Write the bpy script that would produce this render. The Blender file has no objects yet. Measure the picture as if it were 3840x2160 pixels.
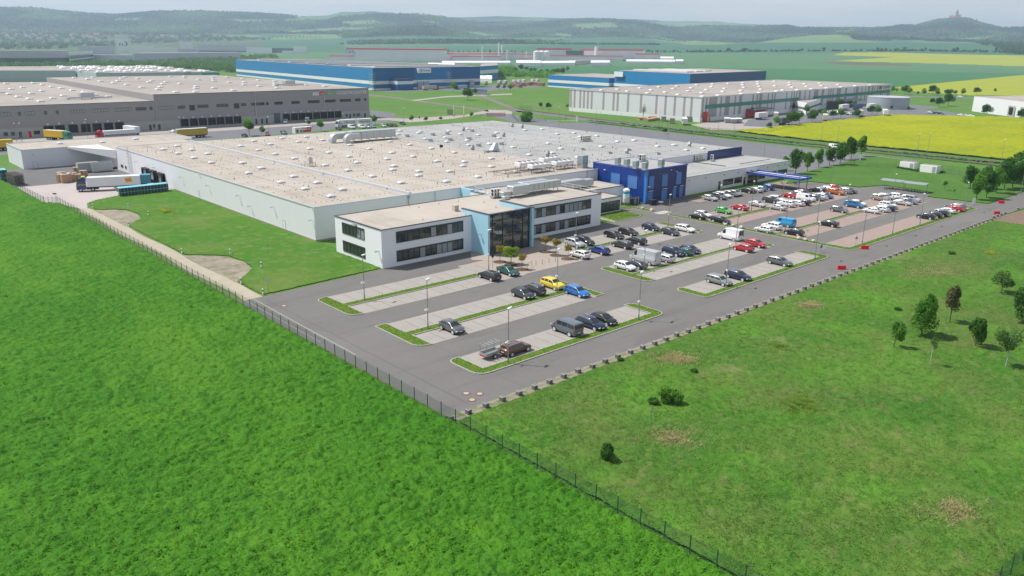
import bpy, bmesh, math, random
import numpy as np
from mathutils import Vector, Matrix
random.seed(7); RNG = np.random.default_rng(7)
SC = bpy.context.scene
COL = SC.collection
R = math.radians
# ------------------------------------------------------------------ camera
YAW, PITCH, ROLL, FPX = 0.83625134589768, 0.2945693239274137, 0.00996219061741461, 2987.006
CAMZ = 38.5
_f = np.array([math.cos(PITCH)*math.cos(YAW), math.cos(PITCH)*math.sin(YAW), -math.sin(PITCH)])
_r = np.array([math.sin(YAW), -math.cos(YAW), 0.0]); _u = np.cross(_r, _f)
CR_ = _r*math.cos(ROLL)+_u*math.sin(ROLL); CU_ = -_r*math.sin(ROLL)+_u*math.cos(ROLL); CF_ = _f
cam = bpy.data.cameras.new('camera'); camo = bpy.data.objects.new('camera', cam); COL.objects.link(camo)
cam.sensor_width = 36; cam.lens = FPX/3840*36; cam.clip_start = 0.5; cam.clip_end = 60000
m = Matrix([[CR_[i], CU_[i], -CF_[i], 0] for i in range(3)]+[[0, 0, 0, 1]]); m.translation = (0, 0, CAMZ)
camo.matrix_world = m; SC.camera = camo
# ------------------------------------------------------------------ light
SUN_EL = R(57); SUNDIR = Vector((-0.59, 0.807, 0)).normalized()      # towards the sun, in plan
sv = Vector((SUNDIR.x*math.cos(SUN_EL), SUNDIR.y*math.cos(SUN_EL), math.sin(SUN_EL)))
sl = bpy.data.lights.new('sun', 'SUN'); sl.energy = 4.6; sl.angle = R(0.6); sl.color = (1, .965, .90)
so = bpy.data.objects.new('sun', sl); COL.objects.link(so); so.rotation_euler = sv.to_track_quat('Z', 'Y').to_euler()
W = bpy.data.worlds.new('World'); SC.world = W; W.use_nodes = True
nt = W.node_tree; bg = nt.nodes['Background']
sky = nt.nodes.new('ShaderNodeTexSky'); sky.sky_type = 'NISHITA'; sky.sun_disc = False
sky.sun_elevation = SUN_EL; sky.sun_rotation = math.atan2(SUNDIR.x, SUNDIR.y); sky.altitude = 200
sky.dust_density = 2.0; sky.air_density = 1.0
tc = nt.nodes.new('ShaderNodeTexCoord'); mp = nt.nodes.new('ShaderNodeMapping'); mp.inputs['Scale'].default_value = (3, 3, 26)
ns = nt.nodes.new('ShaderNodeTexNoise'); ns.inputs['Scale'].default_value = 1.3; ns.inputs['Detail'].default_value = 5
rp = nt.nodes.new('ShaderNodeValToRGB')
rp.color_ramp.elements[0].position = .3; rp.color_ramp.elements[0].color = (7.0, 7.7, 8.5, 1)
rp.color_ramp.elements[1].position = .75; rp.color_ramp.elements[1].color = (9.6, 9.7, 10.0, 1)
sxyz = nt.nodes.new('ShaderNodeSeparateXYZ'); nt.links.new(tc.outputs['Generated'], sxyz.inputs[0])
mrz = nt.nodes.new('ShaderNodeMapRange'); mrz.inputs[1].default_value = .06; mrz.inputs[2].default_value = .55; mrz.inputs[3].default_value = .92; mrz.inputs[4].default_value = .38; nt.links.new(sxyz.outputs[2], mrz.inputs[0])
mx = nt.nodes.new('ShaderNodeMix'); mx.data_type = 'RGBA'; nt.links.new(mrz.outputs[0], mx.inputs[0])
nt.links.new(tc.outputs['Generated'], mp.inputs[0]); nt.links.new(mp.outputs[0], ns.inputs['Vector'])
nt.links.new(ns.outputs[0], rp.inputs[0]); nt.links.new(sky.outputs[0], mx.inputs[6]); nt.links.new(rp.outputs[0], mx.inputs[7])
nt.links.new(mx.outputs[2], bg.inputs[0]); bg.inputs[1].default_value = 0.08
SC.view_settings.view_transform = 'Standard'; SC.view_settings.look = 'None'
SC.view_settings.exposure = 0.22; SC.view_settings.gamma = 1
SC.render.engine = 'CYCLES'; SC.render.resolution_x = 1024; SC.render.resolution_y = 576
SC.cycles.volume_bounces = 0; SC.cycles.max_bounces = 6; SC.cycles.transparent_max_bounces = 12
# ------------------------------------------------------------------ measuring: a sight line of the survey photo met with a level
CRP = dict(a=(0,100), b=(960,100), c=(1920,100), d=(2880,100), e=(1100,700), f=(1600,900), g=(2100,500), h=(2880,500),
           i=(0,540), j=(1500,400), o=(500,800), q=(1200,1200), r=(2100,1300), s=(2880,900), t=(2880,1620))
def px(k, u, v):
    if k in CRP: return CRP[k][0]+u*.37267, CRP[k][1]+v*.37267
    if k in 'klm': return 'klm'.index(k)*1280+u*.4969, v*.4969
    if k == 'D': return u*1.4907, v*1.4907
    return u, v
def ray(k, u, v):
    x, y = px(k, u, v); return CF_*FPX+CR_*(x-1920)-CU_*(y-1080)
def G(k, u, v, z=0.0):
    d = ray(k, u, v); t = (z-CAMZ)/d[2]; return (float(d[0]*t), float(d[1]*t))
def proj(X, Y, Z):
    P = np.stack([X, Y, Z-CAMZ], -1); w = P@CF_
    return 1920+FPX*(P@CR_)/w, 1080-FPX*(P@CU_)/w
# ------------------------------------------------------------------ materials
MATS = {}
def mat(name, col, rough=.7, metal=0., var=.0, vscale=1., bump=0., bscale=8., col2=None, spec=.5, coat=0., alpha=1., attr=None, streak=None, trans=0., det=6.):
    """procedural principled material; var = strength of a noise mottling between col and col2"""
    if name in MATS: return MATS[name]
    if rough >= .85 and spec == .5: spec = .12      # dull ground, masonry and membrane barely glint
    M = bpy.data.materials.new(name); M.use_nodes = True; n = M.node_tree; b = n.nodes['Principled BSDF']
    b.inputs['Roughness'].default_value = rough; b.inputs['Metallic'].default_value = metal
    b.inputs['Specular IOR Level'].default_value = spec; b.inputs['Coat Weight'].default_value = coat
    b.inputs['Coat Roughness'].default_value = .06
    c4 = tuple(col)+(1,)
    b.inputs['Base Color'].default_value = c4; M.diffuse_color = c4
    geo = n.nodes.new('ShaderNodeNewGeometry')
    pos = geo.outputs['Position']
    if streak:
        mpn = n.nodes.new('ShaderNodeMapping'); mpn.inputs['Scale'].default_value = streak; n.links.new(pos, mpn.inputs[0]); pos = mpn.outputs[0]
    last = None
    if var or attr:
        if col2 is None: col2 = tuple(c*.55 for c in col)
        if attr:
            at = n.nodes.new('ShaderNodeAttribute'); at.attribute_name = attr; fac = at.outputs['Fac']
        else:
            t = n.nodes.new('ShaderNodeTexNoise'); t.inputs['Scale'].default_value = vscale; t.inputs['Detail'].default_value = det; t.inputs['Roughness'].default_value = .62
            n.links.new(pos, t.inputs['Vector'])
            mr = n.nodes.new('ShaderNodeMapRange'); mr.inputs[1].default_value = .35; mr.inputs[2].default_value = .68; mr.inputs[3].default_value = 0; mr.inputs[4].default_value = var
            n.links.new(t.outputs[0], mr.inputs[0]); fac = mr.outputs[0]
        mi = n.nodes.new('ShaderNodeMix'); mi.data_type = 'RGBA'; mi.inputs[6].default_value = c4; mi.inputs[7].default_value = tuple(col2)+(1,)
        n.links.new(fac, mi.inputs[0]); n.links.new(mi.outputs[2], b.inputs['Base Color']); last = mi
    if bump:
        t2 = n.nodes.new('ShaderNodeTexNoise'); t2.inputs['Scale'].default_value = bscale; t2.inputs['Detail'].default_value = 4
        n.links.new(geo.outputs['Position'], t2.inputs['Vector'])
        bp = n.nodes.new('ShaderNodeBump'); bp.inputs['Strength'].default_value = min(1, bump); bp.inputs['Distance'].default_value = .05*max(1, bump)
        n.links.new(t2.outputs[0], bp.inputs['Height']); n.links.new(bp.outputs[0], b.inputs['Normal'])
    if alpha < 1: b.inputs['Alpha'].default_value = alpha
    if trans: b.inputs['Transmission Weight'].default_value = trans
    M['_last'] = 0
    MATS[name] = M
    return M
def layer(M, scale, col, lo, hi, strength=1., detail=5., streak=None):
    """lay one more noise patch colour over a material"""
    n = M.node_tree; b = n.nodes['Principled BSDF']; inp = b.inputs['Base Color']
    geo = n.nodes.new('ShaderNodeNewGeometry'); pos = geo.outputs['Position']
    mpn = n.nodes.new('ShaderNodeMapping'); mpn.inputs['Scale'].default_value = streak or (1, 1, 1)
    mpn.inputs['Location'].default_value = (random.random()*90, random.random()*90, 0)
    n.links.new(pos, mpn.inputs[0])
    t = n.nodes.new('ShaderNodeTexNoise'); t.inputs['Scale'].default_value = scale; t.inputs['Detail'].default_value = detail; t.inputs['Roughness'].default_value = .65
    n.links.new(mpn.outputs[0], t.inputs['Vector'])
    mr = n.nodes.new('ShaderNodeMapRange'); mr.inputs[1].default_value = lo; mr.inputs[2].default_value = hi; mr.inputs[4].default_value = strength
    n.links.new(t.outputs[0], mr.inputs[0])
    mi = n.nodes.new('ShaderNodeMix'); mi.data_type = 'RGBA'; mi.inputs[7].default_value = tuple(col)+(1,)
    if inp.is_linked: n.links.new(inp.links[0].from_socket, mi.inputs[6])
    else: mi.inputs[6].default_value = inp.default_value[:]
    n.links.new(mr.outputs[0], mi.inputs[0]); n.links.new(mi.outputs[2], inp)
    return M
def joints(M, w, h, mortar, col, strength=.6, rot=0., offset=0.):
    """thin joint lines (sheet seams, paver rows) laid over a material, world scale"""
    n = M.node_tree; b = n.nodes['Principled BSDF']; inp = b.inputs['Base Color']
    geo = n.nodes.new('ShaderNodeNewGeometry'); mpn = n.nodes.new('ShaderNodeMapping'); mpn.inputs['Rotation'].default_value = (0, 0, rot)
    n.links.new(geo.outputs['Position'], mpn.inputs[0])
    t = n.nodes.new('ShaderNodeTexBrick'); t.offset = offset; t.inputs['Scale'].default_value = 1; t.inputs['Brick Width'].default_value = w
    t.inputs['Row Height'].default_value = h; t.inputs['Mortar Size'].default_value = mortar; t.inputs['Mortar Smooth'].default_value = .3
    n.links.new(mpn.outputs[0], t.inputs['Vector'])
    mu = n.nodes.new('ShaderNodeMath'); mu.operation = 'MULTIPLY'; mu.inputs[1].default_value = strength; n.links.new(t.outputs['Fac'], mu.inputs[0])
    mi = n.nodes.new('ShaderNodeMix'); mi.data_type = 'RGBA'; mi.inputs[7].default_value = tuple(col)+(1,)
    if inp.is_linked: n.links.new(inp.links[0].from_socket, mi.inputs[6])
    else: mi.inputs[6].default_value = inp.default_value[:]
    n.links.new(mu.outputs[0], mi.inputs[0]); n.links.new(mi.outputs[2], inp)
    return M
# ------------------------------------------------------------------ mesh builder
class MB:
    def __init__(s): s.v = []; s.f = []; s.mi = []
    def add(s, vs, fs, mi=0):
        o = len(s.v); s.v += [tuple(map(float, p)) for p in vs]; s.f += [tuple(i+o for i in f) for f in fs]; s.mi += [mi]*len(fs); return s
    def box(s, x0, y0, z0, x1, y1, z1, mi=0):
        return s.add([(x0,y0,z0),(x1,y0,z0),(x1,y1,z0),(x0,y1,z0),(x0,y0,z1),(x1,y0,z1),(x1,y1,z1),(x0,y1,z1)],
                     [(3,2,1,0),(4,5,6,7),(0,1,5,4),(1,2,6,5),(2,3,7,6),(3,0,4,7)], mi)
    def cbox(s, c, sz, mi=0): return s.box(c[0]-sz[0]/2, c[1]-sz[1]/2, c[2]-sz[2]/2, c[0]+sz[0]/2, c[1]+sz[1]/2, c[2]+sz[2]/2, mi)
    def bbox(s, x0, y0, z0, x1, y1, z1, b=.05, mi=0):      # box with chamfered vertical and top edges
        r = [(x0+b,y0),(x1-b,y0),(x1,y0+b),(x1,y1-b),(x1-b,y1),(x0+b,y1),(x0,y1-b),(x0,y0+b)]
        cx, cy = (x0+x1)/2, (y0+y1)/2
        sx, sy = 1-2*b/(x1-x0), 1-2*b/(y1-y0)
        t = [(cx+(x-cx)*sx, cy+(y-cy)*sy) for x, y in r]
        vs = [(x,y,z0) for x,y in r]+[(x,y,z1-b) for x,y in r]+[(x,y,z1) for x,y in t]
        fs = [tuple(range(7,-1,-1)), tuple(range(16,24))]
        for k in (0, 8):
            for i in range(8): j = (i+1) % 8; fs.append((k+i,k+j,k+8+j,k+8+i))
        return s.add(vs, fs, mi)
    def prism(s, pts, z0, z1, mi=0, top=None):
        n = len(pts)
        if area(pts) < 0: pts = pts[::-1]
        vs = [(x,y,z0) for x,y in pts]+[(x,y,z1) for x,y in pts]
        s.add(vs, [tuple(range(n-1,-1,-1))]+[(i,(i+1)%n,n+(i+1)%n,n+i) for i in range(n)], mi)
        return s.add([(x,y,z1) for x,y in pts], [tuple(range(n))], mi if top is None else top)
    def sheet(s, pts, z, mi=0):
        if area(pts) < 0: pts = pts[::-1]
        return s.add([(x,y,z) for x,y in pts], [tuple(range(len(pts)))], mi)
    def quad(s, a, b, c, d, mi=0): return s.add([a,b,c,d], [(0,1,2,3)], mi)
    def cyl(s, p0, p1, r0, r1=None, n=8, mi=0, cap=True):
        r1 = r0 if r1 is None else r1; p0 = Vector(p0); p1 = Vector(p1); d = (p1-p0).normalized()
        a = d.orthogonal().normalized(); b = d.cross(a); vs = []
        for p, r in ((p0, r0), (p1, r1)):
            for i in range(n):
                t = 2*math.pi*i/n; vs.append(tuple(p+(a*math.cos(t)+b*math.sin(t))*r))
        fs = [(i,(i+1)%n,n+(i+1)%n,n+i) for i in range(n)]
        if cap: fs += [tuple(range(n-1,-1,-1)), tuple(range(n,2*n))]
        return s.add(vs, fs, mi)
    def path(s, pts, r, n=6, mi=0):
        for a, b in zip(pts[:-1], pts[1:]): s.cyl(a, b, r, n=n, mi=mi)
        return s
    def build(s, name, mats, parent=None, off=(0,0,0), smooth=False, ang=None):
        me = bpy.data.meshes.new(name)
        V = np.array(s.v, dtype=float).reshape(-1, 3)-np.array(off, dtype=float)
        me.from_pydata(V.tolist(), [], s.f); 
        if not isinstance(mats, (list, tuple)): mats = [mats]
        for q in mats: me.materials.append(q)
        if len(mats) > 1: me.polygons.foreach_set('material_index', s.mi)
        if smooth:
            me.polygons.foreach_set('use_smooth', [True]*len(me.polygons))
            if ang:
                bm = bmesh.new(); bm.from_mesh(me)
                for e in bm.edges:
                    if len(e.link_faces) == 2 and e.calc_face_angle(0) > R(ang): e.smooth = False
                bm.to_mesh(me); bm.free()
        me.update()
        o = bpy.data.objects.new(name, me); COL.objects.link(o)
        if parent: o.parent = parent
        return o
def area(p): return sum(p[i][0]*p[(i+1)%len(p)][1]-p[(i+1)%len(p)][0]*p[i][1] for i in range(len(p)))/2
def tag(o, label=None, cat=None, group=None, kind=None):
    if label: o['label'] = label
    if cat: o['category'] = cat
    if group: o['group'] = group
    if kind: o['kind'] = kind
    return o
def empty(name, loc=(0,0,0), rz=0., label=None, cat=None, group=None):
    o = bpy.data.objects.new(name, None); COL.objects.link(o); o.location = loc; o.rotation_euler = (0,0,rz); o.empty_display_size = .3
    return tag(o, label, cat, group)
KIDS = {}
def kids(o):
    return [c for c in bpy.data.objects if c.parent == o]
def register(o):
    """remember a finished prototype's tree once, so copying is quick"""
    tree = []
    def walk(q, i):
        for c in kids(q):
            tree.append((c, i)); walk(c, len(tree)-1+1)
    walk(o, 0); KIDS[o.name] = tree; return o
def dup(o, loc, rz=0., label=None, group=None, cat=None, sc=None):
    c = o.copy(); COL.objects.link(c); c.location = loc; c.rotation_euler = (0,0,rz); made = [c]
    if sc: c.scale = sc if isinstance(sc, (list, tuple)) else (sc, sc, sc)
    for ch, pi in KIDS.get(o.name, ()):
        d = ch.copy(); COL.objects.link(d); d.parent = made[pi]; made.append(d)
    if label: c['label'] = label
    if group: c['group'] = group
    if cat: c['category'] = cat
    return c
USED = set()
def place(proto, loc, rz=0., label=None, group=None, cat=None, sc=None):
    """first call moves the prototype itself, later calls copy it"""
    if proto.name in USED: return dup(proto, loc, rz, label, group, cat, sc)
    USED.add(proto.name); proto.location = loc; proto.rotation_euler = (0,0,rz)
    if sc: proto.scale = sc if isinstance(sc, (list, tuple)) else (sc, sc, sc)
    return tag(proto, label, cat, group)
def struct(name, mb, mats, **k): return tag(mb.build(name, mats, **k), kind='structure')
ORD = ['', 'first','second','third','fourth','fifth','sixth','seventh','eighth','ninth','tenth','eleventh','twelfth','thirteenth','fourteenth','fifteenth','sixteenth','seventeenth','eighteenth','nineteenth']
def ordinal(n):
    if n < 20: return ORD[n]
    t = ['','','twent','thirt','fort','fift','sixt','sevent','eight','ninet'][n//10]
    return t+'ieth' if n % 10 == 0 else t+'y-'+ORD[n%10]
# numpy mesh from arrays of triangles / quads
def npmesh(name, V, F, mats, mi=None, smooth=False, attr=None, parent=None):
    me = bpy.data.meshes.new(name); k = F.shape[1]; n = len(F)
    me.vertices.add(len(V)); me.vertices.foreach_set('co', V.astype(np.float32).ravel())
    me.loops.add(n*k); me.loops.foreach_set('vertex_index', F.astype(np.int32).ravel())
    me.polygons.add(n); me.polygons.foreach_set('loop_start', np.arange(n, dtype=np.int32)*k)
    for q in (mats if isinstance(mats, (list, tuple)) else [mats]): me.materials.append(q)
    if mi is not None: me.polygons.foreach_set('material_index', mi.astype(np.int32))
    if smooth: me.polygons.foreach_set('use_smooth', np.ones(n, dtype=bool))
    if attr:
        for an, av in attr.items():
            A = me.attributes.new(an, 'FLOAT', 'POINT'); A.data.foreach_set('value', av.astype(np.float32))
    me.update(calc_edges=True); me.validate()
    o = bpy.data.objects.new(name, me); COL.objects.link(o)
    if parent: o.parent = parent
    return o
_P = RNG.random((256, 256))
def vnoise(x, y, seed=0):
    x = x+seed*17.3; y = y+seed*41.7
    xi = np.floor(x).astype(int); yi = np.floor(y).astype(int); fx = x-xi; fy = y-yi
    fx = fx*fx*(3-2*fx); fy = fy*fy*(3-2*fy); a = xi & 255; b = yi & 255; c = (a+1) & 255; d = (b+1) & 255
    return (_P[a,b]*(1-fx)+_P[c,b]*fx)*(1-fy)+(_P[a,d]*(1-fx)+_P[c,d]*fx)*fy
def fbm(x, y, o=4, seed=0):
    s = 0; a = .5; t = 0
    for i in range(o): s = s+a*vnoise(x, y, seed+i*3); t += a; a *= .5; x = x*2.03+5; y = y*2.03+9
    return s/t
def inpoly(x, y, P):
    r = np.zeros(x.shape, bool); n = len(P)
    for i in range(n):
        x0, y0 = P[i]; x1, y1 = P[(i+1)%n]
        if y0 == y1: continue
        c = ((y0 > y) != (y1 > y)) & (x < (x1-x0)*(y-y0)/(y1-y0)+x0); r ^= c
    return r
# ================================================================== TERRAIN
def crest(k, pts): return [px(k, u, v) for u, v in pts]
LX = {
 3000: [(0,196),(1900,197),(2560,196),(3840,201)],
 4000: [(0,166),(700,164),(1043,158),(1280,158),(1900,158),(2100,152),(2500,163),(2560,160),(3000,159),(3700,162),(3840,168)],
 5400: [(0,128),(700,130),(1043,126),(1280,127),(1504,106),(1628,107),(1702,124),(1817,144),(1976,135),(2125,144),(2299,130),(2448,147),(2600,160),(2838,158),(3057,132),(3181,130),(3335,149),(3653,160),(3840,158)],
 7500: [(0,27),(149,36),(298,50),(420,57),(522,50),(621,46),(696,46),(944,52),(1033,62),(1120,67),(1232,60),(1280,47),(1404,42),(1553,52),(1702,67),(1802,87),(1876,90),(2025,88),(2174,75),(2224,73),(2373,82),(2497,102),(2560,108),(2634,102),(2800,104),(2957,102),(3007,110),(3231,112),(3340,108),(3380,102),(3430,107),(3504,84),(3545,78),(3588,75),(3618,76),(3678,94),(3752,113),(3840,114)],
 11000: [(0,60),(250,50),(373,48),(517,49),(700,62),(1033,66),(1232,60),(1500,70),(1707,65),(1851,60),(2224,67),(2560,78),(2684,80),(2883,95),(3057,103),(3256,104),(3728,110),(3817,107),(3840,108)]}
def azel(x, y):
    d = CF_*FPX+CR_*(x-1920)-CU_*(y-1080); return math.atan2(d[0], d[1]), d[2]/math.hypot(d[0], d[1])
LZ = {}
for r_, pts in LX.items():
    q = sorted((azel(x, y)[0], CAMZ+r_*azel(x, y)[1]) for x, y in pts); LZ[r_] = (np.array([a for a, _ in q]), np.array([z for _, z in q]))
def TZ(X, Y):
    X = np.asarray(X, float); Y = np.asarray(Y, float); r = np.hypot(X, Y); az = np.arctan2(X, Y)
    L = {k: np.interp(az, *LZ[k]) for k in LZ}
    L[3000] = np.maximum(L[3000], 0)
    L[7500] = L[7500]+(fbm(X/420, Y/420, 4, 3)-.5)*34
    L[11000] = L[11000]+(fbm(X/900, Y/900, 3, 5)-.5)*30
    nodes = [(1750, 0*r-.3), (3000, L[3000]), (4000, L[4000]), (4500, np.minimum(L[4000], L[5400])*.86), (5400, L[5400]), (5900, np.minimum(L[5400], L[7500])*.88),
             (7500, L[7500]), (8600, np.minimum(L[7500], L[11000])*.72), (11000, L[11000]), (13000, L[11000]*.6)]
    z = 0*r-.3
    for (r0, z0), (r1, z1) in zip(nodes[:-1], nodes[1:]):
        t = np.clip((r-r0)/(r1-r0), 0, 1); s = t if r0 in (1750, 3000) else t*t*(3-2*t)*.6+t*.4
        z = np.where((r >= r0), z0+(z1-z0)*s, z)
    z = z+np.where(r > 3300, (fbm(X/130, Y/130, 4, 9)-.5)*np.clip((r-3300)/1500, 0, 1)*14, 0)
    return z
def T(k, u, v):
    """where a sight line first meets the land"""
    d = ray(k, u, v); d = d/math.hypot(d[0], d[1]); 
    rr = np.concatenate([np.arange(60, 1750, 5.), np.arange(1750, 12500, 8.)]); zz = CAMZ+rr*d[2]
    h = np.where(rr < 1750, 0, TZ(rr*d[0], rr*d[1])); hit = np.nonzero(zz <= h)[0]
    r = rr[hit[0]] if len(hit) else 9000.
    return float(r*d[0]), float(r*d[1]), float(h[hit[0]] if len(hit) else TZ(r*d[0], r*d[1]))
def poly_px(k, pts): return [px(k, u, v) for u, v in pts]
# --- far hills: one height field; each face takes the crop or wood that grows there
AZ0 = math.atan2(CF_[0], CF_[1])
naz = 1300; az = AZ0+np.radians(np.linspace(-46, 46, naz))
rr = np.concatenate([np.linspace(1750, 3000, 50), np.linspace(3010, 4000, 50), np.linspace(4030, 5400, 50), np.linspace(5440, 7500, 80), np.linspace(7560, 11000, 50), np.linspace(11100, 13000, 8)])
A, RR = np.meshgrid(az, rr); HX = RR*np.sin(A); HY = RR*np.cos(A); HZ = TZ(HX, HY)
cx = (HX[:-1,:-1]+HX[1:,1:])/2; cy = (HY[:-1,:-1]+HY[1:,1:])/2; cz = (HZ[:-1,:-1]+HZ[1:,1:])/2; cr = np.hypot(cx, cy)
PX_, PY_ = proj(cx, cy, cz)
MI = np.zeros(cx.shape, int)          # 0 field green 1 dark crop 2 pale field 3 wood 4 rapeseed 5 soil 6 bluish far wood 7 town ground
wn = fbm(cx/300, cy/300, 4, 21); wn2 = fbm(cx/1300, cy/900, 3, 33)
MI[cr > 5400] = 3; MI[(cr > 5400) & (wn2 > .66)] = 0; MI[cr > 8300] = 6; MI[(cr > 8300) & (wn2 > .57)] = 0
MI[(cr > 3000) & (cr <= 5400)] = 1; MI[(cr > 4000) & (cr <= 5400) & (wn2 > .5)] = 0
MI[(cr > 3000) & (cr < 5700) & (PX_ < 980)] = 7
def paint(k, pts, v, r0=1750, r1=13000):
    P = poly_px(k, pts); mk = (cr > r0) & (cr < r1); mk[mk] = inpoly(PX_[mk]+(wn[mk]-.5)*14, PY_[mk]+(wn[mk]-.5)*4, P); MI[mk] = v
paint('m', [(-1300,342),(0,342),(1100,321),(2100,326),(2600,360),(2600,415),(1700,402),(0,400),(-1300,400)], 1)
paint('l', [(0,318),(700,330),(2576,345),(2576,390),(1500,380),(0,370)], 1)
paint('l', [(0,322),(1000,325),(1700,335),(1200,352),(0,350)], 0)
for P in ([(1600,270),(1930,265),(1990,275),(1700,297)], [(2100,248),(2230,228),(2576,205),(2576,238),(2200,262)], [(1990,300),(2050,288),(2300,262),(2576,262),(2576,287),(2200,300)], [(1690,150),(2080,144),(2090,160),(1800,172)], [(870,140),(1060,140),(1080,158),(880,160)], [(2130,140),(2420,140),(2300,160),(2140,165)]): paint('k', P, 2)
for P in ([(0,205),(170,206),(300,210),(260,230),(0,239)], [(850,240),(1000,237),(1150,262),(1300,268),(1240,285),(1110,290),(1050,275)], [(1500,275),(1620,252),(1700,252),(1760,275),(1640,288)], [(2120,258),(2250,258),(2576,310),(2576,330),(2450,318)], [(560,150),(700,160),(760,195),(620,175)], [(0,160),(250,150),(300,175),(120,195),(0,190)], [(1150,195),(1290,190),(1280,208),(1160,208)], [(1700,180),(2050,170),(2120,215),(1800,225)]): paint('l', P, 2)
for P in ([(570,322),(800,285),(1000,262),(1240,265),(1300,300),(1580,320)], [(0,310),(90,308),(420,325),(300,338),(0,338)], [(1880,320),(2100,280),(2370,262),(2390,285),(2200,315)], [(-200,160),(0,157),(250,160),(640,195),(400,203),(0,205)], [(1120,235),(1300,228),(1320,245),(1150,255)], [(2500,330),(2576,330),(2576,350),(2450,345)]): paint('m', P, 2)
for P in ([(0,250),(450,213),(700,213),(850,248),(1080,290),(900,278),(500,272),(0,285)], [(1130,292),(1400,271),(1700,283),(1450,280)], [(1740,292),(2050,260),(2350,295),(2050,277)], [(0,330),(900,322),(1750,325),(1300,318),(600,312)]): paint('l', P, 3, 3000, 5500)
paint('m', [(1240,266),(1330,258),(1560,292),(1560,308),(1300,298)], 3, 3000, 5600)
paint('m', [(1600,330),(1750,215),(2070,150),(2400,228),(2576,232),(2576,312),(2380,262),(2100,290)], 3, 5600, 9000)
paint('m', [(1140,416),(1220,398),(1500,396),(2600,418),(2600,503),(1900,480),(1130,462),(1330,448),(1600,430),(1400,424)], 4)
paint('m', [(1050,475),(1150,466),(1500,478),(1760,490),(1700,498),(1250,490)], 5)
ii = np.arange(naz-1); F = []
nr = len(rr)
I, J = np.meshgrid(np.arange(nr-1), np.arange(naz-1), indexing='ij'); b0 = I*naz+J
Fh = np.stack([b0, b0+naz, b0+naz+1, b0+1], -1).reshape(-1, 4)[:, ::-1]
m0 = layer(layer(mat('field_green', (.085,.185,.085), .95, var=.5, vscale=.004, col2=(.07,.15,.09)), .02, (.12,.2,.08), .5, .75, .5), .12, (.05,.1,.05), .5, .8, .3)
m1 = layer(mat('crop_dark', (.045,.13,.075), .95, var=.6, vscale=.006, col2=(.06,.15,.08)), .03, (.08,.15,.08), .5, .8, .5, streak=(1,.2,1))
m2 = mat('field_pale', (.15,.24,.08), .95, var=.7, vscale=.006, col2=(.10,.18,.065))
m3 = layer(layer(mat('far_wood', (.022,.055,.028), .95, var=.9, vscale=.012, col2=(.06,.11,.04)), .03, (.010,.026,.018), .46, .58, .9), .006, (.09,.15,.05), .54, .66, .7)
m4 = layer(mat('rapeseed_far', (.31,.33,.04), .95, var=.5, vscale=.02, col2=(.22,.27,.05)), .003, (.25,.3,.06), .45, .7, .6)
m5 = mat('bare_soil', (.13,.10,.09), .95, var=.8, vscale=.05, col2=(.09,.12,.06))
m6 = mat('ridge_wood', (.025,.055,.04), .95, var=.8, vscale=.006, col2=(.05,.09,.045))
m7 = layer(mat('valley_ground', (.07,.13,.06), .95, var=.9, vscale=.01, col2=(.14,.17,.10)), .05, (.03,.07,.035), .45, .6, .9)
hills = npmesh('hills', np.stack([HX, HY, HZ], -1).reshape(-1, 3), Fh, [m0, m1, m2, m3, m4, m5, m6, m7], MI.ravel(), smooth=True); tag(hills, kind='structure')
# --- base ground
g0 = mat('ground_grass', (.095,.19,.035), .95, var=.9, vscale=.03, col2=(.075,.17,.035), bump=1, bscale=1.2)
layer(g0, .35, (.16,.2,.07), .5, .72, .6); layer(g0, .012, (.17,.20,.08), .5, .7, .55); layer(g0, .06, (.06,.14,.03), .5, .7, .5); layer(g0, 2.2, (.05,.11,.025), .52, .7, .5)
struct('ground', MB().box(-14000, -14000, -3, 14000, 14000, -.32), mat('ground_far', (.08,.15,.06), .95, var=.5, vscale=.01))
struct('meadow_ground', MB().prism([(900*1.99*math.sin(a), 900*1.99*math.cos(a)) for a in np.linspace(0, 2*math.pi, 90)[:-1]], -.3, 0), g0)
# --- mid-ground crops and lawns
def GS(k, pts): return [G(k, u, v) for u, v in pts]
cropm = layer(mat('crop_field', (.045,.145,.06), .95, var=.5, vscale=.01, col2=(.07,.185,.07)), .006, (.05,.14,.075), .45, .6, .7, streak=(1,.15,1))
struct('crop_field', MB().sheet(GS('c', [(-500,420),(0,402),(300,398),(1500,392),(2576,376)])+GS('d', [(500,372),(2576,415),(2576,483),(1900,550),(1200,610),(-200,560)])+GS('c', [(1900,530),(560,470),(0,455),(-500,460)]), .004), cropm)
struct('fallow_field', MB().sheet(GS('c', [(1500,300),(2576,262)])+GS('d', [(700,262),(1000,345),(500,368),(0,370)])+GS('c', [(2400,374),(1500,388)]), .004), layer(mat('fallow', (.07,.15,.07), .95, var=.8, vscale=.02, col2=(.12,.16,.09)), .004, (.14,.15,.10), .5, .65, .6))
rape = mat('rapeseed', (.30,.315,.009), .95, var=.9, vscale=.5, col2=(.16,.225,.012), bump=3, bscale=2.0)
layer(rape, .035, (.22,.28,.02), .52, .68, .7); layer(rape, 2.2, (.12,.18,.015), .54, .66, .8); layer(rape, .09, (.17,.23,.015), .5, .64, .6, streak=(.12,1,1)); layer(rape, .012, (.37,.36,.008), .45, .7, .6)
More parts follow.
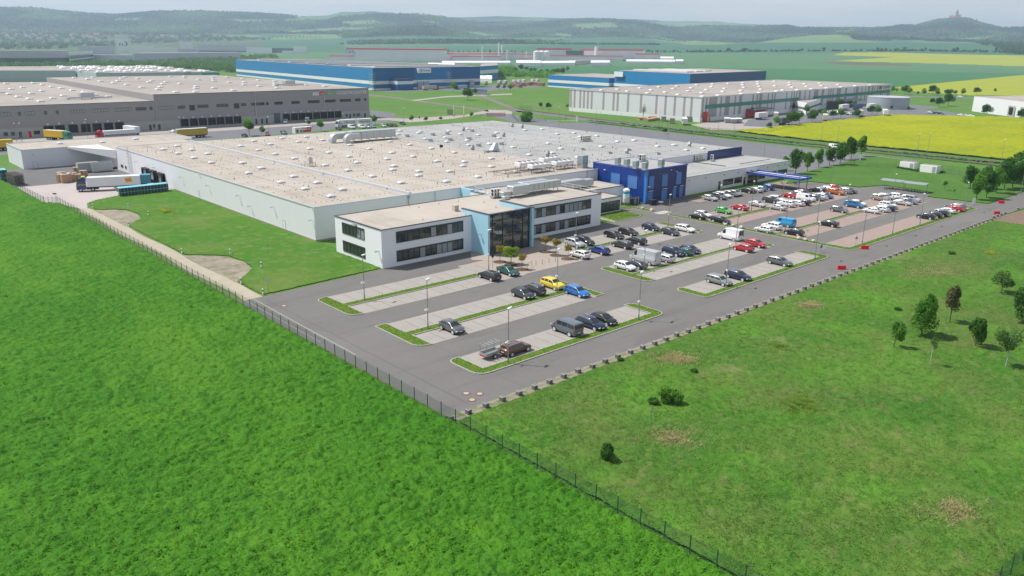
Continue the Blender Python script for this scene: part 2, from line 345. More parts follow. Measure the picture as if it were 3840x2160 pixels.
def bumpy(name, P, step, amp, scale, m, z0=.0, smooth=True):
    xs = np.arange(min(p[0] for p in P), max(p[0] for p in P), step); ys = np.arange(min(p[1] for p in P), max(p[1] for p in P), step)
    Xg, Yg = np.meshgrid(xs, ys); H = z0+amp*fbm(Xg/scale, Yg/scale, 4, 2); ny, nx = Xg.shape
    I, J = np.meshgrid(np.arange(ny-1), np.arange(nx-1), indexing='ij'); b = I*nx+J
    ok = inpoly(Xg[:-1,:-1]+step/2, Yg[:-1,:-1]+step/2, P); F = np.stack([b, b+1, b+nx+1, b+nx], -1)[ok]
    return npmesh(name, np.stack([Xg, Yg, H], -1).reshape(-1, 3), F, m, smooth=smooth)
tag(bumpy('rapeseed_field', [(332,90),(333,150),(337,196),(341,219),(367,217),(508,216),(560,150),(610,120),(600,20),(330,20)], .9, .9, 1.6, rape, .2), kind='structure')
struct('rapeseed_strip', MB().sheet([G('d', *q) for q in ((1275,612),(1500,655),(2060,692),(2300,690),(2700,700),(2700,475),(2576,485),(1900,550))], .01), layer(mat('rapeseed_mid', (.30,.32,.03), .95, var=.7, vscale=.05, col2=(.22,.27,.04)), .01, (.28,.33,.05), .5, .7, .5))
# ================================================================== ROADS AND PAVING
asph = mat('asphalt', (.150,.144,.140), .88, var=.5, vscale=.12, col2=(.18,.173,.168)); layer(asph, 1.6, (.115,.11,.108), .5, .75, .4); layer(asph, .3, (.12,.115,.112), .52, .66, .55, streak=(.15,1,1)); layer(asph, 14., (.20,.19,.185), .55, .75, .5); layer(asph, .05, (.205,.198,.19), .52, .72, .6, streak=(.2,1,1))
asph2 = layer(mat('old_asphalt', (.15,.155,.17), .88, var=.5, vscale=.08, col2=(.19,.19,.2)), .5, (.12,.12,.13), .5, .7, .5)
pave = mat('bay_pavers', (.34,.315,.295), .9, var=.6, vscale=.35, col2=(.28,.26,.24)); layer(pave, 3., (.2,.19,.17), .56, .72, .6); joints(pave, .2, .4, .012, (.18,.17,.16), .35)
pavr = mat('red_pavers', (.32,.25,.222), .9, var=.6, vscale=.2, col2=(.275,.222,.2)); layer(pavr, 2., (.22,.17,.15), .58, .74, .5); joints(pavr, .2, .4, .012, (.2,.15,.13), .3)
plaz = mat('plaza_pavers', (.36,.31,.27), .9, var=.5, vscale=.3, col2=(.30,.26,.23)); layer(plaz, .8, (.2,.17,.12), .58, .75, .6); joints(plaz, .4, .4, .015, (.2,.18,.15), .3)
conc = mat('concrete_yard', (.44,.385,.37), .9, var=.6, vscale=.1, col2=(.36,.33,.32)); layer(conc, .4, (.30,.28,.27), .55, .75, .5); joints(conc, 5, 5, .05, (.22,.2,.2), .5)
dirt = mat('dirt_track', (.40,.355,.285), .95, var=.7, vscale=.4, col2=(.32,.29,.22), bump=1, bscale=6); layer(dirt, .25, (.20,.21,.11), .6, .75, .5, streak=(1.5,.15,1))
grav = mat('gravel', (.33,.285,.235), .95, var=.9, vscale=4, col2=(.19,.17,.14), bump=2, bscale=10); layer(grav, .45, (.15,.17,.06), .5, .62, .8); layer(grav, .2, (.36,.32,.25), .5, .64, .6)
kerbm = mat('kerb_concrete', (.38,.36,.32), .9, var=.5, vscale=1.5, col2=(.30,.29,.26)); joints(kerbm, 1.0, 1.0, .03, (.2,.19,.18), .5)
Z = .004
struct('car_park_asphalt', MB().sheet([(47.3,63.2),(47.9,62.95),(206,62.9),(209,62.4),(262,62.2),(420,60),(420,72),(262,70.2),(231,69.6),(229.4,85),(237,86),(239,101),(229.6,103.8),(228,118.5),(216,121),(199,119.6),(178.5,119.6),(178.5,127.4),(150.2,127.4),(150,117.8),(75.1,117.8),(51.6,116.2),(47.3,115.6)], Z), asph)
struct('hall_road', MB().sheet([(231,129),(306,117),(308,180),(318.5,296),(300,300),(293,300),(262,276),(231,272)], Z*2), asph2)
struct('service_road', MB().sheet([(296.5,-200),(296.5,60),(297,96),(303,135),(306,150),(309,180),(303,180),(298,150),(292,140),(287,110),(289,60),(288,-200)], Z*3), asph2)
struct('yard_paving', MB().sheet([(44.3,222),(47.2,221),(49.3,210.2),(51.0,210.6),(52.6,217),(56,220.2),(61.3,222.4),(75.9,222.9),(75.9,252.7),(44.5,252.9)], Z*2), conc)
struct('yard_asphalt', MB().sheet([(44.3,252.9),(75.9,252.7),(108,289),(54,289),(54,291),(42,291),(43.5,270)], Z), layer(mat('yard_tar', (.135,.135,.14), .9, var=.6, vscale=.15, col2=(.18,.175,.17)), .7, (.1,.1,.1), .55,.7,.5))
struct('dirt_track', MB().sheet([(48.3,116),(51.6,116.3)]+[(51.5+.25*math.sin(y*.21), y) for y in np.arange(120,209,3)]+[(50.9,210.6),(49.1,210.2)]+[(48.5+.3*math.sin(y*.17), y) for y in np.arange(207,118,-3)], Z*3), dirt)
struct('verge_strip', MB().sheet([(46.9,62.4),(47.7,62.6),(47.5,115.6),(48.2,116),(48.5,209),(46.9,220)], Z*2), layer(mat('verge', (.11,.17,.05), .95, var=.9, vscale=1.2, col2=(.2,.19,.12)), .4, (.3,.28,.22), .6, .7, .7))
def rough_poly(pts, amp=.5, n=5):
    out = []
    for i, p in enumerate(pts):
        q = pts[(i+1) % len(pts)]
        for t in np.linspace(0, 1, n, endpoint=False): out.append((p[0]+(q[0]-p[0])*t+random.uniform(-amp, amp), p[1]+(q[1]-p[1])*t+random.uniform(-amp, amp)))
    return out
struct('gravel_patch', MB().sheet(rough_poly([(51.4,206),(55.5,204),(57.3,200.7),(57.6,194),(56.5,189),(51.5,183)], .22, 6), Z*4), grav)
struct('gravel_patch', MB().sheet(rough_poly([(51.4,150.4),(55.5,146.8),(57.6,144.3),(58.3,138),(57.6,133),(54.5,129),(51.5,126)], .22, 6), Z*4), grav)
struct('plaza', MB().sheet([(90,110.8),(95.4,117.8),(112,117.8),(112,113.5),(115,110),(115,105.3),(107.8,103.4),(107.7,98.9),(92.4,99.1),(92.4,103.5),(86.5,104.8),(86.5,110.8)], Z*2), plaz)
struct('gravel_verge', MB().sheet(rough_poly([(47.2,62.95),(206,62.85),(208,62.3),(232,61.9),(232,61.5),(206,61.6),(120,61.6),(48,61.2)], .12, 60), Z*2), layer(mat('verge_gravel', (.30,.27,.22), .95, var=.9, vscale=3, col2=(.18,.16,.12)), .8, (.12,.17,.05), .5, .6, .8))
struct('soil_patch', MB().sheet(rough_poly([(208.5,54.8),(208.9,61.6),(300,60.5),(300,50)], .3, 12), Z*2), layer(mat('soil', (.22,.155,.12), .95, var=.9, vscale=.8, col2=(.15,.11,.09)), .2, (.1,.14,.05), .6, .7, .5))
# bays: paver fields with the darker dotted lines between the stalls
baydot = mat('bay_line_pavers', (.11,.105,.10), .9)
def bays(x0, x1, y0, y1, mm, first=None):
    b = MB().sheet([(x0,y0),(x1,y0),(x1,y1),(x0,y1)], Z*3)
    x = (first or x0+2.5)
    while x < x1-.5:
        for k in range(int((y1-y0-.6)/.4)): b.box(x-.06, y0+.4+k*.4, Z*3+.001, x+.06, y0+.6+k*.4, Z*4, 1)
        x += 2.5
    struct('parking_bays', b, [mm, baydot])
for q in ((59.4,90,104.8,109.5), (59.4,92.4,98.6,102.95), (59.4,92.0,87.9,92.5), (59.4,92.4,81.7,86.0), (59.3,92.0,70.8,75.6),
          (108,144.3,105.3,110.9), (109,144.3,98.9,103.6), (107.3,144.3,86.9,93.0), (107.3,144.3,81.6,85.6), (107.0,144.5,71.3,76.0)): bays(*q, pave)
for q in ((157,221,104.7,110.4), (157.6,213,98.6,102.9), (156,221.4,87.8,93.2), (155.6,221,81.4,86.2), (156.2,221.2,71.1,76.0), (174,224,119.9,124.2), (204,222,110.4,112)): bays(*q, pavr)
# islands: kerb ring, grass inside
isl = mat('island_grass', (.12,.20,.03), .95, var=.9, vscale=.8, col2=(.085,.17,.02), bump=3, bscale=8); layer(isl, 3.5, (.22,.22,.08), .58, .7, .6); layer(isl, .5, (.22,.16,.08), .62, .72, .6)
def rounded(pts, rad, seg=5):
    out = []; n = len(pts)
    for i in range(n):
        a, b, c = Vector(pts[i-1]), Vector(pts[i]), Vector(pts[(i+1)%n]); r = rad[i] if isinstance(rad, (list, tuple)) else rad
        if not r: out.append(tuple(b)); continue
        d0 = (a-b).normalized(); d1 = (c-b).normalized(); p0 = b+d0*r; p1 = b+d1*r
        for k in range(seg+1):
            t = k/seg; out.append(tuple(p0*(1-t)**2+b*2*t*(1-t)+p1*t*t))
    return out
def inset(pts, w):
    n = len(pts); out = []
    for i in range(n):
        a, b, c = Vector(pts[i-1]), Vector(pts[i]), Vector(pts[(i+1)%n]); e0 = (b-a); e1 = (c-b)
        if e0.length < 1e-6 or e1.length < 1e-6: out.append(tuple(b)); continue
        e0.normalize(); e1.normalize(); n0 = Vector((-e0.y, e0.x)); n1 = Vector((-e1.y, e1.x)); nn = (n0+n1)
        if nn.length < .1: nn = n0
        nn.normalize(); out.append(tuple(b+nn*w/max(.4, nn.dot(n0))))
    return out
def island(pts, rad=0, name='kerb'):
    P = rounded(pts, rad)
    if area(P) < 0: P = P[::-1]
    Q = inset(P, .17); n = len(P)
    b = MB()
    for i in range(n):
        j = (i+1)%n; a, c = P[i], P[j]; d, e = Q[i], Q[j]
        b.add([(*a,0),(*c,0),(*c,.12),(*a,.12),(*d,.12),(*e,.12),(*e,.02),(*d,.02)], [(0,1,2,3),(3,2,5,4),(4,5,6,7)])
    struct('kerb', b, kerbm)
    ys = MB().sheet(Q, .10); struct('island_lawn', ys, isl); return Q
ISL = []
r5 = 1.7
ISL.append(island([(57,98.7),(59.3,98.5),(59.3,103),(86.8,103),(86.8,104.7),(59.4,104.7),(59.3,109.5),(57,109.2)], [r5,0,0,0,0,0,0,1.2]))
ISL.append(island([(57.1,81.9),(59.4,81.6),(59.4,86.1),(92.2,86.1),(92.2,81.8),(94.2,81.8),(94.2,92.3),(90.2,92.3),(90.2,87.8),(59.3,87.8),(59.3,92.6),(57.3,92.6)], [r5,0,0,0,0,0,1.2,2.0,0,0,0,0,1.2][:12]))
ISL.append(island([(57.2,69.1),(94.1,69.1),(94.1,76.0),(92.1,76.0),(92.1,70.8),(59.2,70.8),(59.2,75.7),(57.2,75.7)], [1.8,1.9,1.5,0,0,0,0,1.4]))
ISL.append(island([(112,103.6),(144.4,103.6),(144.4,98.9),(146.4,98.9),(146.4,111.0),(144.4,111.0),(144.4,105.3),(112,105.3)], [0,0,0,1.6,1.8,0,0,0]))
ISL.append(island([(105,81.6),(107.2,81.6),(107.2,85.6),(144.4,85.6),(144.4,81.6),(146.6,81.6),(146.6,89),(144.4,90),(144.4,86.9),(107.3,86.9),(107.3,93),(105,93)], [1.6,0,0,0,0,1.6,1.8,0,0,0,0,1.4]))
ISL.append(island([(105,69.7),(146.6,69.7),(146.6,76.4),(144.5,76.4),(144.5,71.3),(107,71.3),(107,76),(105,76)], [1.8,2.2,1.8,0,0,0,0,1.4]))
ISL.append(island([(153.7,69.3),(222.8,69.3),(222.8,72.4),(221.2,72.4),(221.2,71),(156.1,71),(155.6,76),(155.5,116.4),(153.8,116.4)], [2.6,1.8,0,0,0,0,0,0,0]))
ISL.append(island([(153.8,119.2),(155.6,119.2),(155.7,127.5),(151,129),(150.2,127.6),(153.6,126)], 0))
ISL.append(island([(156.9,102.95),(216,102.95),(216,104.6),(156.9,104.6)], 0))
ISL.append(island([(157,86.3),(213,86.3),(213,87.7),(157,87.7)], 0))
ISL.append(island([(138.6,118.2),(147.9,117.8),(149.2,119.5),(149.2,125.5),(140.5,125.5),(139.6,124)], [0,1.5,1,0,0,0]))
ISL.append(island([(133.4,118.2),(137.8,118.2),(137.8,124),(133.4,125.5)], 0))
struct('footpath', MB().sheet([(137.8,117.9),(138.6,117.9),(139.6,125.8),(137.8,125.8)], Z*3), plaz)
struct('walkway_slab', MB().sheet([(153.4,116.6),(158,116.6),(158,119.0),(153.4,119.0)], Z*3), mat('slab', (.42,.41,.39), .9, var=.4, vscale=1))
# railway between the hall and the rapeseed
struct('railway_bed', MB().sheet([(322.2,-150),(322.2,60),(324.5,150),(327,190),(332,250),(345,330),(357,398),(352,398),(339,330),(327,250),(322,190),(319,150),(317,60),(317,-150)], Z*2), layer(mat('ballast', (.15,.115,.095), .95, var=.9, vscale=2.5, col2=(.09,.07,.06)), .1, (.2,.16,.14), .5, .7, .5))
rl = MB()
for dx in (-.72, .72):
    pts = [(319.9,-150),(319.9,60),(322,150),(324.8,190),(329.7,250),(342,330),(354.5,398)]
    for (x0,y0),(x1,y1) in zip(pts[:-1], pts[1:]): rl.cyl((x0+dx,y0,.16),(x1+dx,y1,.16), .06, n=4)
struct('rails', rl, mat('rail_steel', (.16,.12,.1), .5, metal=.6))
hm = mat('hedge', (.015,.05,.012), .95, var=.9, vscale=1.2, col2=(.03,.075,.018), bump=4, bscale=3)
tag(bumpy('hedge', [(311.3,-100),(313,100),(313.3,184),(320,296),(322,296),(315.6,184),(315.2,100),(313.6,-100)], .5, 1.6, 1.1, hm, .25), 'long low dark green hedge beside the railway embankment behind the big hall', 'hedge')
# access roads beyond the hall
r2 = layer(mat('light_road', (.36,.32,.30), .9, var=.6, vscale=.1, col2=(.30,.28,.27)), .5, (.25,.24,.23), .5, .7, .4)
struct('logistics_yard', MB().sheet([(30,330),(152,335),(204,343),(243,362),(256,371),(255,394),(245,391),(245,387),(30,387)], Z), asph2)
struct('logistics_apron', MB().sheet([(30,366),(150,366),(243,372),(248,386.9),(30,386.9)], Z*2), r2)
struct('access_road', MB().sheet([G('b', *q) for q in ((1330,940),(1560,965),(1990,925),(2330,870),(2576,880),(2576,845),(2340,835),(2100,890),(1500,925),(1300,920),(1160,920),(1160,940))], Z*4), r2)
struct('access_road', MB().sheet([G('b', *q) for q in ((1150,838),(1420,875),(1340,925),(1160,925))], Z*3), asph2)
struct('road', MB().sheet([G('c', *q) for q in ((-40,835),(-40,880),(300,925),(560,985),(420,1000),(200,985),(0,960),(-100,930),(-300,880),(-300,850))], Z*3), asph2)
struct('road', MB().sheet([G('c', *q) for q in ((-30,850),(380,895),(700,940),(1300,1000),(1900,1062),(1900,1048),(1300,985),(700,920),(400,880),(-30,838))], Z*5), asph2)
struct('railway_siding', MB().sheet([G('b', *q) for q in ((1140,680),(1450,715),(1800,765),(2100,805),(2340,842),(2340,856),(2000,805),(1700,765),(1400,722),(1140,695))], Z*4), mat('siding', (.22,.2,.19), .95, var=.8, vscale=2))
struct('railway_siding', MB().sheet([G('b', *q) for q in ((2230,690),(2290,690),(2420,745),(2560,800),(2720,860),(2640,860),(2500,805),(2350,740))], Z*5), MATS['siding'])
struct('road', MB().sheet([G('b', *q) for q in ((1560,740),(1900,700),(2250,685),(2576,672),(2576,684),(2250,697),(1900,712),(1600,748))], Z*6), r2)
struct('storage_yard', MB().sheet([G('b', *q) for q in ((1200,640),(2250,608),(2576,560),(2800,560),(2970,600),(2576,622),(2330,650),(2150,650),(1900,640),(1300,660))], Z*2), asph2)
struct('storage_yard', MB().sheet([G('c', *q) for q in ((1800,985),(2300,925),(2576,930),(2700,950),(2600,1010),(2400,1045),(2000,1040))], Z*3), r2)
struct('car_park_asphalt', MB().sheet([G('d', *q) for q in ((-200,940),(100,860),(560,850),(900,810),(1100,790),(1380,800),(1500,870),(1300,895),(700,960),(0,1010),(-250,1000))], Z*4), asph2)
struct('service_road', MB().sheet([G('d', *q) for q in ((1380,780),(1760,810),(1560,840),(1800,850),(2060,905),(2576,930),(2576,955),(1900,915),(1400,890),(1250,870))], Z*5), asph2)
struct('road', MB().sheet([G('d', *q) for q in ((1200,688),(2060,712),(2060,722),(1200,700))], Z*3), asph2)
# ================================================================== GRASSLAND
def relief(X, Y, scale, tuft):
    h = fbm(X/scale, Y/scale, 4, 1)
    if tuft: return h*.45+np.abs(2*fbm(X/(scale*.9), Y/(scale*.9), 2, 4)-1)**.55*.75
    return h*.8+(1-np.abs(fbm(X/(scale*.55), Y/(scale*.55), 3, 4)-.5)*2)*.35
def grassland(name, P, r0, r1, amp, scale, m, daz=.11, dr=.0032, z0=.03, amp2=.05, holes=(), tuft=False):
    naz = int(86/daz); az = AZ0+np.radians(np.linspace(-43, 43, naz)); nr = int(math.log(r1/r0)/dr)
    rr = r0*np.exp(np.arange(nr)*dr); A, Rr = np.meshgrid(az, rr); X = Rr*np.sin(A); Y = Rr*np.cos(A)
    Zz = z0+amp*relief(X, Y, scale, tuft)+amp2*fbm(X/.35, Y/.35, 2, 8)*1.5
    I, J = np.meshgrid(np.arange(nr-1), np.arange(naz-1), indexing='ij'); b = I*naz+J
    ok = inpoly(X[:-1,:-1], Y[:-1,:-1], P)
    for q in holes: ok &= ~inpoly(X[:-1,:-1], Y[:-1,:-1], q)
    F = np.stack([b, b+1, b+naz+1, b+naz], -1)[ok][:, ::-1]
    u, inv = np.unique(F.ravel(), return_inverse=True); V = np.stack([X, Y, Zz], -1).reshape(-1, 3)[u]
    return tag(npmesh(name, V, inv.reshape(F.shape), m, smooth=True), kind='structure')
def blades(name, P, r0, r1, n, s0, s1, hz, m, up=.3, holes=(), zbase=None, tuft=False, clump=2.0, thin=.5, amp=0, scale=1., flat=.5):
    az = AZ0+np.radians(RNG.uniform(-42, 42, n)); rr = r0*np.exp(RNG.random(n)*math.log(r1/r0)); X = rr*np.sin(az); Y = rr*np.cos(az)
    ok = inpoly(X, Y, P)
    for q in holes: ok &= ~inpoly(X, Y, q)
    cn = fbm(X/clump, Y/clump, 3, 14); ok &= (cn+RNG.normal(0, .1, n)) > thin
    X, Y, rr, cn = X[ok], Y[ok], rr[ok], cn[ok]; k = len(X)
    zb = .03+amp*relief(X, Y, scale, tuft)+RNG.random(k)*hz
    s = (s0+(s1-s0)*RNG.random(k))*(1+rr/700)
    th = RNG.random(k)*2*math.pi; c, si = np.cos(th), np.sin(th); w = s*flat; ph = RNG.uniform(up, up+.75, k)
    # a leaf: base edge, tip leaning out
    V = np.empty((k, 3, 3)); lx, ly = -si, c
    V[:,0] = np.stack([X-c*w/2, Y-si*w/2, zb], -1); V[:,1] = np.stack([X+c*w/2, Y+si*w/2, zb], -1)
    V[:,2] = np.stack([X+lx*s*np.cos(ph), Y+ly*s*np.cos(ph), zb+s*np.sin(ph)], -1)
    tint = np.clip(fbm(X/6, Y/6, 3, 40)*1.1-.2+RNG.normal(0, .22, k), 0, 1)
    o = npmesh(name, V.reshape(-1, 3), np.arange(3*k).reshape(k, 3), m, attr={'tint': np.repeat(tint, 3)})
    return o
LF = [(-300,-60),(46.7,-60),(46.7,219),(43.9,222),(43.2,262),(41.5,300),(30,330),(-300,330)]
RM = [(47.0,-60),(300,-60),(300,50),(208.6,54.6),(207.8,61.5),(47.5,61.1)]
LW = [(51.75,116.8),(75.1,118.3),(75.0,134.2),(76.0,134.2),(76.0,222.7),(61.3,222.2),(56,220),(52.9,216.8),(51.8,210.4)]
NL = [(239.4,129),(303,134.4),(299,97),(298.5,71),(262,70.5),(231.6,70.2),(229.8,85.1),(237.4,86),(239.5,101),(230,104),(228.4,118.4),(218,121.2),(237,128)]
GP = [[(51.4,205.8),(55.5,203.8),(57.3,200.7),(57.5,194),(56.5,189.2),(51.5,183.2)], [(51.4,150.2),(55.5,146.6),(57.6,144.2),(58.2,138),(57.5,133.2),(54.4,129.3),(51.5,126.3)]]
lush = mat('lush_crop', (.044,.165,.009), .85, var=.9, vscale=.05, col2=(.066,.20,.012), bump=3, bscale=6)
layer(lush, 1.1, (.020,.085,.006), .48, .64, .7); layer(lush, .15, (.095,.245,.015), .52, .72, .7); layer(lush, .035, (.105,.235,.02), .52, .66, .6, streak=(1,.4,1)); layer(lush, .5, (.025,.115,.007), .54, .7, .6); layer(lush, 5., (.014,.055,.006), .5, .66, .6)  # dark patches stand in for shade in the gaps between crop clumps
grassland('crop_meadow', LF, 40, 330, .62, 1.1, lush, amp2=.12, daz=.09, dr=.0023, tuft=True)
mead = mat('meadow', (.050,.160,.014), .9, var=.95, vscale=.09, col2=(.115,.18,.034), bump=2, bscale=8)
layer(mead, .045, (.045,.13,.02), .48, .68, .7); layer(mead, .30, (.17,.15,.075), .54, .70, .65, streak=(1,1.6,1)); layer(mead, .05, (.12,.14,.045), .52, .66, .6); layer(mead, .08, (.085,.235,.02), .5, .66, .8); layer(mead, .7, (.14,.21,.04), .52, .68, .6); layer(mead, 1.3, (.022,.08,.010), .5, .66, .6); layer(mead, 5., (.02,.06,.010), .5, .68, .6); layer(mead, .07, (.25,.22,.12), .62, .74, .6)
grassland('rough_meadow', RM, 40, 230, .30, 1.5, mead, tuft=True, daz=.10, dr=.0026, holes=[[(69,-60),(300,-60),(300,-50)]])
lawn = mat('lawn', (.065,.165,.014), .9, var=.95, vscale=.09, col2=(.05,.16,.016), bump=2, bscale=8)
layer(lawn, .5, (.17,.21,.07), .5, .7, .75); layer(lawn, .05, (.15,.19,.05), .5, .66, .6); layer(lawn, 2.2, (.04,.11,.012), .55, .72, .5); layer(lawn, 6., (.26,.28,.14), .66, .74, .5)
grassland('works_lawn', LW, 110, 270, .12, 1.3, lawn, holes=GP)
grassland('north_lawn', NL, 200, 340, .12, 2.0, layer(mat('lawn_far', (.075,.165,.03), .9, var=.8, vscale=.1, col2=(.05,.13,.02), bump=2, bscale=6), .6, (.13,.19,.05), .52, .72, .7))
struct('wall_edge_gravel', MB().sheet([(74.3,118.3),(75.0,118),(75.0,134),(74.2,134)], .1).sheet([(75.2,144),(76.1,143.5),(76.1,222.5),(75.4,222.5)], .1), grav)
def leafmat(n, c0, c1, **k):
    new = n not in MATS; M = mat(n, c0, .8, attr='tint', col2=c1, spec=.25, **k)
    if new:      # thin leaves let part of the light through
        t = M.node_tree; b = t.nodes['Principled BSDF']; o = t.nodes['Material Output']; tr = t.nodes.new('ShaderNodeBsdfTranslucent'); ms = t.nodes.new('ShaderNodeMixShader'); ms.inputs[0].default_value = .5
        t.links.new(b.inputs['Base Color'].links[0].from_socket, tr.inputs[0]); t.links.new(b.outputs[0], ms.inputs[1]); t.links.new(tr.outputs[0], ms.inputs[2]); t.links.new(ms.outputs[0], o.inputs[0])
    return M
gl = leafmat('crop_leaf', (.05,.20,.009), (.17,.42,.022)); ml = leafmat('meadow_blade', (.07,.22,.018), (.28,.35,.09)); ll = leafmat('lawn_blade', (.06,.15,.015), (.22,.27,.09))
tag(blades('crop_leaves', LF, 42, 320, 520000, .10, .26, .10, gl, clump=1.0, thin=.47, up=.1, amp=.62, scale=1.1, tuft=True, flat=.6), 'dense bright green crop plants filling the field left of the fence', 'crop', kind='stuff')
tag(blades('meadow_grass', RM, 42, 230, 420000, .12, .34, .04, ml, clump=1.1, thin=.44, amp=.30, scale=1.5, tuft=True, flat=.28), 'tall rough mixed grass of the meadow right of the fence', 'grass', kind='stuff')
tag(blades('lawn_grass', LW, 112, 250, 160000, .10, .24, .0, ll, clump=1.0, thin=.5, holes=GP, amp=.12, scale=1.3, flat=.35), 'mown grass with pale seed heads between the dirt track and the white hall', 'grass', kind='stuff')
def tufts_on(polys, dens, z, sz, m):
    Vs = []; Ts = []
    for P in polys:
        xs = [p[0] for p in P]; ys = [p[1] for p in P]; n = int((max(xs)-min(xs))*(max(ys)-min(ys))*dens)
        X = RNG.uniform(min(xs), max(xs), n); Y = RNG.uniform(min(ys), max(ys), n); ok = inpoly(X, Y, P); X, Y = X[ok], Y[ok]; k = len(X)
        s = RNG.uniform(.6, 1.3, k)*sz; th = RNG.random(k)*6.28; c, si = np.cos(th), np.sin(th); ph = RNG.uniform(.4, 1.3, k); V = np.empty((k, 3, 3))
        V[:,0] = np.stack([X-c*s*.2, Y-si*s*.2, 0*X+z], -1); V[:,1] = np.stack([X+c*s*.2, Y+si*s*.2, 0*X+z], -1); V[:,2] = np.stack([X-si*s*np.cos(ph), Y+c*s*np.cos(ph), z+s*np.sin(ph)], -1)
        Vs.append(V.reshape(-1, 3)); Ts.append(np.repeat(np.clip(RNG.normal(.45, .3, k), 0, 1), 3))
    V = np.concatenate(Vs); return npmesh('island_grass', V, np.arange(len(V)).reshape(-1, 3), m, attr={'tint': np.concatenate(Ts)})
tag(tufts_on(ISL, 26, .1, .2, leafmat('island_blade', (.07,.16,.012), (.22,.30,.05))), 'short scruffy grass growing inside the kerbed parking islands', 'grass', kind='stuff')
# ================================================================== TREES AND SHRUBS
bark = mat('bark', (.12,.095,.07), .9, var=.6, vscale=6); pale_bark = mat('birch_bark', (.5,.48,.44), .8, var=.5, vscale=5, col2=(.2,.18,.16))
LEAF = dict(dark=leafmat('leaf_dark', (.035,.13,.02), (.12,.27,.04)), mid=leafmat('leaf_mid', (.06,.21,.02), (.21,.43,.055)),
            autumn=leafmat('leaf_copper', (.22,.26,.03), (.52,.32,.08)), lime=leafmat('leaf_lime', (.16,.30,.03), (.42,.50,.08)), far=leafmat('leaf_far', (.03,.085,.03), (.08,.16,.05)),
            brown=leafmat('leaf_brown', (.07,.11,.03), (.20,.16,.07)), birch=leafmat('leaf_birch', (.05,.14,.03), (.15,.26,.06)), yellow=leafmat('leaf_yellow', (.35,.38,.02), (.75,.68,.03)))
def crown(name, m, cx, cz, rx, rz, n, ls, parent=None, lobes=7, seed=0, holes=.30, taper=0.):
    g = np.random.default_rng(seed+11)
    L = g.normal(size=(lobes, 3)); L /= np.linalg.norm(L, axis=1)[:, None]; L *= g.uniform(.36, .66, (lobes, 1)); lr = g.uniform(.32, .52, lobes)
    L = np.vstack([L, [[0,0,0]]]); lr = np.append(lr, .6)
    w = g.integers(0, len(L), n*2); d = g.normal(size=(n*2, 3)); d /= np.linalg.norm(d, axis=1)[:, None]
    rad = lr[w]*(1-g.random(n*2)**2.2*.5); P = L[w]+d*rad[:, None]
    ok = np.ones(len(P), bool)
    nz = fbm(P[:,0]*3.1+P[:,2]*1.7, P[:,1]*3.1-P[:,2]*2.3, 2, seed); ok &= nz > holes; P = P[ok][:n]; d = d[ok][:n]; k = len(P)
    dep = np.linalg.norm(P, axis=1)
    sc = 1-taper*np.clip(P[:,2]*.5+.5, 0, 1)
    V0 = np.stack([cx[0]+P[:,0]*rx*sc, cx[1]+P[:,1]*rx*sc, cz+P[:,2]*rz], -1)
    a = g.normal(size=(k, 3)); a /= np.linalg.norm(a, axis=1)[:, None]; nrm = d+g.normal(0, .45, (k, 3)); nrm /= np.linalg.norm(nrm, axis=1)[:, None]
    t = np.cross(nrm, a); t /= np.linalg.norm(t, axis=1)[:, None]; b = np.cross(nrm, t); s = (ls*g.uniform(.6, 1.4, k))[:, None]
    V = np.stack([V0-t*s, V0+b*s*.55, V0+t*s, V0-b*s*.55], 1).reshape(-1, 3)
    tint = np.clip(.45+g.normal(0, .2, k)+(fbm(P[:,0]*1.6+5, P[:,1]*1.6+P[:,2]*1.3, 2, seed+3)-.5)*1.3, 0, 1)
    return npmesh(name, V, np.arange(4*k).reshape(k, 4), m, attr={'tint': np.repeat(tint, 4)}, parent=parent)
def make_tree(name, leaf, h, rx, trunk_h, n, ls, seed=0, bk=None, lobes=8, holes=.3, taper=0., tr=.1, cz=None, rz=None, limbs=6):
    t = empty(name); g = random.Random(seed)
    b = MB(); top = (g.uniform(-.1,.1), g.uniform(-.1,.1), h*.8); mid = (top[0]*.4+g.uniform(-.05,.05), top[1]*.4, trunk_h)
    b.cyl((0,0,-.1), mid, tr, tr*.8, 7); b.cyl(mid, top, tr*.8, tr*.25, 6)
    czz = cz if cz else (h+trunk_h)/2; rzz = rz if rz else (h-trunk_h)/2
    for i in range(limbs):
        a = i*2.4+g.random(); z0 = trunk_h+(h-trunk_h)*.5*i/max(1, limbs); e = (math.cos(a)*rx*.7, math.sin(a)*rx*.7, z0+(h-trunk_h)*.28)
        p = (mid[0]+(top[0]-mid[0])*i/max(1, limbs)*.5, mid[1], z0); b.cyl(p, e, tr*.4, tr*.12, 5)
    b.build('trunk', bk or bark, t)
    crown('crown', LEAF[leaf], (0,0), czz, rx*1.08, rzz, n, ls, t, lobes, seed, holes-.02, taper)
    return register(t)
def make_bush(name, leaf, h, rx, n, ls, seed=0, holes=.25):
    t = empty(name); b = MB(); g = random.Random(seed)
    for i in range(5): a = i*1.26; b.cyl((0,0,-.05), (math.cos(a)*rx*.6, math.sin(a)*rx*.6, h*.6), .04, .015, 5)
    b.build('stem', bark, t); crown('crown', LEAF[leaf], (0,0), h*.48, rx, h*.52, n, ls, t, 7, seed, holes); return register(t)
ornA = make_tree('ornamental_tree', 'autumn', 3.1, 1.0, 1.75, 1500, .10, 3, tr=.05, cz=2.45, rz=.75)
ornB = make_tree('ornamental_tree', 'lime', 3.6, 1.75, 1.5, 3600, .12, 5, tr=.08, cz=2.6, rz=1.15)
GO = 'round-headed ornamental trees on the forecourt'
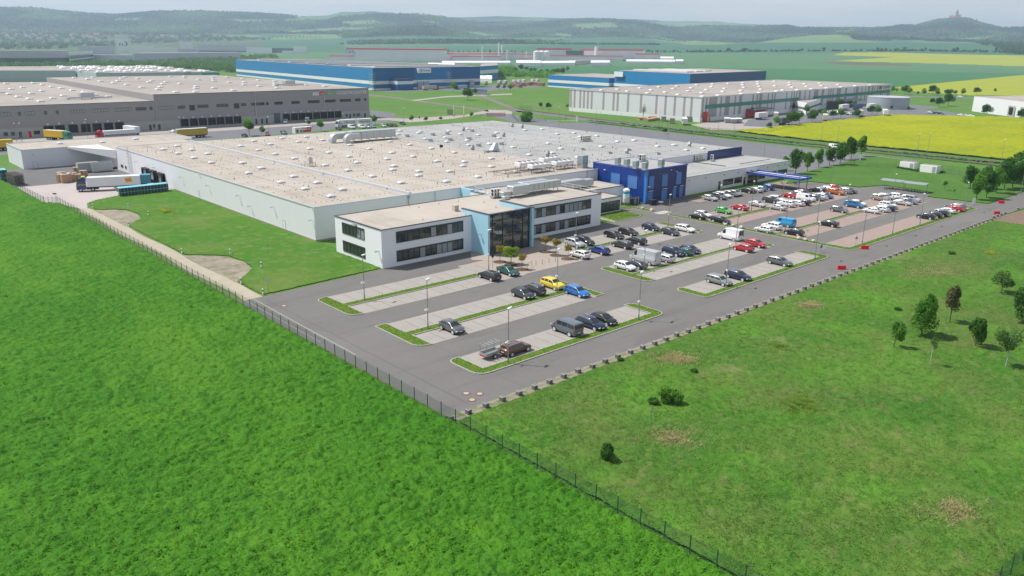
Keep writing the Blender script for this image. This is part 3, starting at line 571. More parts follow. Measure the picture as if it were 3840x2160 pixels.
for P_, pr_, l, s in (((94.5,108.1), ornA, 'small round copper-green tree nearest the glass entrance, left of the big green one', 1.0), ((94.7,105.2), ornB, 'biggest and greenest round-headed tree in front of the glass entrance', 1.0),
    ((94.1,101.6), ornA, 'small round copper tree in a soil ring by the green saloon car', .9), ((106.3,108.1), ornA, 'small round reddish tree furthest from the road on the right of the forecourt', 1.0),
    ((106.0,104.8), ornA, 'middle one of three small round trees right of the glass entrance', 1.05), ((105.9,101.5), ornA, 'small round tree beside the white hatchback at the forecourt edge', .85)):
    place(pr_, (*P_, 0), random.random()*6, l, GO, 'tree', s)
ring = layer(mat('mulch', (.13,.085,.06), .95, var=.8, vscale=5), 1.5, (.1,.14,.04), .55, .7, .5)
for P_ in ((94.5,108.1),(94.1,101.6),(106.3,108.1),(106.0,104.8),(105.9,101.5),(94.7,105.2)):
    struct('tree_ring', MB().sheet([(P_[0]+1.25*math.cos(a), P_[1]+1.25*math.sin(a)) for a in np.linspace(0, 6.283, 25)[:-1]], .021), ring)
# meadow trees, one by one
def S_(u, v, k='s'): return (*G(k, u, v), 0)
t1 = make_tree('maple_tree', 'mid', 7.6, 2.6, .9, 5200, .17, 21, taper=.45, tr=.11); place(t1, S_(1540,978), 0, 'tall broad dark green tree, biggest of the meadow trees', 'trees standing in the rough meadow', 'tree')
t2 = make_tree('young_tree', 'mid', 4.2, 1.25, .7, 1800, .13, 22, taper=.2, tr=.06); place(t2, S_(1266,1092), 0, 'small slim tree with pale stem left of the biggest meadow tree', 'trees standing in the rough meadow', 'tree')
t3 = make_tree('copper_tree', 'brown', 6.3, 1.5, 1.6, 2300, .15, 23, taper=.45, tr=.09, holes=.38); place(t3, S_(1825,838), 0, 'slender brownish half-bare tree behind the biggest meadow tree', 'trees standing in the rough meadow', 'tree')
t4 = make_tree('hornbeam_tree', 'dark', 5.3, 1.6, .35, 3600, .14, 24, taper=.3, tr=.09); place(t4, S_(2085,1085), 0, 'dark oval tree bushy down to the ground right of the biggest meadow tree', 'trees standing in the rough meadow', 'tree')
t5 = make_tree('birch_tree', 'birch', 6.2, 1.9, 2.0, 1500, .13, 25, bk=pale_bark, tr=.07, holes=.42); place(t5, S_(2390,1290), 0, 'thin birch with a white stem near the right edge of the meadow', 'trees standing in the rough meadow', 'tree')
t6 = make_tree('birch_sapling', 'birch', 4.2, .7, 2.0, 260, .10, 26, bk=pale_bark, tr=.04, holes=.3, limbs=4); place(t6, S_(1625,1270), 0, 'almost leafless white-stemmed sapling in the meadow', 'trees standing in the rough meadow', 'tree')
t7 = make_tree('young_tree', 'birch', 4.2, 2.0, .6, 1900, .14, 27, tr=.06, holes=.36); place(t7, S_(2345,545), 0, 'loose light green tree furthest back of the meadow trees', 'trees standing in the rough meadow', 'tree')
t8 = make_tree('dark_tree', 'dark', 6.5, 1.9, .4, 3200, .16, 28, tr=.1); place(t8, S_(2570,850), 0, 'dark tree cut off by the right edge of the picture', 'trees standing in the rough meadow', 'tree')
b1 = make_bush('shrub', 'mid', 2.45, 1.4, 3400, .13, 31); LEAFB = b1; place(b1, (*G('r', 1100, 580), 0), 0, 'large light green rounded shrub standing alone in the middle of the meadow', 'shrubs in the rough meadow', 'shrub')
b2 = make_bush('shrub', 'dark', 2.1, 1.05, 2400, .12, 32); place(b2, (*G('r', 465, 1150), 0), 0, 'dark green upright shrub near the green fence in the meadow', 'shrubs in the rough meadow', 'shrub')
b3 = make_bush('low_shrub', 'dark', 1.0, .75, 1100, .10, 33); place(b3, (*G('r', 930, 590), 0), 0, 'low olive bush hugging the left side of the large light green shrub', 'shrubs in the rough meadow', 'shrub')
dup(b3, (*G('s', 1845, 155), 0), 1, 'small dark bush high in the meadow left of the yellow broom', 'shrubs in the rough meadow', 'shrub')
dup(b3, (*G('s', 1310, 720), 0), 2, 'small dark tuft bush left of the biggest meadow tree', 'shrubs in the rough meadow', 'shrub', .8)
dup(b3, (*G('r', 610, 155), 0), 3, 'small dark bush just below the concrete blocks', 'shrubs in the rough meadow', 'shrub', .7)
dup(b3, (*G('r', 1350, 265), 0), 4, 'low bush at the lower edge of the straw coloured grass patch', 'shrubs in the rough meadow', 'shrub', .7)
yb = make_bush('flowering_bush', 'yellow', 1.1, 1.6, 900, .09, 35); place(yb, (63.4,192.9,0), 0, 'bright yellow flowering bush on the lawn beside the white hall', 'yellow flowering bushes', 'bush')
dup(yb, (61.0,196.2,0), 1, 'smaller yellow flowering clump up the lawn, near the upper gravel patch', 'yellow flowering bushes', 'bush', .35)
dup(yb, (65.2,191.3,0), 1, 'small yellow clump at the right end of the bright yellow lawn bush', 'yellow flowering bushes', 'bush', .45)
dup(yb, (*G('s', 2235, 145), 0), 2, 'yellow broom bush far out in the rough meadow', 'yellow flowering bushes', 'bush', .8)
# row right of the big hall
tr1 = make_tree('row_tree', 'mid', 6.2, 2.2, 1.2, 2600, .2, 41, taper=.35, tr=.1); tr2 = make_tree('row_tree', 'dark', 6.4, 2.4, 1.2, 2800, .2, 42, taper=.25, tr=.1)
GR = 'trees in the row behind the staff canopy'
for i, (u, v, p_, s) in enumerate(((165,375,tr1,.7),(275,412,tr2,1.12),(395,385,tr1,.95),(508,345,tr1,.95),(617,325,tr2,.9),(722,318,tr2,1.1),(770,272,tr1,.8),(835,262,tr2,1.15),(935,232,tr1,1.15))):
    place(p_, (*G('h', u, v), 0), i*1.3, ordinal(i+1)+' tree from the hall corner in the row on the north lawn', GR, 'tree', s*1.15)
GR = 'trees in the avenue along the far access road'
for i, (u, v, p_, s) in enumerate(((2092,672,tr1,1.05),(2030,560,tr2,.95),(2195,655,tr2,1.1),(2160,560,tr2,.95),(2290,605,tr1,1.15),(2375,570,tr2,1.15),(2455,555,tr2,1.1),(2400,505,tr2,1.1),(2520,520,tr1,1.1),(2560,480,tr2,1.15),(2500,455,tr2,1.2),(2600,560,tr2,1.2),(2640,470,tr2,1.2))):
    place(p_, (*G('h', u, v), 0), i*1.9, ordinal(i+1)+' tree outwards from the car park in the dark avenue at the right edge', GR, 'tree', s*1.15)
sap = make_tree('young_tree', 'mid', 2.6, .6, 1.1, 320, .13, 43, tr=.03)
for u, v, s, l in ((1775,580,1.2,'lone thin sapling on the north lawn right of the bicycle shelters'), (1870,615,.6,'tiny reddish sapling right of the bicycle shelters')): place(sap, (*G('h', u, v), 0), 0, l, 'saplings on the north lawn', 'tree', s)
# middle distance trees
mt1 = make_tree('round_tree', 'mid', 7, 2.6, 1.6, 1500, .32, 51); mt2 = make_tree('broad_tree', 'dark', 7, 3.2, 1.2, 1600, .34, 52); bare = make_tree('bare_tree', 'brown', 8, 2.2, 2.0, 260, .2, 54, holes=.45, limbs=14, tr=.16)
bb = make_bush('big_bush', 'mid', 6, 5, 2600, .4, 53); place(bb, (*G('c', 145, 955), 0), 0, 'big round dark green bush behind the far corner of the hall roof', None, 'bush')
for (k, u, v, p_, s, l) in (('b',1990,668,mt1,1.35,'light green poplar in front of the blue hall doors'), ('b',2130,740,mt2,1.3,'dark round tree beside the small gatehouse'), ('b',2205,690,mt2,.8,'tree touching the blue gatehouse roof'),
    ('b',2440,640,mt1,.8,'tree left of the stacked timber yard'), ('b',2497,640,mt1,.8,'second tree before the timber yard'), ('b',2560,650,mt1,.9,'third tree before the timber yard'),
    ('c',1320,920,bare,1.0,'bare twiggy tree before the striped warehouse wall'), ('c',1848,950,mt1,1.05,'tree at the corner of the striped warehouse beside the red door'), ('c',290,820,mt2,.55,'small dark round bush beside the rail siding gate'), ('c',365,835,mt2,.65,'dark spreading bush beside the rail siding'), ('c',558,826,mt1,.45,'small tree near the left end of the striped warehouse'),
    ('c',2385,905,mt2,.9,'dark tree in front of the striped warehouse dock'), ('c',1537,1080,mt2,.42,'small bush in the hedge beside the railway'), ('b',1570,965,mt1,.55,'small tree left of the access barriers'), ('b',1710,958,mt2,.4,'low bush beside the access barriers'), ('b',1858,945,mt2,.3,'low bush right of the access barriers'), ('b',2172,920,mt1,.5,'small tree beside the red mesh fence'),
    ('b',655,1055,mt1,.8,'thin tree before the van in the logistics yard'), ('b',527,1005,mt1,.5,'small tree at the truck lane in the logistics yard'), ('b',1200,990,mt1,.7,'small tree beside the second white container'), ('b',60,1095,mt1,.6,'thin tree beside the red car'), ('a',2510,1100,mt1,1.1,'bare thin tree beside the black car in the logistics yard')):
    place(p_, (*G(k, u, v), 0), random.random()*6, l, 'scattered trees round the warehouses', 'tree', s)
for o_ in (): pass
GD = 'trees before the long striped warehouse on the right'
for i, (u, v, s) in enumerate(((75,1005,.75),(215,860,1.0),(385,890,.9),(240,1000,1.1),(315,975,1.0),(440,975,1.1),(555,935,.8),(655,925,.7),(728,930,.9),(720,830,1.0),(865,830,.8),(885,930,.85),(1050,780,.85),(1045,890,.85),(1100,895,.9),(1240,835,.4),(1410,850,.5),(12,1030,.5))):
    place(mt2 if i % 2 else mt1, (*G('d', u, v), 0), i, ordinal(i+1)+' tree from the left in the lorry park of the striped warehouse', GD, 'tree', s)
GD = 'trees along the road at the foot of the yellow field'
for i, (u, v, s) in enumerate(((1245,670,.9),(1215,668,.6),(1292,662,.5),(1375,682,1.1),(1422,692,.9),(1505,688,.45),(1558,700,.9),(1657,690,1.2),(1700,708,.9),(1798,698,.8),(1838,698,.8),(1880,690,.6),(1952,700,.9),(2100,685,.9),(2280,668,.6))):
    place(mt2 if i % 2 else mt1, (*G('d', u, v), 0), i, ordinal(i+1)+' tree from the left in the row under the far yellow field', GD, 'tree', s*1.1)
for k, u, v, s, l in (('d',1655,785,.7,'small round tree left of the pair beside the white building'), ('d',1720,810,1.0,'tree standing in the grass left of the white dock building'), ('d',1810,800,1.35,'largest tree in the grass left of the white dock building'), ('d',2190,905,1.1,'leafy tree before the loading doors of the white building'), ('d',2540,930,.8,'tree cut by the right edge at the white building')):
    place(mt2, (*G(k, u, v), 0), s, l, 'trees beside the white dock building', 'tree', s)
# far rows
ft = make_tree('field_tree', 'far', 13, 5.5, 2, 240, 1.7, 61, tr=.4, limbs=2, lobes=4); ft2 = make_tree('field_tree', 'far', 15, 4.5, 2, 220, 1.8, 62, tr=.4, limbs=2, lobes=4)
GF = 'trees in the far row between the fields'
n_ = 0
for i in range(62):
    u = 20+i*41+random.uniform(-26, 26); v = 392+min(1, u/1200)*(-8)+max(0, (u-1800)/800)*14+random.uniform(-4, 5); n_ += 1
    if random.random() < .12: continue
    x, y, z = T('m', u, v); s_ = random.choice((.5,.7,.9,1.2)); place(ft if i % 3 else ft2, (x, y, z-.5), i, ordinal(n_)+' tree from the left in the thin far row crossing the fields', GF, 'tree', (s_*random.uniform(.8,1.5), s_*random.uniform(.8,1.5), s_*random.uniform(.75,1.15)))
for i in range(24):
    u = -500+i*21+random.uniform(-6, 6); x, y, z = T('m', u, 398+random.uniform(-4, 2)); place(ft, (x, y, z-.5), i, ordinal(i+1)+' tree from the left in the far row right of the red-edged factory', 'far row right of the red-edged factory', 'tree', random.uniform(.5, .9))
for i in range(34):
    u = 40+i*40+random.uniform(-9, 9)
    if 40 < u < 760: continue
    x, y, z = T('l', u, 398+random.uniform(-3, 2)); place(ft, (x, y, z-.5), i, ordinal(i+1)+' tree from the left in the far row behind the red-edged factory', 'far row behind the red-edged factory', 'tree', random.uniform(.5, .9))
for i in range(15):
    u = 1960+i*33+random.uniform(-9, 9); x, y, z = T('k', u, 300-(u-1960)*.02); place(ft2, (x, y, z-.5), i, ordinal(i+1)+' tall poplar from the left in the far hilltop row', 'tall poplars on the far field edge', 'tree', (.45, .45, random.uniform(1.2, 1.9)))
for i in range(13):
    u = 330+i*40+random.uniform(-15, 15); x, y = G('l', u+900, 548+random.uniform(-14, 22)); place(mt2, (x, y, 0), i, ordinal(i+1)+' tree from the left in the group behind the container yard', 'trees behind the container yard', 'tree', random.uniform(1.0, 1.7))
# woods that read as one mass
def wood(name, pts, hgt, n, ls, m, label):
    P = np.array(pts); g = RNG; k = g.integers(0, len(P), n); rad = hgt*.75
    X = P[k,0]+g.normal(0, rad*.55, n); Y = P[k,1]+g.normal(0, rad*.55, n); Zz = P[k,2]+np.abs(g.normal(.45, .28, n))*hgt
    a = g.normal(size=(n,3)); a /= np.linalg.norm(a, axis=1)[:,None]; b = g.normal(size=(n,3)); t = np.cross(a, b); t /= np.linalg.norm(t, axis=1)[:,None]; b = np.cross(a, t); s = (ls*g.uniform(.6, 1.4, n))[:,None]; C = np.stack([X, Y, Zz], -1)
    V = np.stack([C-t*s, C+b*s*.6, C+t*s, C-b*s*.6], 1).reshape(-1, 3); tint = np.clip(g.normal(.45, .25, n)+g.normal(0, .2, len(P))[k], 0, 1)
    return tag(npmesh(name, V, np.arange(4*n).reshape(n, 4), m, attr={'tint': np.repeat(tint, 4)}), label, 'wood', kind='stuff')
def scatter(k, P, n, wob=0):
    xs = [p[0] for p in P]; ys = [p[1] for p in P]; out = []
    while len(out) < n:
        u, v = random.uniform(min(xs), max(xs)), random.uniform(min(ys), max(ys))
        if inpoly(np.array([u]), np.array([v]), P)[0]: out.append(T(k, u, v))
    return out
wood('scrub', scatter('a', [(0,392),(700,395),(1000,365),(1450,372),(1800,345),(2400,300),(2576,330),(2576,400),(2370,470),(2150,450),(1500,400),(0,420)], 700), 7, 42000, 1.1, LEAF['birch'], 'wide belt of grey-green scrub between the grey factories and the blue hall')
wood('scrub', scatter('k', [(1820,430),(2060,420),(2100,440),(1800,450)], 60), 7, 3000, 1.2, LEAF['birch'], 'patch of scrub behind the long blue hall')
wood('distant_wood', scatter('k', [(0,222),(850,240),(860,360),(250,372),(0,372)], 420), 11, 16000, 2.6, LEAF['far'], 'trees filling the valley town left of the concrete tower')
wood('distant_wood', scatter('k', [(970,255),(1580,268),(2040,300),(1450,318),(1000,330)], 260), 11, 9000, 2.8, LEAF['far'], 'belt of valley trees right of the concrete tower')
wood('distant_wood', scatter('m', [(2180,322),(2450,316),(2600,318),(2600,412),(2480,410),(2380,360)], 240), 11, 8000, 2.4, LEAF['far'], 'wood on the far right under the castle hill')
wood('scrub', scatter('l', [(1180,565),(1600,555),(1590,590),(1180,580)], 70), 6, 5000, 1.0, LEAF['mid'], 'low scrub behind the container yard')
wood('scrub', scatter('c', [(2435-2576,420),(20,420),(20,500),(-120,500)], 60), 7, 4500, 1.0, LEAF['mid'], 'green thicket right of the blue hall')

def canopy(name, mask, n, ls, h, label):
    idx = np.nonzero(mask.ravel())[0]; g = RNG; k = idx[g.integers(0, len(idx), n)]
    j = g.normal(0, 1, (n, 2))*18; X = cx.ravel()[k]+j[:,0]; Y = cy.ravel()[k]+j[:,1]; Zz = TZ(X, Y)+g.random(n)*h
    a = g.normal(size=(n,3)); a /= np.linalg.norm(a, axis=1)[:,None]; b = g.normal(size=(n,3)); t = np.cross(a, b); t /= np.linalg.norm(t, axis=1)[:,None]; b = np.cross(a, t); s = (ls*g.uniform(.6, 1.4, n))[:,None]; C = np.stack([X, Y, Zz], -1)
    V = np.stack([C-t*s, C+b*s*.6, C+t*s, C-b*s*.6], 1).reshape(-1, 3); tint = np.clip((fbm(X/330, Y/330, 4, 51)-.42)*3.2+g.normal(0, .22, n), 0, 1)
    tag(npmesh(name, V, np.arange(4*n).reshape(n, 4), leafmat('wood_canopy', (.020,.058,.028), (.15,.27,.08)), attr={'tint': np.repeat(tint, 4)}), label, 'wood', kind='stuff')
INV = (PX_ > -60) & (PX_ < 3900)
canopy('ridge_forest', (MI == 3) & INV & (cr > 5400) & (cr < 7900), 90000, 9, 16, 'hazy mixed forest covering the long ridges on the horizon')
canopy('knoll_forest', (MI == 3) & INV & (cr <= 5600), 16000, 7, 13, 'dark wood on the low knolls in front of the ridges')

wood('far_hedge', [T('m', u, 394+min(1, u/1200)*(-8)+max(0, (u-1800)/800)*14) for u in np.arange(0, 2560, 9) if random.random() < .5], 5, 5000, 2.2, LEAF['far'], 'low broken hedge at the foot of the thin far tree row')
wood('field_hedge', [T('l', u, 330+abs(u-900)*.006) for u in np.arange(0, 2400, 8) if random.random() < .75], 7, 6000, 2.6, LEAF['far'], 'dark hedge line on the rising field behind the red-edged factory')

straw = leafmat('straw_blade', (.27,.25,.10), (.62,.54,.29)); clover = leafmat('clover_leaf', (.10,.24,.02), (.32,.44,.08))
def blob(k, u, v, ru, rv): return [G(k, u+ru*math.cos(a)*random.uniform(.75,1.1), v+rv*math.sin(a)*random.uniform(.75,1.1)) for a in np.linspace(0, 6.283, 19)[:-1]]
for (k, u, v, ru, rv), mm, n_, l in ((('r',1180,130,270,80), straw, 60000, 'large straw coloured grass patch below the concrete blocks'), (('s',420,670,110,45), straw, 60000, 'straw coloured grass patch left of the meadow trees'), (('r',1150,930,420,110), straw, 14000, 'thin straw coloured streak in the middle of the meadow'), (('s',1650,330,500,90), straw, 16000, 'dry grass streak behind the biggest meadow tree'), (('t',1850,800,420,160), straw, 14000, 'dry grass streak in the lower right of the meadow'), (('r',2420,600,200,130), clover, 50000, 'light yellow-green weed patch in the meadow'), (('s',120,1090,100,50), clover, 40000, 'small bright green tuft patch in the meadow')):
    az_ = []; P = blob(k, u, v, ru, rv); xs_ = [p[0] for p in P]; ys_ = [p[1] for p in P]; n = int(n_*(.2 if n_ == 60000 else .35)); P0 = np.array(P); pc = P0.mean(0); wq = RNG.dirichlet(np.ones(len(P))*.25, n); XY = pc+(wq@(P0-pc))*RNG.uniform(.7, 1.7, (n, 1))+RNG.normal(0, .5, (n, 2)); X, Y = XY[:,0], XY[:,1]; ok = fbm(X/1.7, Y/1.7, 3, 5)+RNG.normal(0,.12,n) > .47; X, Y = X[ok], Y[ok]; q = len(X)
    s_ = RNG.uniform(.15, .4, q); th = RNG.random(q)*6.28; c, si = np.cos(th), np.sin(th); ph = RNG.uniform(.1, .8, q); zb = .03+.30*relief(X, Y, 1.5, True); V = np.empty((q, 3, 3)); V[:,0] = np.stack([X-c*s_*.12, Y-si*s_*.12, zb], -1); V[:,1] = np.stack([X+c*s_*.12, Y+si*s_*.12, zb], -1); V[:,2] = np.stack([X-si*s_*np.cos(ph), Y+c*s_*np.cos(ph), zb+s_*np.sin(ph)], -1)
    tag(npmesh('dry_grass' if mm is straw else 'weeds', V.reshape(-1, 3), np.arange(3*q).reshape(q, 3), mm, attr={'tint': np.repeat(np.clip(RNG.normal(.5, .25, q), 0, 1), 3)}), l, 'grass', kind='stuff')
# ================================================================== BUILDINGS
wallw = mat('white_panel', (.72,.72,.76), .55, var=.3, vscale=.12, col2=(.65,.655,.69), spec=.3); joints(wallw, 1e6, 1.1, .02, (.45,.5,.53), .25)
# upright cassette panels read on both wall directions through x+y
def vpanels(M, w, col, strength=.3, mortar=.05):
    n = M.node_tree; b = n.nodes['Principled BSDF']; inp = b.inputs['Base Color']; geo = n.nodes.new('ShaderNodeNewGeometry'); sp = n.nodes.new('ShaderNodeSeparateXYZ'); n.links.new(geo.outputs['Position'], sp.inputs[0])
    ad = n.nodes.new('ShaderNodeMath'); ad.operation = 'ADD'; n.links.new(sp.outputs[0], ad.inputs[0]); n.links.new(sp.outputs[1], ad.inputs[1])
    md = n.nodes.new('ShaderNodeMath'); md.operation = 'PINGPONG'; md.inputs[1].default_value = w/2; n.links.new(ad.outputs[0], md.inputs[0])
    lt = n.nodes.new('ShaderNodeMath'); lt.operation = 'LESS_THAN'; lt.inputs[1].default_value = mortar; n.links.new(md.outputs[0], lt.inputs[0])
    mu = n.nodes.new('ShaderNodeMath'); mu.operation = 'MULTIPLY'; mu.inputs[1].default_value = strength; n.links.new(lt.outputs[0], mu.inputs[0])
    mi = n.nodes.new('ShaderNodeMix'); mi.data_type = 'RGBA'; mi.inputs[7].default_value = tuple(col)+(1,)
    if inp.is_linked: n.links.new(inp.links[0].from_socket, mi.inputs[6])
    else: mi.inputs[6].default_value = inp.default_value[:]
    n.links.new(mu.outputs[0], mi.inputs[0]); n.links.new(mi.outputs[2], inp); return M
wallw = MATS['white_panel']; vpanels(wallw, 6.0, (.45,.5,.53), .3, .03)
plaster = mat('white_render', (.80,.80,.84), .85, var=.15, vscale=.3, col2=(.72,.74,.77))
lblue = mat('light_blue_panel', (.36,.62,.74), .5, var=.12, vscale=.2, col2=(.33,.58,.70)); vpanels(lblue, 3, (.25,.45,.55), .3, .02)
def ribbed(name, c, rough=.35):
    M = mat(name, c, rough, metal=.0, coat=.2); n = M.node_tree; b = n.nodes['Principled BSDF']; geo = n.nodes.new('ShaderNodeNewGeometry'); sp = n.nodes.new('ShaderNodeSeparateXYZ'); n.links.new(geo.outputs['Position'], sp.inputs[0])
    ad = n.nodes.new('ShaderNodeMath'); ad.operation = 'ADD'; n.links.new(sp.outputs[0], ad.inputs[0]); n.links.new(sp.outputs[1], ad.inputs[1]); md = n.nodes.new('ShaderNodeMath'); md.operation = 'PINGPONG'; md.inputs[1].default_value = .25; n.links.new(ad.outputs[0], md.inputs[0])
    bp = n.nodes.new('ShaderNodeBump'); bp.inputs['Strength'].default_value = .8; bp.inputs['Distance'].default_value = .3; n.links.new(md.outputs[0], bp.inputs['Height']); n.links.new(bp.outputs[0], b.inputs['Normal']); return M
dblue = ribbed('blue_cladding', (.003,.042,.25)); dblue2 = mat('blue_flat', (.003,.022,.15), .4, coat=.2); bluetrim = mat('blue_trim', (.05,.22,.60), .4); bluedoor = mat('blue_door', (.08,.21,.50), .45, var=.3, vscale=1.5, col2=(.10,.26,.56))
roofb = mat('roof_warm', (.43,.40,.355), .9, var=.8, vscale=.07, col2=(.345,.295,.262)); layer(roofb, .25, (.27,.225,.195), .52, .72, .6, streak=(1,.25,1)); layer(roofb, 1.3, (.46,.41,.365), .56, .72, .4); joints(roofb, 14, 1.05, .02, (.25,.21,.18), .4); joints(roofb, 7.5, 15, .08, (.12,.105,.095), .5); layer(roofb, .035, (.45,.40,.355), .5, .65, .6)
roofg = mat('roof_grey', (.365,.365,.358), .9, var=.8, vscale=.06, col2=(.29,.29,.285)); layer(roofg, .25, (.23,.23,.228), .52, .7, .6, streak=(1,.25,1)); layer(roofg, 1.3, (.41,.41,.405), .56, .72, .4); joints(roofg, 14, 1.05, .02, (.22,.21,.22), .4); joints(roofg, 9, 16, .08, (.11,.11,.12), .5)
rooff = mat('roof_far', (.37,.335,.305), .9, var=.8, vscale=.03, col2=(.26,.23,.218)); joints(rooff, 22, 30, .25, (.40,.36,.33), .7); layer(rooff, .2, (.21,.185,.175), .56, .72, .5, streak=(1,.3,1))
coping = mat('coping_metal', (.55,.57,.60), .4, metal=.3); darkcop = mat('dark_coping', (.06,.065,.085), .5); frame = mat('window_frame', (.03,.034,.04), .5); steel = mat('galvanised', (.50,.53,.54), .45, metal=.55, var=.3, vscale=1.5, col2=(.42,.45,.46)); steel2 = mat('painted_steel', (.34,.37,.385), .5, metal=.4)
glass = mat('window_glass', (.035,.045,.05), .06, spec=.9, var=.5, vscale=.5, col2=(.015,.02,.02)); glassg = mat('tinted_glass', (.03,.045,.05), .03, spec=1., coat=.6); blackm = mat('black_rubber', (.015,.015,.017), .7); dome = mat('skylight_dome', (.66,.65,.66), .35, coat=.3); domed = mat('skylight_dark', (.13,.12,.12), .35, coat=.3); blind = mat('blind', (.25,.27,.29), .6); plinth = mat('plinth', (.33,.27,.25), .9, var=.5, vscale=2); whitem = mat('white_paint', (.8,.8,.8), .5); curtain = mat('interior_blind', (.30,.33,.34), .6); redm = mat('red_paint', (.55,.012,.02), .45); woodm = mat('timber', (.42,.28,.17), .85, var=.7, vscale=3, col2=(.28,.18,.11))
def bld(name, loc, label, cat='building', group=None): return empty(name, (*loc, 0), 0, label, cat, group)
def P_(mb, name, mats, root, **k): return mb.build(name, mats, root, off=tuple(root.location), **k)
def window(root, axis, at, a0, a1, z0, z1, n, out=-1, fm=None, gm=None, d=.10, name='window', shut=(), top=.0, curt=(), grp=2, ):
    """ribbon window: frame with its panes, standing proud of the wall plane; axis 'x' = wall runs along x"""
    fm = fm or frame; gm = gm or glass; b = MB(); t = .07
    def bx(u0, u1, w0, w1, c0, c1, B, mi=0):
        lo, hi = sorted((at+out*c0, at+out*c1))
        if axis == 'x': B.box(u0, lo, w0, u1, hi, w1, mi)
        else: B.box(lo, u0, w0, hi, u1, w1, mi)
    bx(a0, a1, z0, z0+t, .002, d, b); bx(a0, a1, z1-t-top, z1, .002, d+.03, b); w = (a1-a0)/n
    for i in range(n+1):
        tt = t*(1.0 if i % grp else 1.6)/2; bx(max(a0, a0+i*w-tt), min(a1, a0+i*w+tt), z0+t, z1-t-top, .002, d-.01, b)
    wi = P_(b, name, fm, root); g = MB()
    for i in range(n): bx(a0+i*w+t/2, a0+(i+1)*w-t/2, z0+t, z1-t-top, .004, .03, g, 1 if i in shut else (2 if i in curt else 0))
    g.build('pane', [gm, blind, curtain], wi, off=tuple(root.location)); return wi
def door(root, axis, at, a0, a1, z0, z1, m, out=-1, name='door', fm=None, d=.06):
    b = MB(); g = MB(); t = .08
    def bx(u0, u1, w0, w1, c0, c1, B):
        lo, hi = sorted((at+out*c0, at+out*c1))
        if axis == 'x': B.box(u0, lo, w0, u1, hi, w1)
        else: B.box(lo, u0, w0, hi, u1, w1)
    bx(a0+t, a1-t, z0, z1-t, .002, d*.6, b); bx(a0, a0+t, z0, z1, .002, d, g); bx(a1-t, a1, z0, z1, .002, d, g); bx(a0+t, a1-t, z1-t, z1, .002, d, g)
    o = P_(b, name, m, root); g.build('door_frame', fm or m, o, off=tuple(root.location)); h = MB(); bx(a1-t-.25, a1-t-.13, z0+1.0, z0+1.05, d*.6, d*.6+.06, h); h.build('handle', steel, o, off=tuple(root.location)); return o
# ---- big hall -------------------------------------------------------------
H1 = 7.1
hall = bld('factory_hall', (76.1, 144), 'huge flat-roofed white factory hall with many roof domes behind the white office')
xs = [76.1, 99.4, 160.3, 210.2, 231.6]; ym = [144, 144, 144.6, 146, 146]; yb = 270.6
b = MB()
foot = [(76.1,144),(99.9,144),(160.8,144.01),(160.8,146),(231.6,146),(231.6,270.6),(103,270.6),(76.1,270.6)]
b.prism(foot, 0, H1-.12); P_(b, 'wall', [wallw], hall)
for i, mm in enumerate((roofb, roofb, roofg, roofg)):
    x0, x1 = xs[i], xs[i+1]; y0 = 144 if x0 < 160 else 146
    b = MB().box(x0+.02, y0+.25, H1-.11, x1-.02, yb-.25, H1+.0); r_ = P_(b, 'roof', mm, hall)
    if i == 0: ROOF = [r_]
    else: ROOF.append(r_)
b = MB()
for x in (99.4,): b.box(x-.35, 143.75, H1-.1, x+.35, yb, H1+.55)
P_(b, 'fire_wall', coping, hall)
b = MB()
for x in (160.3, 210.2): b.box(x-.22, 146, H1-.1, x+.22, yb-.3, H1+.22)
P_(b, 'roof_joint', coping, hall)
b = MB().box(76.0,143.9,H1-.12,76.3,yb,H1+.1).box(76.3,143.9,H1-.12,160.85,144.2,H1+.1).box(160.86,145.9,H1-.12,214,146.2,H1+.1).box(231.4,146.2,H1-.12,231.7,yb,H1+.1).box(76.3,yb-.3,H1-.12,231.4,yb,H1+.1)
P_(b, 'coping', coping, hall)
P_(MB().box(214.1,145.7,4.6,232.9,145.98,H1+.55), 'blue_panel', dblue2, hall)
P_(MB().box(76.0,143.93,0,76.09,222.4,.35).box(76.1,143.93,0,98,143.99,.35), 'plinth', plinth, hall)
P_(MB().box(113.6,133.9,0,114.1,143.95,H1+.1), 'link_wall', lblue, hall); 
for y0, y1 in ((240.8,246.2), (234.9,240.1), (228.6,233.9)):
    d = P_(MB().box(75.4,y0,1.0,76.05,y1-1.2,3.3).box(75.0,y0,3.3,76.05,y1-1.2,3.75).box(75.0,y0,.0,76.05,y0+.35,3.3).box(75.0,y1-1.55,.0,76.05,y1-1.2,3.3), 'dock_shelter', blackm, hall)
    P_(MB().box(75.38,y0+.6,1.1,75.41,y1-1.8,3.1), 'dock_door', steel2, hall)
for y in (204.9, 157.6): door(hall, 'y', 76.1, y-.55, y+.55, .2, 2.3, whitem, fm=steel2)
for y0, y1 in ((265.4,267.4), (262.2,263.4)): window(hall, 'y', 76.1, y0, y1, 1.15, 2.0, 2)
ld = MB()
for yy in (257.4, 258.2): ld.cyl((75.7,yy,.5), (75.7,yy,H1+1.1), .05)
for k in range(22): ld.cyl((75.7,257.4,.8+k*.3), (75.7,258.2,.8+k*.3), .025, n=5)
for k in range(6): ld.path([(75.7,257.4,2.4+k), (75.1,257.5,2.4+k), (75.1,258.1,2.4+k), (75.7,258.2,2.4+k)], .03)
P_(ld, 'ladder', steel, hall)
for y, z in ((215.7,4.4),(197.7,4.5),(179.8,4.5),(162,4.5),(144.9,4.4),(173.8,2.9),(236,4.6),(251,4.6)):
    P_(MB().box(75.3,y-.06,z,76.05,y+.06,z+.08).box(75.2,y-.16,z-.05,75.6,y+.16,z+.06), 'wall_lamp', steel2, hall)
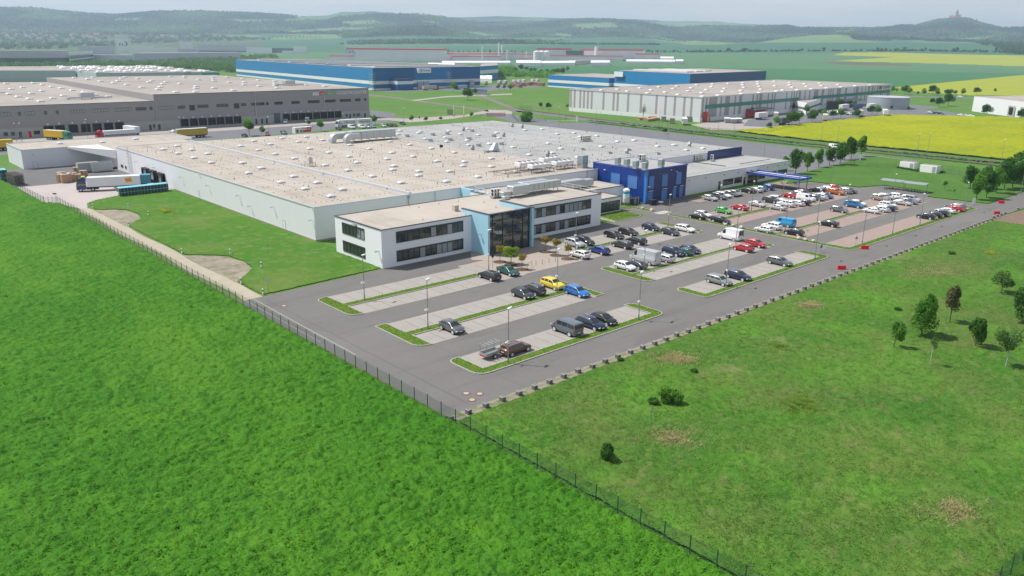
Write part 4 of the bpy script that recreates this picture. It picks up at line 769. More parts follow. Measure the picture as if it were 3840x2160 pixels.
for y in (144.3, 203): P_(MB().cyl((75.95,y,6.75), (75.75,y,6.6), .16, .22), 'camera', whitem, hall)
P_(MB().cyl((99.0,143.8,0),(99.0,143.8,6.9),.09).box(98.8,143.6,6.4,99.3,143.9,6.9), 'downpipe', steel2, hall); P_(MB().cyl((156.5,143.9,0),(156.5,143.9,7.4),.09), 'downpipe', steel2, hall); P_(MB().cyl((106.3,143.88,0),(106.3,143.88,6.9),.05), 'downpipe', steel2, hall)
sk = MB().bbox(-1.15,-.85,0,1.15,.85,.42,.06); dm = MB()
def skylight(mdome, nm='skylight'):
    n1 = 9; vs = []; fs = []; B = MB()
    for i in range(n1):
        for j in range(n1):
            u, v = i/(n1-1)*2-1, j/(n1-1)*2-1; B.v.append((u*1.12, v*.82, .425+.42*(1-u*u)**.6*(1-v*v)**.6))
    for i in range(n1-1):
        for j in range(n1-1): B.f.append((i*n1+j, (i+1)*n1+j, (i+1)*n1+j+1, i*n1+j+1)); B.mi.append(0)
    return B
SKM = skylight(dome).build('dome', dome, smooth=True); SKB = sk.build('skylight', steel)
curb = MB().bbox(-.7,-.7,0,.7,.7,1.0,.05).box(-1.15,-1.15,1.0,1.15,1.15,1.14); CURB = curb.build('roof_vent', steel)
cowl = MB().box(-.45,-.45,0,.45,.45,.9).add([(-.8,-.7,.9),(.8,-.7,.9),(.8,.7,.9),(-.8,.7,.9),(-.25,-.3,1.9),(.25,-.3,1.9),(.25,.3,1.9),(-.25,.3,1.9)], [(0,1,5,4),(1,2,6,5),(2,3,7,6),(3,0,4,7),(4,5,6,7),(3,2,1,0)]).build('vent_cowl', steel2)
sky_pts = [('i',1645,50)]+[('w',u,v) for u,v in ((65,123),(215,162),(75,198),(372,202),(235,242),(408,290),(722,293),(780,395),(912,345),(1237,428),(1107,487),(1475,490),(1350,553),(1728,558),(1610,627),(705,125),(838,72),(2030,427))]
CRP['w'] = (640, 500)
sky_pts += [('b',u,v) for u,v in ((145,1180),(260,1120),(195,1278),(428,1155),(505,1105),(540,1225),(672,1138),(735,1263),(385,1322),(58,1418),(695,1390),(945,1187),(938,1303),(1142,1225),(1018,1362),(925,1440),(1318,1328),(1365,1265),(1390,1397),(1348,1152),(1548,1185),(1765,1222),(1580,1303),(1375,1435),(1820,1350),(1995,1262),(2097,1355),(2080,1397),(2367,1322),(2367,1403),(25,1238))]
sky_pts += [('j',u,v) for u,v in ((190,645),(187,688),(495,647),(783,702),(468,747),(10,760),(1165,655))]
far_pts = [('b',u,v) for u,v in ((1450,1043),(1430,1080),(1655,1053),(1630,1070),(1758,1020),(1945,1000),(1940,1045),(2220,978),(2388,970),(2410,1003),(2130,1025),(2422,1065),(2238,1087),(1705,1125),(1905,1112),(2125,1142),(1920,1155),(2445,1115),(2350,1177),(2140,1188),(2055,1080))]
far_pts += [('j',u,v) for u,v in ((1258,233),(1428,225),(998,310),(898,370),(1135,405),(1490,367),(1580,273),(1750,262),(1980,290),(2355,337),(2190,348),(2025,398),(1620,418),(1300,480),(1530,462),(1788,505),(1810,300))]+[('c',u,v) for u,v in ((1463,1200),(1630,1187),(1755,1238),(1920,1220))]
dark_pts = [('j',u,v) for u,v in ((1833,425),(2107,462),(2298,430),(2400,500))]+[('c',1465,1275),('c',1275,1305)]
hx, hy = hall.location.x, hall.location.y
def roof_of(x): return ROOF[0 if x < 99.4 else 1 if x < 160.3 else 2 if x < 210.2 else 3]
allp = [(q, 0) for q in sky_pts]+[(q, 0) for q in far_pts]+[(q, 1) for q in dark_pts]
allp.sort(key=lambda a: math.hypot(*G(*a[0], z=7.4)))
DD = MB()
rest = MB()
domeD = SKM.data.copy(); domeD.materials[0] = domed
first = True
for n_, (q, dk) in enumerate(allp):
    x, y = G(*q, z=7.45); x = min(max(x, 77.5), 230); y = min(max(y, 145.8), 269)
    if n_ < 100:
        a = SKB if first else SKB.copy(); c = SKM if first else SKM.copy()
        if not first: COL.objects.link(a); COL.objects.link(c)
        first = False
        if dk: c.data = domeD
        a.parent = roof_of(x); a.location = (x-hx, y-hy, H1); c.parent = None; c.parent = roof_of(x); c.location = (x-hx, y-hy, H1)
        a.scale = c.scale = (.78, .85, .8)
for u, v in ((1522,1085),(1780,1072),(1925,1062),(2145,1112),(1755,1130),(2240,1178),(2395,1085),(2470,1163),(1955,1122),(2175,1035)):
    x, y = G('b', u, v, z=7.9); o = CURB if (u, v) == (1522,1085) else CURB.copy()
    if o is not CURB: COL.objects.link(o)
    o.parent = hall; o.location = (x-hx, y-hy, H1); o.scale = (.8, .8, .85)
for k_, u, v in (('j',638,225),('j',1130,185),('j',1230,195),('j',1042,280),('j',730,410),('j',1487,470),('j',2285,445),('c',1787,1180)):
    x, y = G(k_, u, v, z=7.9); o = cowl if (k_, u) == ('j',638) else cowl.copy()
    if o is not cowl: COL.objects.link(o)
    o.parent = hall; o.location = (x-hx, y-hy, H1); o.scale = (.8, .8, .85)
# little pipes and lightning-conductor blocks, one mesh part each roof
sm = MB()
def blk_(x, y, s, h): sm.box(x-s, y-s, H1, x+s, y+s, H1+h)
for y in np.arange(148.5, 269, 8.1):
    for x in np.arange(77.5, 230.5, 1.3):
        if random.random() < .8: blk_(x+random.uniform(-.1,.1), y+.35*math.sin(x*.05), .085, .1)
for x in np.arange(84, 230, 15.2):
    for y in np.arange(147, 269.5, 1.3):
        if random.random() < .8: blk_(x, y, .085, .1)
for i in range(260): blk_(random.uniform(77.5, 230), random.uniform(147, 269), .05, random.choice((.3,.45,.6)))
o = P_(sm, 'roof_fixings', mat('fixing', (.10,.095,.09), .8), hall); o['kind'] = 'stuff'
# plant on the roof
ahu = empty('air_handling_unit', (136, 235, H1), 0, 'long silver air handling unit with two curved duct bends on the big hall roof', 'ventilation unit')
b = MB(); L = 22.5
b.bbox(4.5,1.6,.9,22,5.2,3.5,.06); b.build('casing', steel, ahu)
b = MB()
for k in range(7): b.box(5.6+k*2.5,1.57,.95,5.68+k*2.5,1.6,3.45)
b.box(7.6,1.56,1.2,8.6,1.6,3.1); b.build('door_seam', steel2, ahu)
b = MB()
for k in range(8): b.box(22.0,1.7,1.0+k*.31,22.25,5.1,1.2+k*.31)
b.build('louvre', frame, ahu)
def bend(y0, y1, xo):
    B = MB(); seg = 8
    for k in range(seg):
        a0, a1 = k/seg*math.pi/2, (k+1)/seg*math.pi/2; R0, R1 = .5, 2.3; cx_, cz_ = xo+2.4, .75
        p = lambda r, a: (cx_-r*math.cos(a), cz_+r*math.sin(a))
        (xa,za),(xb,zb),(xc,zc),(xd,zd) = p(R0,a0), p(R1,a0), p(R1,a1), p(R0,a1)
        B.add([(xa,y0,za),(xb,y0,zb),(xc,y0,zc),(xd,y0,zd),(xa,y1,za),(xb,y1,zb),(xc,y1,zc),(xd,y1,zd)], [(0,3,2,1),(4,5,6,7),(1,2,6,5),(0,4,7,3)])
    B.box(xo+.1,y0,0,xo+1.9,y1,.76); B.box(cx_,y0,1.25,cx_+3.6,y1,3.05); return B
bend(-.3,1.4,1.0).build('duct_bend', steel, ahu); bend(3.2,5.2,-2.2).build('duct_bend', steel, ahu)
b = MB()
for x in (5,8,11,14,17,20,22): b.box(x,.9,.0,x+.1,1.0,.9).box(x,5.6,0,x+.1,5.7,.9).box(x-.05,.6,.75,x+.15,5.9,.88)
b.build('support_frame', steel2, ahu)
def cooler(loc, label):
    r = empty('dry_cooler', loc, 0, label, 'cooling unit', 'white fan coolers on the big hall roof')
    MB().bbox(0,0,1.2,6.6,2.1,2.1,.05).build('casing', whitem, r); f = MB()
    for k in range(4): f.cyl((.85+k*1.63,1.05,2.1),(.85+k*1.63,1.05,2.32),.68,n=14)
    f.build('fan_ring', whitem, r); f = MB()
    for k in range(4): f.cyl((.85+k*1.63,1.05,2.33),(.85+k*1.63,1.05,2.36),.58,n=14)
    f.build('fan', blackm, r); f = MB()
    for x in (.2,3.3,6.3):
        for y in (.1,1.9): f.box(x,y,0,x+.12,y+.12,1.2)
    f.box(.1,.1,.9,6.5,.2,1.0); f.build('leg', steel2, r); return r
cooler((141.6,154.2,H1), 'white four-fan cooler at the left of the group of four on the hall roof'); cooler((141.5,149.2,H1), 'white four-fan cooler nearest the roof edge in the group of four')
cooler((152.6,156.6,H1), 'white four-fan cooler furthest back in the group of four'); cooler((150.6,149.6,H1), 'white four-fan cooler nearest the blue block in the group of four')
rk = empty('pipe_rack', (132, 148, H1), 0, 'low rust-brown steel pipe rack spreading left from the white roof coolers', 'pipe rack'); b = MB()
for y, z in ((0,.9),(1.3,.9),(4.2,1.0),(5.4,1.0)): b.box(-2 if y > 3 else 0,y,z,26,y+.12,z+.12)
for x in range(0,26,4):
    for y in (0,5.4): b.box(x,y,0,x+.12,y+.12,1.0)
    b.box(x,0,.78,x+.12,5.5,.9)
b.build('rail', mat('rusty_steel', (.20,.16,.14), .7), rk)
def acrack(loc, n, label, rz=0):
    r = empty('condenser_rack', loc, rz, label, 'air conditioner'); f = MB().box(-.3,-.3,.3,n*.75+.4,1.1,.45)
    for x in (0,n*.75): f.box(x,-.2,0,x+.12,-.05,.3).box(x,.9,0,x+.12,1.05,.3)
    f.build('stand', steel2, r)
    for k in range(n): 
        c = MB().bbox(k*.78,0,.45,k*.78+.42,.95,2.0,.04).build('condenser', mat('cream_paint', (.62,.62,.58), .5), r)
        f = MB().cyl((k*.78+.21-.22,.47,1.6),(k*.78+.21-.24,.47,1.6),.36,n=12).cyl((k*.78-.01,.47,.85),(k*.78-.03,.47,.85),.36,n=12).build('fan', blackm, c)
    return r
x, y = G('c', 750, 1150, z=7.3); acrack((x-2,y,H1), 6, 'row of grey condensers on a stand far back on the grey hall roof')
b = empty('roof_chiller', (*G('b', 545, 1400, z=7.2), H1), 0, 'small beige roof chiller with a cylindrical head and side pipes on the hall roof', 'roof unit')
MB().cbox((0,0,1.5),(1.1,1.1,1.6)).cyl((0,0,2.3),(0,0,2.6),.5,.4,12).build('casing', mat('beige_metal', (.55,.52,.47), .6), b); MB().box(-.5,-.5,0,-.4,-.4,.7).box(.4,.4,0,.5,.5,.7).box(.4,-.5,0,.5,-.4,.7).box(-.5,.4,0,-.4,.5,.7).build('leg', steel2, b)
MB().path([(.5,0,.8),(1.6,0,.8),(1.8,.3,.1)], .1).cyl((-1.6,0,0),(-1.6,0,.8),.1).cyl((-2.1,.6,0),(-2.1,.6,.7),.09).build('pipe', steel2, b)
b = empty('exhaust_hood', (*G('j', 930, 450, z=7.2), H1), 0, 'dark framed base with a slanted grey exhaust hood on the grey hall roof', 'roof unit')
MB().box(-3,-1,.35,2.5,1,.6).box(-2.8,-.8,0,-2.6,-.6,.4).box(2.1,.6,0,2.3,.8,.4).build('base_frame', steel2, b); MB().add([(-.6,-.9,.6),(2,-.9,.6),(2,.9,.6),(-.6,.9,.6),(.9,-.5,2.7),(1.7,-.5,2.7),(1.7,.5,2.7),(.9,.5,2.7)], [(0,1,5,4),(1,2,6,5),(2,3,7,6),(3,0,4,7),(4,5,6,7)]).build('hood', steel, b)
b = empty('floodlight', (*G('j', 408, 430, z=7.2), H1), 0, 'small black box heater on a thin post by the hall roof joint', 'roof unit'); MB().cyl((0,0,0),(0,0,2.2),.05).build('post', steel2, b); MB().cbox((.3,0,1.1),(.9,.6,.8)).build('box', blackm, b)
# ---- left wing across the yard ----------------------------------------------
wing = bld('loading_wing', (53.5, 289), 'long low pale grey wing across the truck yard joined to the big hall')
P_(MB().prism([(53.5,289),(77,289),(107,289),(107,310),(53.5,310)], 0, 5.9).box(76.1,270.62,0,104,288.98,5.9), 'wall', wallw, wing)
P_(MB().box(53.7,289.2,5.9,106.8,309.8,6.0).box(76.4,270.7,5.905,103.8,289.1,6.005), 'roof', roofb, wing)
P_(MB().box(53.4,288.9,5.9,53.7,310.1,6.2).box(53.7,309.8,5.9,107.1,310.1,6.2).box(106.8,289,5.9,107.1,309.8,6.45).box(53.7,288.9,5.9,76.2,289.15,6.05), 'coping', coping, wing)
P_(MB().add([(76.0,270.6,3.4),(76.0,289,3.4),(66.5,289,5.6),(76,270.6,6.1),(76.0,289,6.1),(66.5,289,6.1)], [(0,1,2),(3,5,4),(0,2,5,3),(0,3,4,1),(1,4,5,2)]), 'canopy', whitem, wing)
door(wing, 'x', 289, 56.2, 57.6, .05, 2.2, wallw, fm=steel2)
for u, v in ((600,1172),(1030,1160),(1365,1127)):
    x, y = G('a', u, v, z=6.3); a = SKB.copy(); c = SKM.copy(); COL.objects.link(a); COL.objects.link(c); a.parent = c.parent = wing; a.location = c.location = (x-53.5, y-289, 6.0)
for u, v in ((335,98),(805,65),(1010,105)):
    x, y = G('i', u, v, z=4.7); P_(MB().box(max(54,x)-.2,288.5,4.4,max(54,x)+.2,288.99,4.5), 'wall_lamp', steel2, wing)
# ---- office -----------------------------------------------------------------
off = bld('office_building', (75.1, 117.9), 'two-storey white flat-roofed office with dark ribbon windows and a light blue glazed entrance')
HO = 7.1
P_(MB().prism([(75.1,117.9),(95.7,117.9),(107.5,117.9),(133.2,117.9),(133.2,139),(112.6,139),(112.6,134),(75.1,134)], 0, HO-.05), 'wall', plaster, off)
P_(MB().prism([(75.3,118.1),(96,118.1),(96,113.7),(106.7,113.7),(106.7,118.1),(133,118.1),(133,138.8),(112.8,138.8),(112.8,133.8),(75.3,133.8)], HO-.05, HO+.0), 'roof', roofb, off)
b = MB(); e = [(75.1,117.9),(95.7,117.9)]; c_ = .08
for x0, y0, x1, y1 in ((75.0,117.8,95.69,118.05),(107.51,117.8,133.3,118.05),(75.0,118.05,75.3,134.1),(75.3,133.85,112.5,134.1),(112.5,134.1,112.8,139.1),(112.8,138.85,133.3,139.1),(133.0,118.05,133.3,138.85)): b.box(x0,y0,HO-.04,x1,y1,HO+.1)
P_(b, 'coping', darkcop, off)
P_(MB().box(95.7,112.9,0,96.15,121,7.95), 'blue_fin', lblue, off); P_(MB().box(106.9,112.7,0,107.5,122.5,7.95), 'blue_fin', lblue, off)
P_(MB().box(95.65,112.8,7.95,96.2,121.05,8.08).box(96.2,112.95,7.88,106.85,113.5,8.0).box(106.85,112.6,7.95,107.55,122.55,8.08), 'fin_coping', darkcop, off)
ent = P_(MB().box(96.16,113.3,.05,106.89,113.6,7.88), 'entrance_glazing', glassg, off)
b = MB()
for x in (97.1,99.7,102.4,105.0,106.6): b.box(x-.05,113.2,.05,x+.05,113.299,7.88)
for z in (.1,1.7,3.2,5.1,6.55,7.8): b.box(96.16,113.21,z-.05,106.89,113.298,z+.05)
b.box(102.5,113.1,.05,102.6,113.2,2.4).box(104.6,113.1,.05,104.7,113.2,2.4); P_(b, 'mullion', frame, off).parent = ent
bpy.context.view_layer.update(); ent.children[0].location = (0,0,0)
for z0, z1 in ((4.28,6.38), (.78,2.88)):
    window(off, 'x', 117.9, 78.2, 93.6, z0, z1, 12, top=.18, curt=(4,7,8,9) if z0 < 1 else (6,9)); window(off, 'x', 117.9, 110.4, 129.8, z0, z1, 14, top=.18, shut=(9,10,11) if z0 > 1 else (), curt=(1,3,6,8)); window(off, 'y', 75.1, 123.5, 131.3, z0, z1, 6, shut=(0,1) if z0 > 1 else (), top=.22)
P_(MB().box(74.4,126,6.75,75.08,127,6.83).box(74.4,118.9,3.1,75.08,119.05,3.2).box(95.2,115.0,3.9,95.68,115.1,4.0).box(74.3,118.8,3.0,74.6,119.15,3.15).box(95.0,114.9,3.9,95.35,115.25,4.0), 'wall_lamp', steel2, off)
P_(MB().box(74.85,118,0,75.09,133.9,.1).box(75.1,117.6,0,95.6,117.88,.06), 'edge_slab', kerbm, off)
b = MB()
for u, v in ((190,1010),(390,975),(585,950),(228,1135),(660,1085),(965,1010),(845,960),(1085,985),(695,1060),(95,1000)):
    x, y = G('j', u, v, z=7.2); b.box(x-.12,y-.12,HO,x+.12,y+.12,HO+.1).cyl((x,y,HO),(x,y,HO+.5),.025,n=4)
P_(b, 'lightning_rod', steel2, off); P_(MB().cbox((*G('j',558,1045,z=7.2),HO+.6),(1.0,.9,1.2)), 'roof_vent', mat('brick_vent', (.50,.40,.36), .8), off)
rail = MB()
def railing(B, pts, z, h=1.1):
    for (x0,y0),(x1,y1) in zip(pts[:-1], pts[1:]):
        n = max(1, int(math.hypot(x1-x0, y1-y0)/2.2))
        for k in range(n+1): t = k/n; B.cyl((x0+(x1-x0)*t,y0+(y1-y0)*t,z),(x0+(x1-x0)*t,y0+(y1-y0)*t,z+h),.03,n=4)
        for zz in (.55,1.1): B.cyl((x0,y0,z+zz),(x1,y1,z+zz),.035,n=5)
railing(rail, [(106,133.2),(112.2,133.2),(113.2,138.4),(123,138.4)], HO); railing(rail, [(132.6,138.4),(132.6,119)], HO); P_(rail, 'railing', mat('white_rail', (.72,.75,.76), .4, metal=.2), off)
av = empty('ventilation_unit', (111.5, 126.5, HO), 0, 'long silver ventilation unit on legs across the office roof', 'ventilation unit')
MB().bbox(7.5,0,.9,17.5,1.7,2.5,.05).bbox(7.5,2.1,.9,15.5,3.8,2.5,.05).build('casing', steel, av); MB().bbox(2.6,-.3,.6,7.49,1.9,2.5,.1).build('duct', steel, av); MB().bbox(.2,.2,.5,2.6,1.7,1.5,.08).bbox(-.4,-.9,.1,1.0,.2,.8,.05).build('intake', steel, av)
b = MB()
for x in (3.5,7,10,13,16.5): b.box(x,.1,0,x+.1,.2,.9).box(x,1.4,0,x+.1,1.5,.9).box(x,3.4,0,x+.1,3.5,.9)
b.build('leg', steel2, av); b = MB()
for x in (9,10.4,12.2,13.6,15.2): b.box(x,-.02,.95,x+.06,-.003,2.45)
b.build('door_seam', frame, av); acrack((110.6,128.6,HO), 3, 'pair of white twin-fan condensers at the left end of the office roof plant', 0)
# low link building with its own unit
lk = bld('link_building', (133.3, 126), 'low white flat-roofed link with dark glazing between the office and the blue block')
P_(MB().box(133.31,126,0,149.6,132.8,3.5).box(133.32,132.81,0,158.6,143.95,4.3), 'wall', plaster, lk); P_(MB().box(133.4,126.15,3.5,149.45,132.75,3.56).box(133.4,132.9,4.3,158.5,143.9,4.36), 'roof', roofb, lk)
P_(MB().box(133.35,125.9,3.5,149.7,126.14,3.68).box(149.46,126.14,3.5,149.7,132.8,3.68).box(133.4,132.7,4.3,158.7,132.88,4.48).box(158.51,132.88,4.3,158.7,143.9,4.48), 'coping', darkcop, lk)
window(lk, 'x', 126, 140.5, 149.2, .25, 2.75, 7, d=.08, grp=1); window(lk, 'y', 149.6, 126.5, 132, .25, 2.75, 4, out=1, d=.08)
a2 = empty('ventilation_unit', (138, 136.2, 4.36), 0, 'second silver ventilation unit on the low roof behind the office railing', 'ventilation unit'); MB().bbox(0,0,.6,9.5,2.6,2.3,.06).bbox(9.6,.2,.5,13,2.4,2.0,.06).build('casing', steel, a2); b = MB()
for x in (.5,4,8,12): b.box(x,.2,0,x+.1,.3,.6).box(x,2.2,0,x+.1,2.3,.6)
b.build('leg', steel2, a2)
# ---- blue block ----------------------------------------------------------------
bl = bld('blue_plant_building', (160.9, 127.5), 'dark blue ribbed metal-clad plant block with pale blue doors in the middle of the site')
HB = 8.7
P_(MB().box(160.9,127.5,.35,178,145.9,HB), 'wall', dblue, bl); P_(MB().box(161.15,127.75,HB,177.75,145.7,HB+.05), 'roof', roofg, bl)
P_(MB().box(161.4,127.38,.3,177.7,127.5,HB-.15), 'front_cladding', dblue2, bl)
P_(MB().box(160.8,127.3,HB-.15,178.1,127.55,HB+.15).box(160.8,127.55,HB-.15,161.0,146,HB+.15).box(177.85,127.55,HB-.15,178.1,146,HB+.15).box(161,145.75,HB-.1,177.85,146,HB+.15), 'coping', mat('violet_coping', (.07,.10,.42), .4), bl)
P_(MB().box(160.75,127.28,.3,161.35,127.38,HB-.15).box(160.75,127.38,.3,160.88,128.0,HB-.15), 'corner_trim', bluetrim, bl); P_(MB().box(160.95,127.55,0,177.95,145.8,.35), 'plinth', plinth, bl)
for x0, x1 in ((161.9,163.9),(167.3,169.6),(173.3,175.5)): 
    w_ = P_(MB().box(x0,127.3,3.8,x1,127.375,6.98), 'louvre_panel', bluedoor, bl)
for y0, y1, z0, z1 in ((136.2,139.2,3.5,6.6),(130.4,133.4,3.5,6.6)): P_(MB().box(160.8,y0,z0,160.895,y1,z1).box(160.76,y0-.08,z1,160.895,y1+.08,z1+.1).box(160.76,y0-.1,z0,160.799,y0-.02,z1).box(160.76,y1+.02,z0,160.799,y1+.1,z1), 'louvre_panel', bluedoor, bl)
for x0, x1 in ((161.6,163.7),(167.4,169.6),(172.2,173.6),(175.0,176.5)):
    door(bl, 'x', 127.38, x0, x1, .05, 2.9, bluedoor); P_(MB().box(x0+.3,127.1,3.15,x1-.1,127.37,3.25), 'lamp_strip', whitem, bl)
P_(MB().cbox((170.8,127.25,7.9),(.4,.25,.15)).cbox((173.2,127.25,7.2),(.4,.25,.15)).cbox((160.7,141.5,7.2),(.25,.5,.2)).cbox((161.8,127.2,4.4),(.6,.3,.2)), 'floodlight', whitem, bl)
def rooftower(x, y, s, h, z, lab):
    r = empty('roof_vent_stack', (x, y, z), 0, lab, 'roof vent', 'square grey vent stacks on the blue block'); MB().box(-s/2,-s/2,0,s/2,s/2,h*.32).build('base', steel, r); MB().bbox(-s/2-.06,-s/2-.06,h*.32+.01,s/2+.06,s/2+.06,h,.04).build('hood', mat('grey_green_metal', (.30,.36,.37), .45, metal=.3), r)
for (u, v, s), l in zip(((625,360,1.15),(805,390,1.15),(985,430,1.15),(1170,460,1.15),(1495,400,1.2)), ('first','second','third','fourth')): 
    x, y = ground_x = G('src', 2200+u*.18634, 540+(v+60)*.18634, z=HB+.1); rooftower(x, y, s, 2.0, HB+.05, l+' from the left of the row of four grey vent stacks on the blue block')
x, y = G('src', 2200+1495*.18634, 540+465*.18634, z=HB+.1); rooftower(x, y, 1.2, 2.1, HB+.05, 'grey vent stack standing apart near the right edge of the blue block roof')
x, y = G('src', 2200+120*.18634, 540+440*.18634, z=H1); rooftower(159.2, 148.2, 2.0, 3.4, H1, 'tall square grey-green vent tower on the hall roof just left of the blue block')
acrack((171.0,137.5,HB+.05), 3, 'pair of slim white condensers on the blue block roof')
TKX, TKY = G('src', 2347, 768)
tk = empty('gas_tank', (TKX, TKY, 0), 0, 'white upright cylindrical gas tank with a blue band beside the blue block', 'tank')
MB().cyl((0,0,.7),(0,0,3.9),.85,n=20).cyl((0,0,3.9),(0,0,4.25),.85,.45,n=20).build('vessel', whitem, tk, smooth=True, ang=40); MB().cyl((0,0,2.9),(0,0,3.5),.865,n=20,cap=False).build('band', mat('cyan_paint', (.02,.36,.55), .4), tk, smooth=True); MB().cbox((.5,.5,.35),(.15,.15,.7)).cbox((-.5,.5,.35),(.15,.15,.7)).cbox((0,-.6,.35),(.15,.15,.7)).build('leg', steel2, tk); MB().path([(.9,0,.3),(1.1,0,4.0),(.5,0,4.5),(0,0,4.3)], .05).path([(-1.3,-.6,.2),(-1.2,-.5,1.6),(-.5,-.6,1.6)], .08).build('pipe', steel, tk)
fc = empty('tank_enclosure', (TKX-1.9,TKY-1.9,0), 0, 'steel mesh enclosure around the white gas tank', 'fence'); b = MB()
meshm = mat('mesh_grey', (.10,.12,.11), .8, alpha=.16, spec=.1); PTS = [(0,3.6),(0,0),(4.2,-.3),(4.2,2.2)]
for (x0,y0),(x1,y1) in zip(PTS[:-1], PTS[1:]): b.quad((x0,y0,.1),(x1,y1,.1),(x1,y1,2.2),(x0,y0,2.2))
b.build('mesh_panel', meshm, fc)
for x0, y0 in PTS: MB().box(x0-.04,y0-.04,0,x0+.04,y0+.04,2.3).build('post', steel2, fc)
bn = empty('waste_container', (161.2,125.4,0), 0, 'black wheeled waste containers at the foot of the blue block corner', 'bin'); MB().bbox(-.7,-.5,.2,1.3,.6,1.3,.1).build('body', blackm, bn); MB().box(-.75,-.55,1.3,1.35,.65,1.42).build('lid', mat('bin_lid', (.04,.045,.05), .5), bn)
bx2 = empty('equipment_box', (157.6,128.6,0), 0, 'dark grey plinth box under the blue block corner by the tank', 'cabinet'); MB().bbox(0,0,0,2.8,1.6,1.5,.04).build('casing', mat('charcoal', (.05,.055,.065), .6), bx2); MB().box(.2,-.02,.1,1.2,-.001,1.4).build('door', steel2, bx2)
# ---- low right wing --------------------------------------------------------------
rw = bld('canteen_wing', (178.1, 128.3), 'long single-storey pale wing right of the blue block with ribbon windows')
P_(MB().box(178.2,128.3,0,232.4,145.9,4.85), 'wall', wallw, rw); P_(MB().box(178.4,128.6,4.85,232.2,145.6,4.9), 'roof', roofg, rw); P_(MB().box(178.12,128.2,4.85,232.5,128.58,5.1).box(232.22,128.58,4.85,232.5,145.6,5.1).box(178.5,131.4,4.9,231,131.5,4.98), 'coping', coping, rw)
for x0, x1, n in ((196.8,202,5),(202.6,206.5,4),(222,225.6,4),(226.4,231.9,6),(215.4,219.2,4)): window(rw, 'x', 128.3, x0, x1, .85, 2.55, n, d=.07)
door(rw, 'x', 128.3, 194.4, 195.8, .05, 2.4, glass, fm=whitem); door(rw, 'x', 128.3, 207.2, 208.6, .05, 2.4, glass, fm=whitem); window(rw, 'x', 128.3, 209.6, 215, .1, 2.6, 5, d=.1, name='entrance_glazing')
for x in (180.5,188,197,204,211,220,226,230): P_(MB().cbox((x,128.15,4.0),(.3,.25,.15)), 'wall_lamp', frame, rw)
x, y = G('g', 1370, 275, z=5); acrack((x-2,y-1,4.9), 6, 'dense row of cream condensers on the low wing roof beside the pale hall wall'); x, y = G('g', 1538, 280, z=5); acrack((x,y,4.9), 1, 'single cream condenser on the low wing roof')
P_(MB().box(206,134,4.9,206.4,145,5.05).box(214,134,4.9,231,134.3,5.0), 'roof_joint', frame, rw)
cn = bld('staff_canopy', (208.2, 110.6), 'long blue entrance canopy on posts reaching out over the car park', 'canopy')
P_(MB().box(208.3,111.0,3.3,208.6,128.1,3.85).box(214.2,111.0,3.3,214.5,128.1,3.85).box(208.3,110.7,3.3,214.5,110.99,3.85), 'fascia', mat('canopy_blue', (.015,.06,.32), .4), cn)
P_(MB().box(208.61,111.0,3.42,214.19,128.1,3.52), 'deck', mat('canopy_deck', (.55,.54,.54), .7, var=.3, vscale=1), cn); P_(MB().box(211.1,111,3.53,211.4,128.1,3.75), 'roof_rib', MATS['canopy_blue'], cn)
for x, y in ((209.2,111.6),(213.6,111.6)): P_(MB().cyl((x,y,0),(x,y,4.4),.1), 'post', MATS['canopy_blue'], cn)
# ---- bicycle shelters ---------------------------------------------------------------
shf = mat('shelter_roof', (.24,.28,.30), .5)
def shelter(loc, lab):
    r = empty('bicycle_shelter', loc, R(-84), lab, 'shelter', 'bicycle shelters on the north lawn'); MB().add([(-3.1,-1.3,2.35),(3.1,-1.3,2.35),(3.1,1.6,2.6),(-3.1,1.6,2.6),(-3.1,-1.3,2.43),(3.1,-1.3,2.43),(3.1,1.6,2.68),(-3.1,1.6,2.68)], [(3,2,1,0),(4,5,6,7),(0,1,5,4),(1,2,6,5),(2,3,7,6),(3,0,4,7)]).build('roof', shf, r)
    for x, y in ((-2.9,-1.1),(2.9,-1.1),(-2.9,1.4),(2.9,1.4)): MB().cyl((x,y,0),(x,y,2.8),.06).build('post', steel2, r)
    b = MB()
    for k in range(9): b.path([(-2.8+k*.7,.6,0),(-2.8+k*.7,.6,.6),(-2.8+k*.7,1.2,.6)], .03, 4)
    b.build('bike_rack', steel2, r); return r
shelter((*G('h',1240,560),0), 'left one of the two grey-roofed bicycle shelters on the lawn'); shelter((*G('h',1470,590),0), 'right one of the two grey-roofed bicycle shelters on the lawn')
bkm = mat('bike_frame', (.04,.045,.06), .4); 
bk = empty('bicycle'); 
MB().path([(-.5,0,.33),(-.1,0,.75),(.4,0,.78),(.5,0,.33),(0,0,.3),(-.1,0,.75)], .03, 5).path([(-.5,0,.33),(0,0,.3),(.4,0,.78),(.38,0,1.0)], .03, 5).build('frame', bkm, bk)
for x in (-.5,.5):
    f = MB(); pts = [(x+.33*math.cos(a), 0, .34+.33*math.sin(a)) for a in np.linspace(0, 6.283, 13)]; f.path(pts, .025, 4); f.build('wheel', blackm, bk)
MB().cbox((-.12,0,.82),(.25,.12,.06)).build('saddle', blackm, bk); MB().path([(.38,-.28,1.0),(.38,.28,1.0)], .02, 4).build('handlebar', steel2, bk); register(bk)
BK = [(1170,555),(1185,558),(1222,560),(1250,562),(1270,565),(1395,575),(1415,578),(1440,582),(1475,585),(1500,588),(1520,592)]
for i, (u, v) in enumerate(BK): place(bk, (*G('h', u, v+8), 0), R(20)+random.uniform(-.3,.3), ordinal(i+1)+' parked bicycle from the left under the two grey shelters', 'bicycles under the shelters', 'bicycle')
